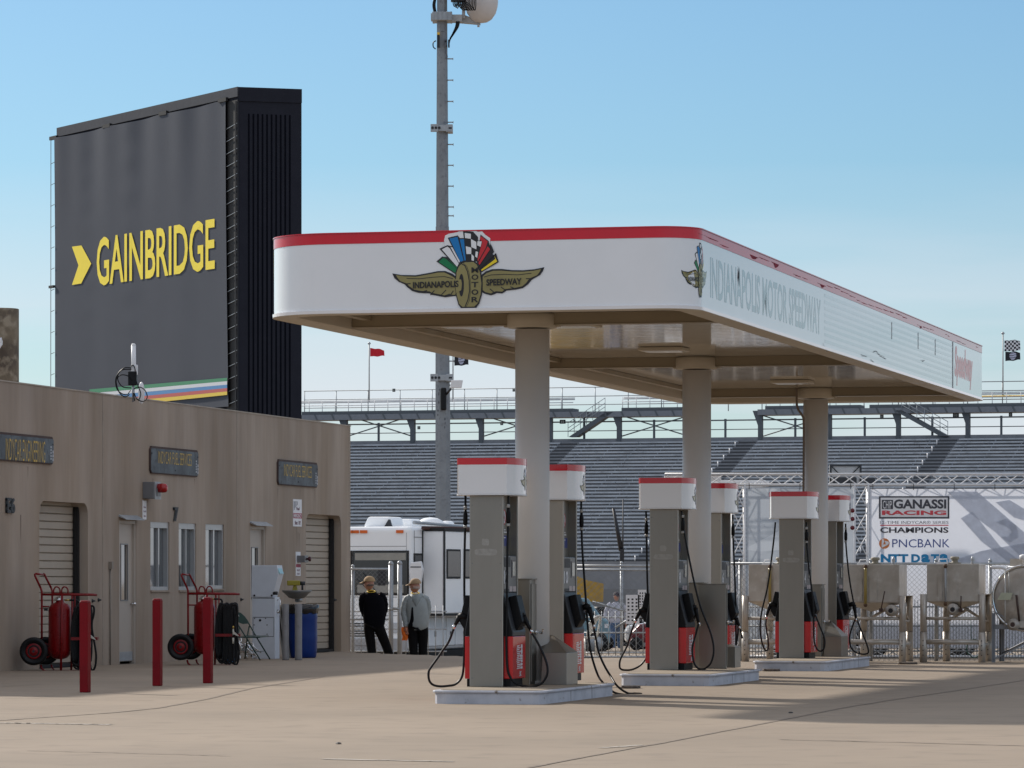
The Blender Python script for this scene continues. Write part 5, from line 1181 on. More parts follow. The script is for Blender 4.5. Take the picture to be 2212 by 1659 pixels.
ban_a = cloth_mat('grey_graphic_cloth', (.46,.50,.55), (.37,.41,.46), (.52,.56,.61)); ban_b = M('white_banner_cloth', (.66,.68,.74), .5, var=.03); translu(ban_b, (.7,.7,.75))
def banner(u0, u1, vt, vb, label, mt, y=-.03):
    r = E('banner', label, 'banner', loc=(tx(u0), TY+y, 0)); m = MB(); w_, z0, z1 = tx(u1)-tx(u0), tz(vb), tz(vt); NX, NZ = int(w_*5)+4, 14; vs = []
    for j in range(NZ+1):
        for i in range(NX+1):
            x = w_*i/NX; z = z0+(z1-z0)*j/NZ; vs.append((x, .006*sin(x*2.3+z)+.004*sin(x*5.1+z*2)-.0, z))
    m.add(vs, [(j*(NX+1)+i, j*(NX+1)+i+1, (j+1)*(NX+1)+i+1, (j+1)*(NX+1)+i) for j in range(NZ) for i in range(NX)], True); P('cloth', m, mt, r, recalc=False)
    m = MB()
    n = int(w_/.75)
    for i in range(n+1): x = .05+(w_-.1)*i/n; m.tube([(x,-.02,z1-.02),(x,-.02,z1+.09)], .008, 4)
    P('tie', m, ink, r)
    return r, lambda u, v, o=.014: Vector((tx(u)-tx(u0), -o, tz(v)))
banner(1612, 1843, 1054, 1398, 'pale grey graphic banner between the truss towers', ban_a)
r, bf = banner(1879, 2330, 1056, 1398, 'white banner listing racing sponsors at the right', ban_b)
def zc(x, y): return ((3480+x/5.183)/1.8517, (1960+y/5.184)/1.8517)
def bq(mb, x0, y0, x1, y1, m, o=.014):
    a = [zc(x0,y1), zc(x1,y1), zc(x1,y0), zc(x0,y0)]; mb.add([bf(u,v,o) for u,v in a], [(0,1,2,3)], False, m)
def bt(mb, s_, x0, y0, x1, y1, m, bold=.02, shear=0, o=.018): text(mb, s_, lambda x, y: bf(*zc(x, y), o), x0, y1, x1-x0, y0-y1, m=m, bold=bold, shear=shear)
m = MB(); bq(m,180,128,1640,595,0); bq(m,215,160,1605,560,1,.017); bq(m,240,205,472,398,0,.019)
bt(m,'CHIP',262,225,445,388,1,.0,o=.022); bt(m,'GANASSI',488,195,1575,388,0,.035,o=.02); bt(m,'RACING',242,425,1575,520,2,.04,o=.02)
bt(m,'12-TIME INDYCAR\u00ae SERIES',205,640,1622,704,0,.0); bq(m,205,722,1622,742,2); bt(m,'CHAMPIONS',205,772,1622,890,0,.03)
m.add([bf(*zc(293+110*cos(q),1110+110*sin(q))) for q in [i*2*pi/28 for i in range(28)]], [tuple(range(28))], False, 3)
for t3 in ([(240,1015),(275,1020),(292,1070),(235,1190)],[(300,1055),(380,1070),(390,1115),(325,1130)],[(250,1195),(235,1180),(265,1130),(385,1125)]): m.add([bf(*zc(x,y),.018) for x,y in t3], [tuple(range(4))], False, 1)
bt(m,'PNC',455,1022,960,1192,4,.0,o=.02); bt(m,'BANK',985,1018,1645,1190,4,.0)
bq(m,455,1022,560,1030,4,.02); bq(m,985,1018,1060,1027,4,.02)
bt(m,'NTT',215,1330,790,1505,5,.05); bt(m,'D',850,1330,1035,1505,5,.05); bt(m,'a',1055,1330,1235,1505,5,.05); bt(m,'T',1255,1330,1425,1505,5,.05); bt(m,'a',1440,1325,1625,1505,5,.05)
P('print', m, [M('charcoal_print',(.05,.05,.065),.5), print_w, M('coral_print',(.60,.06,.08),.5), M('orange_print',(.62,.20,.06),.5), M('bank_blue',(.05,.09,.30),.5), M('data_blue',(.01,.23,.48),.5)], r, recalc=False)
m = MB()
gp = M('grey_swirl_print', (.56,.59,.66), .5)
for gi, pts in enumerate([[(2045,1062),(2110,1062),(2212,1150),(2212,1210),(2150,1150),(2090,1105)],[(2075,1120),(2100,1105),(2160,1180),(2210,1216),(2180,1216),(2120,1170)],[(2150,1085),(2180,1080),(2230,1110),(2230,1130),(2190,1118)],[(2040,1217),(2120,1190),(2230,1170),(2230,1217)],[(2150,1128),(2172,1120),(2195,1135),(2200,1160),(2180,1172),(2160,1160),(2178,1158),(2186,1148),(2172,1136)]]):
    m.add([bf(u,v,.011+.0015*gi) for u,v in pts], [tuple(range(len(pts)))], False, 0)
translu(gp, (.60,.62,.68))
PS('graphic', m, gp, r, recalc=False)
m = MB(); m.box(0,tx(2330)-tx(1560),0,2.4,.25,tz(1228)); tr_ = T('trailer', m, M('trailer_grey',(.30,.33,.38),.5,var=.1,scale=1), 'long grey trailer body behind the banners', 'trailer', loc=(tx(1560), TY+1.2, 0))
m = MB()
for i in range(3): m.lathe([(.1,-.1),(.3,-.1),(.32,0),(.3,.12),(.1,.12)], (1.2+i*1.6,-.02,.25), 'y', 20)
P('wheel', m, black, tr_)
# hatch panel above the truss
r = E('service_hatch', 'framed white hatch panel raised behind the truss', 'hatch', loc=PX(1826,1030,77)); q_ = lambda u, v: PX(u, v, 77)-r.location
a, b = q_(1792,1050), q_(1861,1003)
m = MB(); m.box(a.x,b.x,0,.05,a.z,b.z); P('panel', m, M('hatch_white',(.50,.50,.50),.6), r)
m = MB(); t=.035; m.box(a.x,b.x,-.03,-.001,b.z-t,b.z); m.box(a.x,a.x+t,-.03,-.001,a.z,b.z-t); m.box(b.x-t,b.x,-.03,-.001,a.z,b.z-t); m.tube([(a.x,-.02,b.z),(a.x+.2,-.02,b.z-.2)],.01,5); m.tube([(b.x,-.02,b.z),(b.x-.2,-.02,b.z-.2)],.01,5); P('frame', m, dgrey, r)
m = MB(); m.box(q_(1795,0).x,q_(1848,0).x,-.3,-.1,q_(0,1052).z,q_(0,1031).z); m.box(q_(1866,0).x,q_(1888,0).x,-.3,-.1,q_(0,1052).z,q_(0,1032).z); P('equipment_case', m, dgrey, r, bevel=.03)
for v in (1103,1121,1140):
    m = MB(); m.lathe([(.01,0),(.04,.005),(.04,.03),(.01,.035)], (0,0,0), 'y', 16); T('tail_light', m, M('tail_red',(.12,.004,.012),.3), 'round red tail light, %s of three in a column beside the last pump header' % {1103:'top',1121:'middle',1140:'bottom'}[v], 'light', loc=PX(1841.5, v, TY-.12), group='red tail lights')
# ---------------------------------------------------------------- stainless tanks on legs
def zt2(x, y): return ((3400+x/3.178)/1.8517, (2180+y/3.178)/1.8517)
def tank(ul, ur, usr, vt, vs, vc, vleg, Y, label, legs, valve, gauge_u, gold_tube, lever):
    "ul..ur front face, usr right edge of the side face"
    fr = Frame(PX(ur,0,Y).x, Y, radians(13)); w_ = -fr.xu(ul, 0); d = .95
    r = E('steel_tank', label, 'tank', fr, group='square stainless fuel tanks on legs')
    zt_, zs, zc_, zl = fr.zv(vt,0,0), fr.zv(vs,0,0), fr.zv(vc,-w_/2,0), fr.zv(vleg,0,0)
    cx = -w_*.56; m = MB()
    m.add([(-w_,0,zs),(0,0,zs),(0,d,zs),(-w_,d,zs),(-w_,0,zt_),(0,0,zt_),(0,d,zt_),(-w_,d,zt_),(cx,d*.45,zc_)], [(0,1,5,4),(1,2,6,5),(2,3,7,6),(3,0,4,7),(4,5,6,7),(1,0,8),(2,1,8),(3,2,8),(0,3,8)]); P('tank_body', m, steel_tank, r, bevel=.012)
    m = MB(); m.prism([(.001,-.02,zl),(.11,-.02,zl),(.012,0,zs+.10),(.001,0,zs+.10)], (0,d+.0,0)); P('side_skirt', m, steel_tank, r)
    g = fr.xu(gauge_u, 0); m = MB(); m.box(g-.13,g-.06,-.02,-.001,zs+.03,zt_-.22); m.box(g+.06,g+.19,-.012,-.001,zs+.03,zt_-.22); P('gauge_guard', m, steel_tank, r)
    m = MB(); m.tube([(g,-.05,zs-.05),(g,-.05,zt_-.03)], .017 if not gold_tube else .026, 8); P('sight_tube', m, M('sight_gold',(.30,.22,.06),.35) if gold_tube else galv, r)
    m = MB(); [m.lathe([(.02,-.03),(.035,0),(.02,.04)], (g,-.05,z), 'z', 8) for z in (zs-.04, zt_-.04)]; P('gauge_fitting', m, M('rusty_fitting',(.10,.055,.03),.8,var=.3), r)
    vu, vv = valve; vx = fr.xu(vu,0); vz = fr.zv(vv,vx,0); m = MB(); m.lathe([(.055,-.16),(.055,-.12),(.10,-.11),(.10,-.02),(.085,0),(.085,.3)], (vx,0,vz), 'y', 20); P('outlet_valve', m, steel_tank, r)
    m = MB(); m.cyl((vx,-.164,vz), .04, .003, 'y', 16); P('outlet_bore', m, ink, r)
    lu0, lv0, lu1, lv1 = lever; m = MB(); A, B = fr.px(lu0,lv0,-.1), fr.px(lu1,lv1,-.1); m.tube([A,B], .010, 6); m.box(B.x-.03,B.x+.03,-.13,-.07,B.z-.03,B.z+.03) if A.z > B.z else None; P('valve_lever', m, M('lever_dark',(.05,.025,.02),.6), r)
    pos = [(-w_-.055, .0), (.05, .0), (-w_+.22, d-.08), (.05, d-.05)]
    for x, y in pos:
        m = MB(); m.tube([(x,y,0),(x,y,.5)], .062, 12); m.tube([(x,y,.5),(x,y,zl+.0)], .056, 12)
        for zz in (.12,.2,.28,.36): m.cyl((x,y-.06,zz), .010, -.005, 'y', 8, m=1)
        P('leg', m, [steel_tank, ink], r)
    m = MB()
    for z, rr_ in ((fr.zv(1336,0,0), .026), (fr.zv(1387,0,0), .042)): m.tube([(-w_,0,z),(0,0,z)], rr_, 10); m.tube([(.05,.0,z-.05),(.05,d,z-.05)], rr_*.9, 8); m.tube([(-w_,d-.05,z),(0,d-.05,z)], rr_*.8, 8)
    P('cross_rail', m, steel_tank, r)
    m = MB(); m.tube([(-w_+.25,d-.1,fr.zv(1342,0,0)),(-w_+.62,d-.3,zs-.12)], .024, 8); m.tube([(.0,d-.1,fr.zv(1342,0,0)),(-.32,d-.4,zs-.10)], .024, 8); m.tube([(.05,.12,fr.zv(1320,0,0)),(.05,d-.05,fr.zv(1345,0,0))], .022, 8)
    P('strut', m, steel_tank, r)
    m = MB(); m.lathe([(.10,0),(.11,.02),(.055,.03),(.05,.07),(.075,.08),(.075,.11),(.06,.125)], (g+.11,.35,zt_), 'z', 20); P('filler_cap', m, M('filler_tan',(.28,.25,.19),.6,var=.2), r)
    m = MB(); m.box(g-.18,g+.0,.2,.4,zt_,zt_+.03); m.tube([(g-.16,.3,zt_+.03),(g-.14,.3,zt_+.08),(g-.02,.3,zt_+.085),(g-.01,.3,zt_+.03)], .01, 6); P('hatch_clamp', m, white_paint, r)
    m = MB(); m.lathe([(.03,0),(.035,.03),(.022,.045),(.035,.06),(.03,.09),(.022,.12),(.01,.125)], (-.14,.3,zt_), 'z', 12); P('vent', m, galv, r)
    return fr
p_ = lambda x, y: zt2(x, y)
tank(1822, 1943, 1972, 1219.5, 1302, 1322, 1287, 69.5, 'square steel tank with a golden sight tube, first right of the pumps', 0, (1926.6,1319), 1870.5, True, (1911,1277,1903,1318))
tank(2002, 2115, 2132, 1218, 1300, 1320, 1283.5, 69.4, 'square steel tank with a dark lever, nearest the round tank', 0, (2060,1316.5), 2043, False, (2076,1287,2075.5,1318))
tank(1617, 1700, 1722, 1219.5, 1300, 1319, 1287, 70.0, 'square steel tank seen between the middle and farthest pumps', 0, (1690,1317), 1664, True, (1712,1277,1704,1316))
# round tank at the right edge
fr = Frame(PX(2215,0,69.3).x, 69.3, radians(13)); r = E('round_tank', 'round-ended steel tank on angle-iron legs cut off by the right edge', 'tank', fr)
zc_ = fr.zv(1292,0,0); R_ = 70*69.3/F; m = MB(); m.lathe([(R_*.05,-.10),(R_*.6,-.07),(R_*.93,-.01),(R_,.04),(R_,1.6)], (0,0,zc_), 'y', 48); P('tank_shell', m, steel_tank, r)
m = MB(); m.tube([(R_*1.0*cos(q),.0,zc_+R_*1.0*sin(q)) for q in [i*2*pi/48 for i in range(48)]], .022, 6, closed=True); P('rim', m, chrome, r)
m = MB(); x = fr.xu(2173,0); m.tube([(x,-.14,zc_-R_*.86),(x,-.14,zc_+R_*.84)], .011, 6); m.tube([(x+.06,-.13,zc_+.05),(x+.06,-.13,zc_+R_*.8)], .008, 6); P('sight_tube', m, M('glass_tube',(.5,.5,.48),.15), r)
m = MB(); m.prism([(x-.13,-.16,zc_-.03),(x+.09,-.16,zc_-.03),(x+.13,-.16,zc_+.09),(x-.06,-.16,zc_+.09)], (0,.01,0)); P('paper_tag', m, M('tag_paper',(.45,.47,.36),.7), r)
vx, vz = fr.xu(2191,0), fr.zv(1349,0,0); m = MB(); m.lathe([(.055,-.36),(.055,-.3),(.10,-.28),(.10,-.16),(.08,-.1)], (vx,.1,vz), 'y', 18); m.box(vx+.1,vx+.3,-.15,-.05,vz-.05,vz+.06); P('outlet_valve', m, steel_tank, r)
m = MB(); m.tube([(fr.xu(2197.5,0),-.15,fr.zv(1285,0,0)),(fr.xu(2204,0),-.15,fr.zv(1342,0,0))], .018, 6); m.cyl((vx,-.264,vz), .04, .003, 'y', 14); P('valve_lever', m, M('lever_dark',(.05,.025,.02),.6), r)
m = MB(); zt_ = zc_+R_; m.box(fr.xu(2165,0)+.1,1.4,.25,.6,zt_-.05,zt_+.12); P('top_channel', m, steel_tank, r)
m = MB(); a = fr.px(2178,1226,.1); m.tube(catmull([Vector((a.x,.1,zt_-.02)),Vector((a.x,.1,a.z-.05)),Vector((a.x-.1,.1,a.z)),Vector((a.x-.3,.1,a.z))],4), .03, 8); m.tube([(a.x,.1,a.z),(a.x+.5,.1,a.z)], .025, 8); m.lathe([(.03,0),(.03,.12),(.085,.13),(.085,.2),(.04,.22)], (a.x+.27,.1,a.z), 'z', 14); P('vent_pipe', m, white_paint, r)
m = MB(); gl = M('angle_iron',(.24,.25,.27),.5,metal=.3)
x0 = fr.xu(2143,0)
for x, y in ((x0,0),(x0,1.1),(1.0,0),(fr.xu(2163,1.1),1.1)): m = MB(); m.box(x,x+.05,y,y+.05,0,zc_-.25); m.box(x,x+.012,y-.05,y,0,zc_-.25); P('leg', m, gl, r)
for (a, b, c, d) in ((x0,.05,1.0,.85),(x0,.85,1.0,.05)): m = MB(); m.prism([(a,-.02,b),(a+.05,-.02,b),(c+.05,-.02,d),(c,-.02,d)], (0,.02,0)); P('diagonal_brace', m, gl, r)
m = MB(); m.box(x0,1.0,.0,.05,zc_-.52,zc_-.44); m.tube([(x0,1.1,.1),(1.0,1.1,.9)], .025, 5); m.tube([(x0,1.1,.9),(1.0,1.1,.1)], .025, 5); P('cross_rail', m, gl, r)
hb = T('garden_hose', (lambda m: (m.tube([(.13*cos(q),.0+.01*i/20,.15*sin(q)+.2+.01*sin(q*5)) for i, q in enumerate([k*2*pi/18 for k in range(60)])], .008, 6), m.tube([(-.05,0,.3),(-.06,.02,.75)], .006, 5), m)[2])(MB()), M('hose_teal',(.02,.12,.09),.5), 'small coil of green hose hanging on the fence between the tanks', 'hose', loc=PX(2105,1424,70.2)-Vector((0,0,.02)))
# manhole lids
for i, (u, v, w_, lab) in enumerate(((1960,1435,44,'rusty manhole cover before the square tanks'),(1666,1450,38,'manhole cover left of the farthest island'),(1362,1487,44,'dark slotted drain cover beside the nearest island hoses'),(1742,1443,0,''))):
    if not w_: continue
    Y = F*CH/(v-1256); m = MB(); rr_ = w_*Y/F/2; m.lathe([(rr_,0.004),(rr_*.98,.03),(rr_*.9,.032),(.01,.03)], (0,0,0), 'z', 28)
    for k in range(-4,5): m.box(k*rr_*.2-.015,k*rr_*.2+.015,-rr_*.7,rr_*.7,.031,.036)
    T('manhole_cover', m, layered('lid%d'%i, (.13,.10,.08), (.08,.065,.055), .4,.6,9,.8,c3=(.22,.18,.15),s3=14), lab, 'manhole cover', loc=PX(u, v, Y)*1, group='round iron covers set in the yard')
for (u, v) in ((1708,1541),(731,1608)):
    Y = F*CH/(v-1256); m = MB(); m.lathe([(.02,0.004),(.028,.008),(.02,.015),(.005,.018)], (0,0,0), 'z', 7, sm=False); T('pebble', m, ink, 'tiny dark stone on the concrete %s' % ('at the right' if u > 1000 else 'in the left foreground'), 'stone', loc=Vector((PX(u,v,Y).x, Y, 0)))
# ---------------------------------------------------------------- red bollards
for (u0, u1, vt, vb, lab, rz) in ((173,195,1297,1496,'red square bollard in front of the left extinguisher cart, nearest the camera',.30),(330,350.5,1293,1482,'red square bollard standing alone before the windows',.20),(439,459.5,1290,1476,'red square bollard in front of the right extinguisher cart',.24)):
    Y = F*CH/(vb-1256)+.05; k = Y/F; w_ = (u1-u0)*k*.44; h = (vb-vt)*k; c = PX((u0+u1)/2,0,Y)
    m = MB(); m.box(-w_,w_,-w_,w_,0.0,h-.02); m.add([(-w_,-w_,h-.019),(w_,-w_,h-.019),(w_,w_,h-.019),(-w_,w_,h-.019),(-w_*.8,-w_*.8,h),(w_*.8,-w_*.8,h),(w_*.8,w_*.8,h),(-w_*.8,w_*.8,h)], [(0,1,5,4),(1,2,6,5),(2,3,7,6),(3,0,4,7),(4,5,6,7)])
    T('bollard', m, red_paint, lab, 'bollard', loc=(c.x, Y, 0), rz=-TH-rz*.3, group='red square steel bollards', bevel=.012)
# ---------------------------------------------------------------- wheeled extinguisher carts
def cz(x, y): return ((60+x/3.6075)/1.8517, (2260+y/3.6065)/1.8517)
def cart(Y, du, dv, sc_, label, coil):
    "traced on the left cart; other cart = same shape moved (du,dv) and scaled"
    org = PX(125*sc_+du, 1448, Y); r = E('extinguisher_cart', label, 'fire extinguisher', loc=(org.x, Y, 0), group='red wheeled fire extinguishers by the garage')
    k = 63.3/F
    def c(x, y, d=0): u, v = cz(x, y); return Vector(((u-125)*k, d, (1448-v)*k))
    m = MB(); d0, d1 = -.17, .22
    for d, dx in ((d0,0),(d1,110)):
        m.tube(catmull([c(405+dx,1060,d),c(405+dx,700,d)],1)+[c(405+dx,380,d),c(388+dx,330,d)], .0165, 8)
        m.tube([c(388+dx,330,d), c(308+dx*.95,160,d), c(303+dx*.9,137,d), c(325+dx*.6,125 if d==d0 else 130,d*.9)], .0165, 8)
        m.tube([c(390+dx,1440,d),c(405+dx,1490,d),c(440+dx,1525,d),c(480,1532,d),c(1000,1532,d),c(1150,1530,d*.6)], .0165, 8)
    m.tube([c(318,127,d0),c(395,140,d1)], .0165, 8)
    m.tube([c(410,425,d0),c(1100,430,d0),c(1180,432,d0*.5)], .019, 8); m.tube([c(520,415,d1),c(1100,425,d1),c(1180,432,d0*.5)], .016, 8)
    for x0 in (565, 680):
        m.tube(catmull([c(x0,410,-.05),c(x0,360,-.05),c(x0+20,322,-.05),c(x0+45,316,-.05),c(x0+72,328,-.05),c(x0+88,360,-.05),c(x0+90,410,-.05)],3), .012, 8)
    m.tube([c(695,430,d0),c(690,1000,d0),c(680,1530,d0)], .019, 8); m.tube([c(805,430,d1),c(790,1530,d1)], .0165, 8); m.tube([c(870,440,-.05),c(870,1000,-.05)], .009, 6)
    m.prism([c(820,1040,-.14),c(820,1083,-.14),c(1195,1083,-.14),c(1195,1040,-.14)], (0,.02,0)); m.prism([c(1160,1040,-.16),c(1160,1083,-.16),c(1195,1083,-.16),c(1195,1040,-.16)], (0,.3,0))
    m.tube([c(405,600,-.05),c(500,600,-.05)], .012, 6); m.tube([c(300,1245,-.2),c(300,1245,.25)], .02, 8)
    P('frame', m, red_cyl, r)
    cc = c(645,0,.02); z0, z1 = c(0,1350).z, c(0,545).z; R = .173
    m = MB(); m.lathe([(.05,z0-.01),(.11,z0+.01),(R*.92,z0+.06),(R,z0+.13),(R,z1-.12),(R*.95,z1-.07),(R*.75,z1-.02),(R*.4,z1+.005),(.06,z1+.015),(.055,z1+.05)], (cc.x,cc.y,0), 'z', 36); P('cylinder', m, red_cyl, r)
    m = MB(); m.lathe([(.065,z1+.03),(.07,z1+.05),(.05,z1+.065),(.02,z1+.09)], (cc.x-.02,cc.y,0), 'z', 14); m.tube([(cc.x-.03,-.03,z1+.06),(cc.x+.02,-.05,z1+.12),(cc.x+.005,-.04,z1+.155)], .011, 6); m.tube([(cc.x-.06,0,z1+.07),(cc.x+.05,0,z1+.10)], .012, 6); P('valve', m, chrome, r)
    m = MB(); m.tube([c(720,507,-.0),c(790,507,-.0)], .014, 8); P('brass_fitting', m, M('brass',(.45,.30,.08),.35,metal=.8), r)
    hp_ = [c(790,508,0),c(860,508,0),c(905,520,0),c(915,560,0),c(900,640,0)]
    m = MB(); m.tube(catmull(hp_,4), .016, 8)
    rr = random.Random(1 if coil else 2)
    for i in range(11 if coil else 8):
        x0 = 850+i*(22 if coil else 16); xt = 880+i*(20 if coil else 22); dd = -.12+i*.025; t = 585+rr.uniform(-15,15); b = 1500-rr.uniform(0,60)
        m.tube(catmull([c(x0-10,b-40,dd),c(x0-25,1100,dd),c(x0-10,800,dd),c(xt,t+30,dd),c(xt+35,t,dd+.03),c(xt+60,t+60,dd+.06),c(xt+62,900,dd+.06),c(xt+50,b-60,dd+.06),c(x0+30,b,dd+.03),c(x0-10,b-40,dd)],3), .0155, 7)
    m.tube(catmull([c(1100,600,-.15),c(1130,590,-.15),c(1155,620,-.15),c(1150,720,-.15),c(1125,820,-.15),c(1130,950,-.15),c(1165,1150,-.15),c(1185,1300,-.15),c(1175,1440,-.15),c(1145,1510,-.15),c(1110,1490,-.15),c(1095,1350,-.15),c(1105,1000,-.15),c(1118,800,-.15),c(1100,620,-.15)],4), .017, 8)
    P('hose', m, black, r)
    m = MB(); m.tube([c(1098,920,-.19),c(1098,960,-.19)], .017, 8); P('brass_fitting', m, MT['brass'], r)
    m = MB(); m.tube([c(1098,960,-.19),c(1098,1060,-.19)], .013, 8); m.prism([c(1085,1000,-.21),c(1120,1010,-.21),c(1185,1070,-.21),c(1175,1078,-.21),c(1100,1045,-.21)], (0,.02,0)); m.tube([c(1098,1100,-.19),c(1098,1190,-.19)], .017, 8); P('discharge_nozzle', m, M('nozzle_cream',(.50,.48,.42),.4), r)
    for (x, d) in ((300,-.26),(415,.24)):
        w3 = c(x,1240,d); m = MB(); R = 203/3.6075/1.8517*k
        m.lathe([(R*.56,.03),(R*.72,-.0),(R*.93,-.005),(R,.02),(R,.07),(R*.93,.095),(R*.6,.09)], (w3.x,w3.y-.05,w3.z), 'y', 32); o = P('wheel', m, black, r)
        m = MB(); m.lathe([(.03,-.0),(.05,.02),(R*.4,.03),(R*.55,.005),(R*.57,.04)], (w3.x,w3.y-.045,w3.z), 'y', 24); P('rim', m, red_cyl, o)
        m = MB(); m.cyl((w3.x,w3.y-.05,w3.z), .02, .02, 'y', 10); P('hub', m, ink, o)
    if not coil:
        m = MB(); m.box(c(425,0).x,c(470,0).x,-.07,.05,c(0,660).z,c(0,622).z); P('bracket', m, ink, r)
    return r
c1 = cart(63.3, 0, 0, 1, 'red wheeled extinguisher cart by the left roll-up door', False)
r2 = cart(67.4, 312, 0, 1.0, 'red wheeled extinguisher cart in front of the windows, hose looped over its end', True)
r2.location.x = PX(125+ (365-50)*1.0+ -4, 0, 67.4).x+.015; r2.scale = (1,1,1)
T('blue_drum', MB().lathe([(.02,0),(.11,.01),(.115,.05),(.115,.86),(.08,.95),(.03,.97),(.03,.99)], (0,0,0), 'z', 24), M('sky_blue_paint', (.01,.17,.46), .3, var=.1), 'upright bright blue drum showing behind the right extinguisher hose', 'cylinder', loc=(PX(494.5,0,68.3).x, 68.3, 0))
# ---------------------------------------------------------------- folding chair
def chz(x, y): return ((660+x/3.319)/1.8517, (2180+y/3.318)/1.8517)
r = E('folding_chair', 'dark green metal folding chair beside the white kiosk', 'chair', loc=(PX(545,0,71.2).x, 71.2, 0)); k = 71.2/F
def cp(x, y, d=0): u, v = chz(x, y); return Vector(((u-545)*k, d, (1427.5-v)*k))
gch = M('chair_green', (.012,.045,.035), .35, var=.15)
m = MB(); pts = [(925,900),(950,888),(1000,905),(1050,955),(1085,1010),(1095,1050),(1030,1055),(985,1035),(950,985),(930,935)]
vs = [cp(x,y,-.18+.36*(x-925)/170*.9) for x, y in pts]; m.prism(vs, (.012,.012,0)); P('backrest', m, gch, r, bevel=.004)
m = MB(); m.prism([cp(988,1222,-.2),cp(1190,1225,-.2),cp(1200,1232,-.2),cp(985,1235,-.2)], (0,.01,0)); m.v = []; m.f=[]; m.m=[]; m.sm=[]
m.add([cp(985,1222,-.20),cp(1270,1222,-.22),cp(1368,1208,.18),cp(1075,1205,.2)], [(0,1,2,3)]); m.add([p-Vector((0,0,.018)) for p in m.v[:4]], [(3,2,1,0)]); m.f += [[0,4,5,1],[1,5,6,2],[2,6,7,3],[3,7,4,0]]; m.m += [0]*4; m.sm += [False]*4; P('seat', m, gch, r)
for pts in ([(927,905,-.2),(985,1070,-.2),(1100,1250,-.2),(1275,1532,-.2)], [(1085,1015,.16),(1195,1210,.17),(1385,1525,.2)]):
    m = MB(); m.tube([cp(*p) for p in pts], .012, 8); P('leg', m, gch, r)
for pts in ([(1000,1085,-.2),(975,1240,-.2),(935,1528,-.22)], [(1110,1080,.18),(1085,1215,.18),(1050,1520,.2)]):
    m = MB(); m.tube([cp(*p) for p in pts], .012, 8); P('leg', m, gch, r)
m = MB(); m.tube([cp(1190,1420,-.2),cp(1310,1415,.19)], .006, 6); m.tube([cp(955,1400,-.2),cp(1065,1400,.19)], .006, 6); P('crossbar', m, gch, r)
m = MB(); m.tube([cp(978,930,-.1),cp(988,952,-.1)], .006, 5); P('sticker', m, print_w, r)
# tangle of pipes behind the chair
m = MB(); rr = random.Random(9)
for i in range(12):
    p = Vector((rr.uniform(-.15,.15), rr.uniform(-.1,.1), rr.uniform(.05,.42))); pts = [p]
    for j in range(3): pts.append(pts[-1]+Vector((rr.uniform(-.12,.12), rr.uniform(-.05,.05), rr.uniform(-.12,.10)))); pts[-1].z = max(.02, pts[-1].z)
    m.tube(catmull(pts,3), .012, 6)
m.lathe([(.07,0),(.09,.03),(.07,.06)], (0,0,.2), 'y', 16)
T('valve_fittings', m, chrome, 'small heap of shiny pipe fittings on the ground behind the green chair', 'fittings', loc=(PX(530,0,72.0).x, 72.0, 0))
# ---------------------------------------------------------------- white kiosk
fr = Frame(PX(594,0,72.6).x, 72.6, TH); r = E('payment_kiosk', 'tall white metal control kiosk with an overhanging head', 'kiosk', fr); kw = M('kiosk_white', (.58,.62,.68), .4, var=.05); kw2 = M('kiosk_side', (.66,.70,.75), .4, var=.04)
w_ = -fr.xu(544.5,0); dd = fr.yu(604,0); zb1 = fr.zv(1290,0,0); zh = fr.zv(1221,0,0)
def kx(u): return fr.xu(u,0)
m = MB(); m.box(-w_,0,0,dd,0,zb1); P('cabinet', m, kw, r, bevel=.006)
m = MB(); m.prism([(-w_-.01,-.02,zb1+.003),(kx(589),-.02,zb1+.003),(kx(602),-.02,fr.zv(1241,0,0)),(kx(599),-.02,zh),(-w_+.0,-.02,zh)], (0,dd+.03,0)); P('head', m, kw, r, bevel=.006)
m = MB(); a,b = kx(603.5), kx(600.5); m.prism([(a-.035,.0,fr.zv(1239,0,0)),(b-.03,.0,zh-.05),(b-.005,.0,zh-.05),(a+.012,.0,fr.zv(1239,0,0))], (0,dd*.85,0)); P('screen', m, M('kiosk_screen',(.32,.52,.52),.1,var=0), r)
m = MB()
for (x,z) in ((-w_+.05,zb1+.03),(-.05,zb1+.03)): m.cyl((x,-.022,z), .018, -.01, 'y', 8)
for (x,v) in ((550,1336),(574,1336),(549,1350),(577,1350),(549,1370),(577,1370)): m.cyl((kx(x),-.001,fr.zv(v,0,0)), .01, -.006, 'y', 8)
m.cyl((kx(562),-.001,fr.zv(1340,0,0)), .022, -.008, 'y', 12); m.lathe([(.03,0),(.03,.08)], (kx(590),.0,zb1+.07), 'x', 8)
PS('screw', m, ink, r)
m = MB(); 
for v in (1292,1333.5,1375): z = fr.zv(v,0,0); m.box(-w_+.02,-.02,-.004,-.001,z-.006,z+.006)
for xx in (-w_+.02, -.02): m.box(xx-.004,xx+.004,-.004,-.001,fr.zv(1375,0,0)+.007,fr.zv(1333.5,0,0)-.007)
P('panel_seam', m, mgrey, r)
m = MB(); z0_,z1_ = fr.zv(1318,0,0), fr.zv(1296,0,0); m.tube([(.001,dd*.5,z1_),(.05,dd*.5,z1_),(.05,dd*.5,z0_),(.001,dd*.5,z0_)], .012, 6); m.lathe([(.03,0),(.03,.03)], (.001,dd*.5,z0_-.03), 'x', 10); P('handle', m, chrome, r)
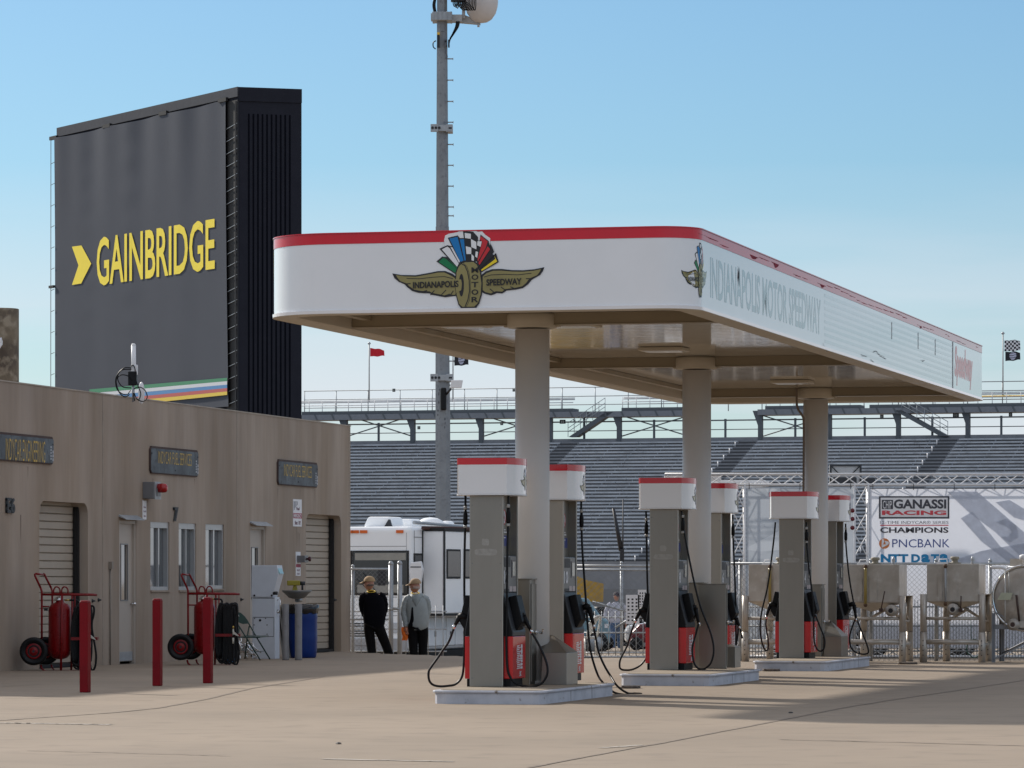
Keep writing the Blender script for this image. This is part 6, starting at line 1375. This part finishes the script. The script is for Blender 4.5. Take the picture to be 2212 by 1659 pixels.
# leaning boards
m = MB()
for i in range(3): m.prism([(.02+i*.05,i*.02,0),(.035+i*.05,i*.02,0),(-.10+i*.05,i*.02,.93),(-.115+i*.05,i*.02,.93)], (0,.5,0))
T('leaning_board', m, M('board_grey',(.28,.27,.25),.7), 'thin boards leaning against the wall right of the kiosk', 'boards', loc=(PX(608,0,73.4).x, 73.4, 0), rz=-TH)
# grey posts, barrel, eyewash
for (ul, ur, Y, lab) in ((609.8,624,71.4,'round grey steel bollard nearer the kiosk'),(637,652.5,71.4,'round grey steel bollard in front of the blue barrel')):
    k = Y/F; rr_ = (ur-ul)*k/2; h = PX(0,1304.5,Y).z; m = MB(); m.lathe([(rr_*1.03,0),(rr_*1.03,.02),(rr_,.03),(rr_,h-.01),(rr_*.93,h)], (0,0,0), 'z', 28)
    T('grey_bollard', m, layered('post_%d'%int(ul), (.24,.235,.24), (.20,.195,.20), .4,.6,3,.5,c3=(.16,.14,.13),s3=9,t3=(.62,.7)), lab, 'bollard', loc=(PX((ul+ur)/2,0,Y).x, Y, 0), group='round grey bollards by the barrel')
BYY = 73.6; k = BYY/F; r = E('blue_barrel', 'blue plastic barrel with a black bin liner folded over its rim', 'barrel', loc=(PX(654.5,0,BYY).x, BYY, 0)); h = PX(0,1310,BYY).z; R_ = 31*k
m = MB(); m.lathe([(R_*.85,0),(R_*.93,.03),(R_*.98,.15),(R_,.30),(R_*1.02,.36),(R_*1.0,.40),(R_*1.0,.68),(R_*1.025,.72),(R_*1.0,.76),(R_*.97,.92),(R_*.88,h)], (0,0,0), 'z', 40); P('drum', m, M('barrel_blue', (.003,.028,.17), .35, var=.1, spec=.3), r)
m = MB(); rr = random.Random(3); n = 48; vs = []
for j, (q_, z) in enumerate(((1.04,h-.12),(1.09,h-.05),(1.08,h+.02),(.98,h+.035),(.85,h-.05))):
    for i in range(n): a = i*2*pi/n; s_ = R_*(q_+.025*sin(i*2.3+j)+rr.uniform(-.015,.015)); vs.append((s_*cos(a), s_*sin(a), z+rr.uniform(-.012,.012)))
m.add(vs, [(j*n+i, j*n+(i+1)%n, (j+1)*n+(i+1)%n, (j+1)*n+i) for j in range(4) for i in range(n)], True); P('bin_liner', m, M('liner_black',(.01,.01,.012),.2), r, recalc=False)
EY = 74.2; k = EY/F; r = E('eyewash_station', 'yellow-handled eyewash bowl on the wall above the blue barrel', 'eyewash', loc=PX(641,1300,EY)); 
m = MB(); z = (1300-1277)*k
m.lathe([(.05,z-.14),(.14,z-.12),(.22,z-.04),(.26,z-.01),(.265,z+.015),(.24,z+.005),(.02,z-.03)], (0,0,0), 'z', 32); m.tube([(.05,.3,z-.16),(0,0,z-.16)], .04, 8); P('bowl', m, M('bowl_grey',(.22,.22,.21),.4,metal=.3), r)
m = MB(); m.box(-.17,.06,-.06,.06,z+.10,z+.19); m.prism([(-.08,-.03,z+.0),(.02,-.03,z+.0),(.0,-.03,z+.1),(-.06,-.03,z+.1)], (0,.06,0)); P('spray_head', m, M('eyewash_yellow',(.30,.25,.02),.5,var=.2), r, bevel=.015)
m = MB(); m.tube([(.06,0,z+.14),(.15,0,z+.14)], .035, 10); m.tube([(.1,0,z+.02),(.1,0,z+.13)], .02, 8); P('valve', m, dgrey, r)
# ---------------------------------------------------------------- people
def skin(pts, edges, rad, sub=2, root=0):
    me = bpy.data.meshes.new('figure'); me.from_pydata([tuple(p) for p in pts], edges, []); o = bpy.data.objects.new('figure', me); C.objects.link(o)
    sm = o.modifiers.new('skin','SKIN'); sd = o.modifiers.new('sub','SUBSURF'); sd.levels = sub; sd.render_levels = sub
    for i, v in enumerate(me.skin_vertices[0].data):
        rr = rad[i]; v.radius = (rr, rr) if not isinstance(rr, tuple) else rr
        v.use_root = (i == root)
    sm.use_smooth_shade = True
    dg = bpy.context.evaluated_depsgraph_get(); dg.update(); em = bpy.data.meshes.new_from_object(o.evaluated_get(dg))
    bpy.data.objects.remove(o); return em
def addmesh(name, me, mat, parent):
    me.materials.clear(); me.materials.append(mat); me.name = name; o = bpy.data.objects.new(name, me); C.objects.link(o); o.parent = parent
    me.polygons.foreach_set('use_smooth', [True]*len(me.polygons)); return o
def shape(me, f):
    for v in me.vertices: v.co = f(v.co.copy())
def head_mesh(c, fd, s=1.0):
    "fd: facing direction (unit, horizontal)"
    m = MB(); c = Vector(c); f = Vector(fd).normalized(); sd = Vector((f.y,-f.x,0)); vs = []; n, k = 20, 14
    for j in range(k+1):
        ph = -pi/2+pi*j/k
        for i in range(n):
            q = 2*pi*i/n; x, y, z = cos(ph)*cos(q), cos(ph)*sin(q), sin(ph)
            fx = x*.098; sy_ = y*.074; zz = z*.120
            if z < 0: fx *= 1-.18*(-z) if x < 0 else 1-.05*(-z); sy_ *= 1-.25*(-z)
            if x > .9 and abs(z+.05) < .28: fx += .022*(1-abs(y)*3) if abs(y) < .33 else 0     # nose
            if x > .75 and .02 < z < .22 and .2 < abs(y) < .6: fx -= .006                        # eye sockets
            if z < -.55 and x > .3: fx += .012                                                  # chin
            vs.append(c+(f*fx+sd*sy_+Vector((0,0,zz)))*s)
    m.add(vs, [(j*n+i, j*n+(i+1)%n, (j+1)*n+(i+1)%n, (j+1)*n+i) for j in range(k) for i in range(n)], True)
    for sgn in (1,-1):
        e = c+(sd*sgn*.074+f*-.005+Vector((0,0,-.01)))*s; m.lathe([(.006,-.012*sgn),(.026,-.004*sgn),(.03,.008*sgn),(.012,.012*sgn)], e, 'x' if abs(sd.x) > .7 else 'y', 10)
    m.tube([c+(f*.088+Vector((0,0,-.062)))*s-sd*.02, c+(f*.094+Vector((0,0,-.064)))*s, c+(f*.088+Vector((0,0,-.062)))*s+sd*.02], .006, 5)
    return m
skinm = M('skin_tone', (.46,.22,.15), .5, var=.08); hairg = M('grey_hair', (.28,.26,.24), .8); 
def cap(c, fd, mt, parent, s=1.0, backdetail=None):
    c = Vector(c); f = Vector(fd).normalized(); sd = Vector((f.y,-f.x,0)); m = MB(); n, k = 24, 8; vs = []
    for j in range(k+1):
        ph = pi*.03+(pi/2-.03)*j/k
        for i in range(n):
            q = 2*pi*i/n; vs.append(c+(f*(max(0,cos(ph))**.8*cos(q)*.112-.006)+sd*(max(0,cos(ph))**.8*sin(q)*.088)+Vector((0,0,sin(ph)*.108+.015)))*s)
    m.add(vs, [(j*n+i, j*n+(i+1)%n, (j+1)*n+(i+1)%n, (j+1)*n+i) for j in range(k) for i in range(n)], True)
    br = []
    for i in range(9): a = -1.15+2.3*i/8; br.append((a, c+(f*(.095*cos(a*.6))+sd*.075*sin(a)+Vector((0,0,.03)))*s, c+(f*(.105+.085*cos(a))+sd*.07*sin(a)+Vector((0,0,-.012+.01*cos(a))))*s))
    vs = [p for _, p, q in br]+[q for _, p, q in br]+[p-Vector((0,0,.012)) for _, p, q in br]+[q-Vector((0,0,.008)) for _, p, q in br]
    m.add(vs, [(i,i+1,10+i,9+i) for i in range(8)]+[(18+i,27+i,28+i,19+i) for i in range(8)]+[(9+i,10+i,28+i,27+i) for i in range(8)], True)
    P('cap', m, mt, parent)
    return f, sd
def person(u, Y, crown_v, label, J, colors, fd, shoulder, hip, feet, hands, jacket, headx):
    k = Y/F; ground = CH-(crown_v-1256)*k-J
    r = E('person', label, 'person', loc=(PX(u,0,Y).x, Y, ground))
    H_ = J; hx, hy = headx; hc = Vector((hx, hy, H_-.135))
    neck = Vector((hx*.75, hy*.5, H_-.29)); chest = Vector((hx*.3,0,H_-.45)); pelvis = Vector((hip[0],0,H_*.515))
    shL, shR = Vector((-shoulder+hx*.3,0,H_-.36)), Vector((shoulder+hx*.3,0,H_-.36))
    pts = [pelvis, chest, neck]; E_ = [(0,1),(1,2)]; R = [.11,.11,.05]
    def chain(start, ps, rs):
        i0 = start
        for p, q in zip(ps, rs): pts.append(Vector(p)); R.append(q); E_.append((i0, len(pts)-1)); i0 = len(pts)-1
        return i0
    (lh, rh) = hands
    for sh, h_, sg in ((shL, lh, -1), (shR, rh, 1)):
        h_ = Vector(h_); el_ = Vector(((sh.x+h_.x)/2+sg*.05, (sh.y+h_.y)/2+.03, (sh.z+h_.z)/2+.01)); chain(1, [sh, el_, h_], [.045,.036,.028])
    legs = []
    for ft, sg in ((feet[0],-1),(feet[1],1)):
        ft = Vector(ft); hp_ = pelvis+Vector((sg*.10,0,-.06)); kn = hp_.lerp(Vector((ft.x,ft.y,.09)),.5)+Vector((0,.02,0)); an = Vector((ft.x,ft.y,.09)); chain(0, [hp_, kn, an, Vector((ft.x,ft.y,.04))+Vector(fd)*.12], [.085,.058,.042,.038]); legs.append((hp_,kn,an,ft))
    body = skin(pts, E_, R); bo = addmesh('body', body, skinm, r)
    hm_ = head_mesh(hc, fd); 
    b2 = hm_.mesh('head', [skinm]); bm = bmesh.new(); bm.from_mesh(body); bm.from_mesh(b2); bm.to_mesh(body); bm.free(); bpy.data.meshes.remove(b2); body.polygons.foreach_set('use_smooth',[True]*len(body.polygons))
    # trousers
    pts = [pelvis+Vector((0,0,.05))]; R = [(.165,.13)]; E_ = []
    for hp_, kn, an, ft in legs: chain(0, [hp_+Vector((0,0,-.05)), kn, an+Vector((0,0,-.03))], [.12,.098,.085])
    addmesh('trousers', skin(pts, E_, R), colors['trousers'], r)
    for hp_, kn, an, ft in legs:
        m = MB(); f = Vector(fd).normalized(); p = Vector((ft.x,ft.y,.045)); m.tube([p-f*.09,p,p+f*.12,p+f*.18], [.042,.048,.044,.025], 10); P('shoe', m, colors['shoe'], r)
    # jacket: lofted torso plus sleeves, one surface
    pts = [chest+Vector((0,0,-.05))]; R = [.17]; E_ = []
    zt_ = H_-.30
    m = MB(); n = 28; prof = jacket['prof']; vs = []
    for (z, cx, wx, wy_) in prof:
        for i in range(n):
            q = 2*pi*i/n; sq = .85
            vs.append(Vector((cx+wx*math.copysign(abs(cos(q))**sq, cos(q)), wy_*math.copysign(abs(sin(q))**sq, sin(q))+.006*sin(z*40+q*3), z)))
    m.add(vs, [(j*n+i, j*n+(i+1)%n, (j+1)*n+(i+1)%n, (j+1)*n+i) for j in range(len(prof)-1) for i in range(n)], True)
    for sh, h_, sg in ((shL, lh, -1), (shR, rh, 1)):
        h_ = Vector(h_); el_ = Vector(((sh.x+h_.x)/2+sg*.055, (sh.y+h_.y)/2+.03, (sh.z+h_.z)/2+.01)); s0 = sh+Vector((-sg*.06,0,.0))
        ps = catmull([s0, sh+Vector((sg*.0,0,-.03)), sh.lerp(el_,.5)+Vector((sg*.012,0,0)), el_, el_.lerp(h_,.5), h_.lerp(el_,.0)], 4); L_ = len(ps); rs = [.080-.026*(i/(L_-1))**.9+.005*sin(i*2.1) for i in range(L_)]
        m.tube(ps, rs, 14)
    P('jacket', m, colors['jacket'], r)
    # hands
    for h_, sg, el_ in ((Vector(lh),-1,shL),(Vector(rh),1,shR)):
        d = (h_-Vector(el_)).normalized(); hm2 = MB(); hm2.tube([h_-d*.02,h_+d*.04,h_+d*.09], [.026,.036,.030], 8)
        for i in range(4): b_ = h_+d*.08+Vector(fd)*(.022-.015*i); hm2.tube([b_, b_+d*(.04+.006*(i in (1,2)))+Vector((-sg*.01,0,0)), b_+d*(.065+.006*(i in (1,2)))+Vector((-sg*.022,0,0))], [.009,.0085,.006], 6)
        b_ = h_+d*.03+Vector(fd)*.03; hm2.tube([b_, b_+d*.03+Vector(fd)*.018, b_+d*.055+Vector(fd)*.015], [.011,.010,.007], 6)
        P('hand', hm2, skinm, r)
    return r, hc, ground
tan_c = M('cap_tan', (.42,.28,.15), .8, var=.1); blk_c = M('black_cloth', (.004,.004,.006), .95, var=.2, spec=.1); trs = M('black_trousers', (.005,.005,.006), .85, var=.2, spec=.15); shoe = M('shoe_black', (.01,.01,.01), .5)
lany = M('lanyard_yellow', (.75,.50,.02), .5)
fd1 = Vector((-.92,.39,0)).normalized()
r, hc, gr = person(808.5, 80.9, 1246.5, 'man in a black jacket and tan cap with a yellow lanyard, seen from behind', 1.80, {'trousers':trs,'shoe':shoe,'jacket':blk_c}, fd1, .188, (-.01,0), [(-.02,.0,0),(.36,.1,0)], [(-.135,.01,.93),(.14,.01,.93)],
    {'prof':[(.83,-.0,.185,.15),(.90,-.0,.205,.16),(1.0,.0,.22,.165),(1.15,.0,.225,.16),(1.30,-.0,.22,.15),(1.40,-.01,.20,.13),(1.46,-.03,.13,.10),(1.50,-.05,.085,.075),(1.53,-.06,.07,.065)]}, (-.10,.03))
f, sd = cap(hc+Vector((0,0,.025)), fd1, tan_c, r, 1.06)
m = MB(); m.tube([hc+f*.09+sd*.07*-1+Vector((0,0,.02)), hc+f*.10+Vector((0,0,.015)), hc+f*.09+sd*.07+Vector((0,0,.02)), hc+sd*.08+Vector((0,0,.02))], .012, 6); P('sunglasses', m, ink, r)
m = MB(); m.tube([Vector((-.06,-.0,1.51))+Vector((.078*cos(q),.07*sin(q),.02*sin(q)+.01)) for q in [i*2*pi/20 for i in range(20)]], .012, 6, closed=True); P('lanyard', m, lany, r)
m = MB(); m.lathe([(.097,-.02),(.10,.0),(.095,.02)], hc+Vector((.02,-.02,-.02)), 'z', 16); m.v = [Vector((hc.x+(v.x-hc.x)*.78, hc.y+(v.y-hc.y)*.85, v.z)) for v in m.v]; P('hair', m, M('brown_grey_hair',(.16,.11,.085),.85), r)
grj = M('grey_jacket', (.27,.30,.305), .55, var=.10, scale=9, bump=.004, bscale=9)
r, hc, gr = person(900.5, 80.6, 1251.5, 'man in a grey hooded jacket and tan cap holding an orange cloth, seen from behind', 1.76, {'trousers':trs,'shoe':shoe,'jacket':grj}, fd1, .182, (.02,0), [(-.06,.0,0),(.11,.05,0)], [(-.20,-.06,.84),(.15,.01,.88)],
    {'prof':[(.78,.03,.15,.13),(.82,.03,.18,.15),(.90,.03,.20,.155),(1.0,.02,.21,.155),(1.15,.01,.215,.155),(1.30,0,.21,.145),(1.38,-.005,.195,.125),(1.43,-.01,.13,.10),(1.47,-.02,.09,.08),(1.49,-.03,.07,.065)]}, (-.035,.02))
f, sd = cap(hc+Vector((0,0,.025)), fd1, M('cap_tan2',(.36,.24,.14),.8,var=.1), r, 1.06)
m = MB(); vs = []; n = 18
for j, (w_, z, y, rr_) in enumerate(((.10,1.475,-.02,.05),(.15,1.45,-.06,.05),(.165,1.40,-.10,.04),(.13,1.33,-.13,.03),(.07,1.26,-.145,.012),(.01,1.235,-.145,.005))): vs.append((w_, z, y, rr_))
pv = []
for (w_, z, y, rr_) in vs:
    for i in range(n+1): t = -1+2*i/n; pv.append(Vector((t*w_-.01, y-rr_*(1-t*t)*1.2+.08*t*t, z+.02*t*t+.006*sin(t*9))))
m.add(pv, [(j*(n+1)+i, j*(n+1)+i+1, (j+1)*(n+1)+i+1, (j+1)*(n+1)+i) for j in range(len(vs)-1) for i in range(n)], True); P('hood', m, M('hood_grey',(.23,.26,.265),.6,var=.1), r, recalc=False)
m = MB(); m.prism([(-.165,-.13,.84),(-.10,-.135,.80),(-.05,-.15,.95),(-.07,-.155,1.22),(-.10,-.15,1.22),(-.12,-.14,1.0)], (0,.03,0)); P('side_panel', m, blk_c, r, bevel=.01)
m = MB(); m.tube([Vector((-.03,0,1.485))+Vector((.075*cos(q),.07*sin(q),.02*sin(q)+.01)) for q in [i*2*pi/20 for i in range(20)]], .012, 6, closed=True); P('lanyard', m, lany, r)
m = MB(); m.lathe([(.097,-.035),(.10,-.01),(.095,.02)], hc+Vector((.02,-.02,-.02)), 'z', 16); m.v = [Vector((hc.x+(v.x-hc.x)*.78, hc.y+(v.y-hc.y)*.85, v.z)) for v in m.v]; P('hair', m, M('white_hair',(.38,.29,.25),.8), r)
p = r.location+Vector((-.235,-.06,.72)); m = MB(); vs = []
for j in range(7):
    for i in range(5): vs.append((-.055+.11*i/4+.01*sin(j), .02*sin(i*1.7+j*.8), -.14+.26*j/6))
m.add(vs, [(j*5+i, j*5+i+1, (j+1)*5+i+1, (j+1)*5+i) for j in range(6) for i in range(4)], True); m.add([v+Vector((0,.03,0)) for v in m.v], [(j*5+i, j*5+i+1, (j+1)*5+i+1, (j+1)*5+i) for j in range(6) for i in range(4)], True)
T('orange_cloth', m, M('orange_cloth',(.70,.14,.01),.8), 'folded orange cloth in the left hand of the man in grey', 'cloth', loc=p)
# walking man far behind the fence
shirt = M('pale_shirt', (.42,.43,.50), .8, var=.15, scale=10); jean = M('blue_jeans', (.05,.10,.20), .8, var=.15)
fdw = Vector((.5,-.86,0)).normalized()
r, hc, gr = person(1330, 127, 1280, 'man in a pale shirt, jeans and dark cap walking behind the fence', 1.78, {'trousers':jean,'shoe':shoe,'jacket':shirt}, fdw, .21, (.02,0), [(-.09,-.1,0),(.14,.15,0)], [(-.30,-.1,.80),(.30,.05,.85)],
    {'prof':[(.84,.0,.17,.12),(.95,.0,.21,.15),(1.1,.0,.23,.17),(1.30,0,.22,.15),(1.40,0,.20,.12),(1.46,0,.12,.09),(1.49,0,.07,.065)]}, (.02,-.02))
cap(hc+Vector((0,0,.025)), fdw, M('cap_dark',(.03,.02,.03),.8), r, 1.06)
# ---------------------------------------------------------------- paddock clutter behind the fence
def boxy(name, label, cat, u0, u1, v0, v1, Y, dep, mt, bev=.03, group=None):
    z0, z1 = PX(0,v1,Y).z, PX(0,v0,Y).z; w_ = PX(u1,0,Y).x-PX(u0,0,Y).x
    return w_, z1-z0, Vector((PX(u0,0,Y).x, Y, z0))
# papers on the fence
for (u0,u1,v0,v1,lab,sl_2) in ((1352,1381,1285,1348,'white sheet of small pictures tied to the fence, full length',-.0),(1378,1396,1274,1325,'second white sheet on the fence, half hidden by the pump',.0)):
    w_, h, p = boxy('','', '', u0,u1,v0,v1,76.4,.01,None); r = E('paper_sheet', lab, 'notice', loc=p, group='white paper sheets on the fence'); m = MB(); m.box(0,w_,0,.004,0,h); P('sheet', m, print_w, r)
    m = MB()
    for j in range(7):
        for i in range(3):
            if j in (2,): m.box(.03+i*w_*.3,.03+i*w_*.3+w_*.2,-.003,-.001,h*(.12+j*.115),h*(.12+j*.115)+.015)
            else: m.box(.03+i*w_*.3,.03+i*w_*.3+w_*.14,-.003,-.001,h*(.1+j*.12),h*(.1+j*.12)+.03)
    P('print', m, ink, r)
# white plastic chair
Y = 77.5; k = Y/F; r = E('plastic_chair', 'white plastic garden chair behind the nearest island hoses', 'chair', loc=Vector((PX(1278,0,Y).x, Y, PX(0,1423,Y).z)))
wp = M('plastic_white',(.62,.61,.57),.4,var=.04); cc = lambda u, v, d=0: Vector(((u-1278)*k, d, (1423-v)*k))
m = MB()
for i in range(5): m.tube(catmull([cc(1268+i*1,1377,-.1+i*.08),cc(1273+i*3,1350,-.1+i*.08),cc(1285+i*2.2,1334,-.1+i*.08),cc(1294+i*.5,1331,-.1+i*.08)],3), .014, 6)
m.tube(catmull([cc(1268,1377,-.14),cc(1272,1350,-.14),cc(1282,1336,-.14),cc(1296,1330,-.1),cc(1297,1340,.25),cc(1290,1377,.25)],3), .02, 6); P('backrest', m, wp, r)
m = MB(); m.box(cc(1262,0).x,cc(1290,0).x,-.16,.28,cc(0,1380).z,cc(0,1375).z); P('seat', m, wp, r, bevel=.01)
for u, d in ((1264,-.14),(1288,-.14),(1264,.26),(1288,.26)): m = MB(); m.tube([cc(u,1379,d),cc(u+(1.5 if u>1270 else -1.5),1423,d)], [.022,.016], 6); P('leg', m, wp, r)
# yellow sloped ramp, pit wall, cars
Y = 110; k = Y/F
def Q(u, v, d=0): return PX(u, v, Y+d)
m = MB(); m.prism([Q(1190,1300)-Q(1190,1300),Q(1303,1300)-Q(1190,1300),Q(1304,1261)-Q(1190,1300),Q(1262,1252)-Q(1190,1300),Q(1190,1215)-Q(1190,1300)], (0,.8,0))
T('loader_bucket', m, M('plant_yellow',(.42,.25,.03),.6,var=.25), 'slanted mustard yellow machine body seen through the fence', 'machine', loc=Q(1190,1300))
def car(u0, u1, vt, vb, Y, col, label, hatch=True):
    k = Y/F; L_ = (u1-u0)*k; base = PX(0,vb,Y).z; h = (vb-vt)*k; r = E('parked_car', label, 'car', loc=Vector((PX(u0,0,Y).x, Y, base)), group='vehicles in the paddock behind the fence')
    prof = [(0,.25),(.0,.50),(.03,.62),(.20,.68),(.32,.96),(.42,1.0),(.70,.98),(.86,.70),(.98,.60),(1,.45),(1,.22),(.9,.15),(.1,.15)]
    m = MB(); m.prism([(x*L_,0,z*h) for x, z in prof], (0,1.6,0)); P('body', m, col, r, bevel=.06, seg=3)
    m = MB()
    for q in ([(.35,.70),(.42,.93),(.53,.93),(.53,.70)],[(.56,.70),(.56,.93),(.68,.92),(.80,.70)]): m.prism([(x*L_,-.012,z*h) for x, z in q], (0,.011,0))
    P('side_window', m, dgl, r)
    for x in (.18,.80):
        m = MB(); m.lathe([(.1,-.02),(.30,-.03),(.33,.02),(.33,.16),(.1,.18)], (x*L_,0,.33), 'y', 24); o = P('wheel', m, black, r); m = MB(); m.lathe([(.02,-.035),(.19,-.03),(.21,-.0)], (x*L_,0,.33), 'y', 16); P('rim', m, galv, o)
    m = MB(); m.box(.03,.12,-.015,-.002,h*.52,h*.58); m.box(L_-.14,L_-.03,-.015,-.002,h*.48,h*.55); P('lamp', m, white_paint, r)
    return r
car(1160, 1318, 1290, 1418, 104, M('car_pale_blue',(.17,.30,.36),.2,var=.1), 'pale blue car behind the braced fence')
car(1352, 1560, 1318, 1408, 118, M('car_white',(.5,.5,.5),.25), 'low white car behind the paper sheets')
def utility(u0, u1, vt, vb, Y, mt, label):
    k = Y/F; r = E('utility_cart', label, 'utility cart', loc=Vector((PX(u0,0,Y).x, Y, PX(0,vb,Y).z)), group='small carts behind the fence'); L_ = (u1-u0)*k; h = (vb-vt)*k
    m = MB(); m.prism([(0,0,h*.25),(0,0,h*.62),(L_*.3,0,h*.95),(L_*.7,0,h),(L_,0,h*.7),(L_,0,h*.3)], (0,.9,0)); P('body', m, mt, r, bevel=.05)
    for x in (.2*L_,.8*L_): m = MB(); m.lathe([(.1,-.05),(h*.24,-.05),(h*.25,0),(h*.24,.15)], (x,0,h*.24), 'y', 18); P('wheel', m, black, r)
utility(1283,1318,1342,1404,112,M('cart_silver',(.30,.30,.31),.4,var=.2),'silver cart left of the walking man')
utility(1362,1425,1346,1405,111,M('cart_red',(.12,.01,.015),.4,var=.2),'dark red cart right of the walking man')
m = MB(); m.box(0,60,0,.35,-.9,1.05); T('pit_wall', m, M('pit_wall_grey',(.20,.205,.215),.8,var=.12,scale=1), 'long low grey wall across the far side of the paddock', 'wall', loc=(-20,165,0))
r = E('tyre_stack', 'dark row of stacked tyres along the far wall', 'tyre stack', loc=(PX(1258,0,150).x,150,-1.05)); m = MB()
for i in range(14):
    for j in range(7): m.lathe([(.18,0),(.32,.01),(.35,.1),(.32,.2),(.18,.21)], (i*.73,.05*(j%2),j*.215), 'z', 14)
P('tyre', m, black, r)['kind'] = 'stuff'
# small conduit, plates on the building at the right edge etc.
m = MB(); m.tube([(.01,0,0),(.01,0,.04)], .04, 6)
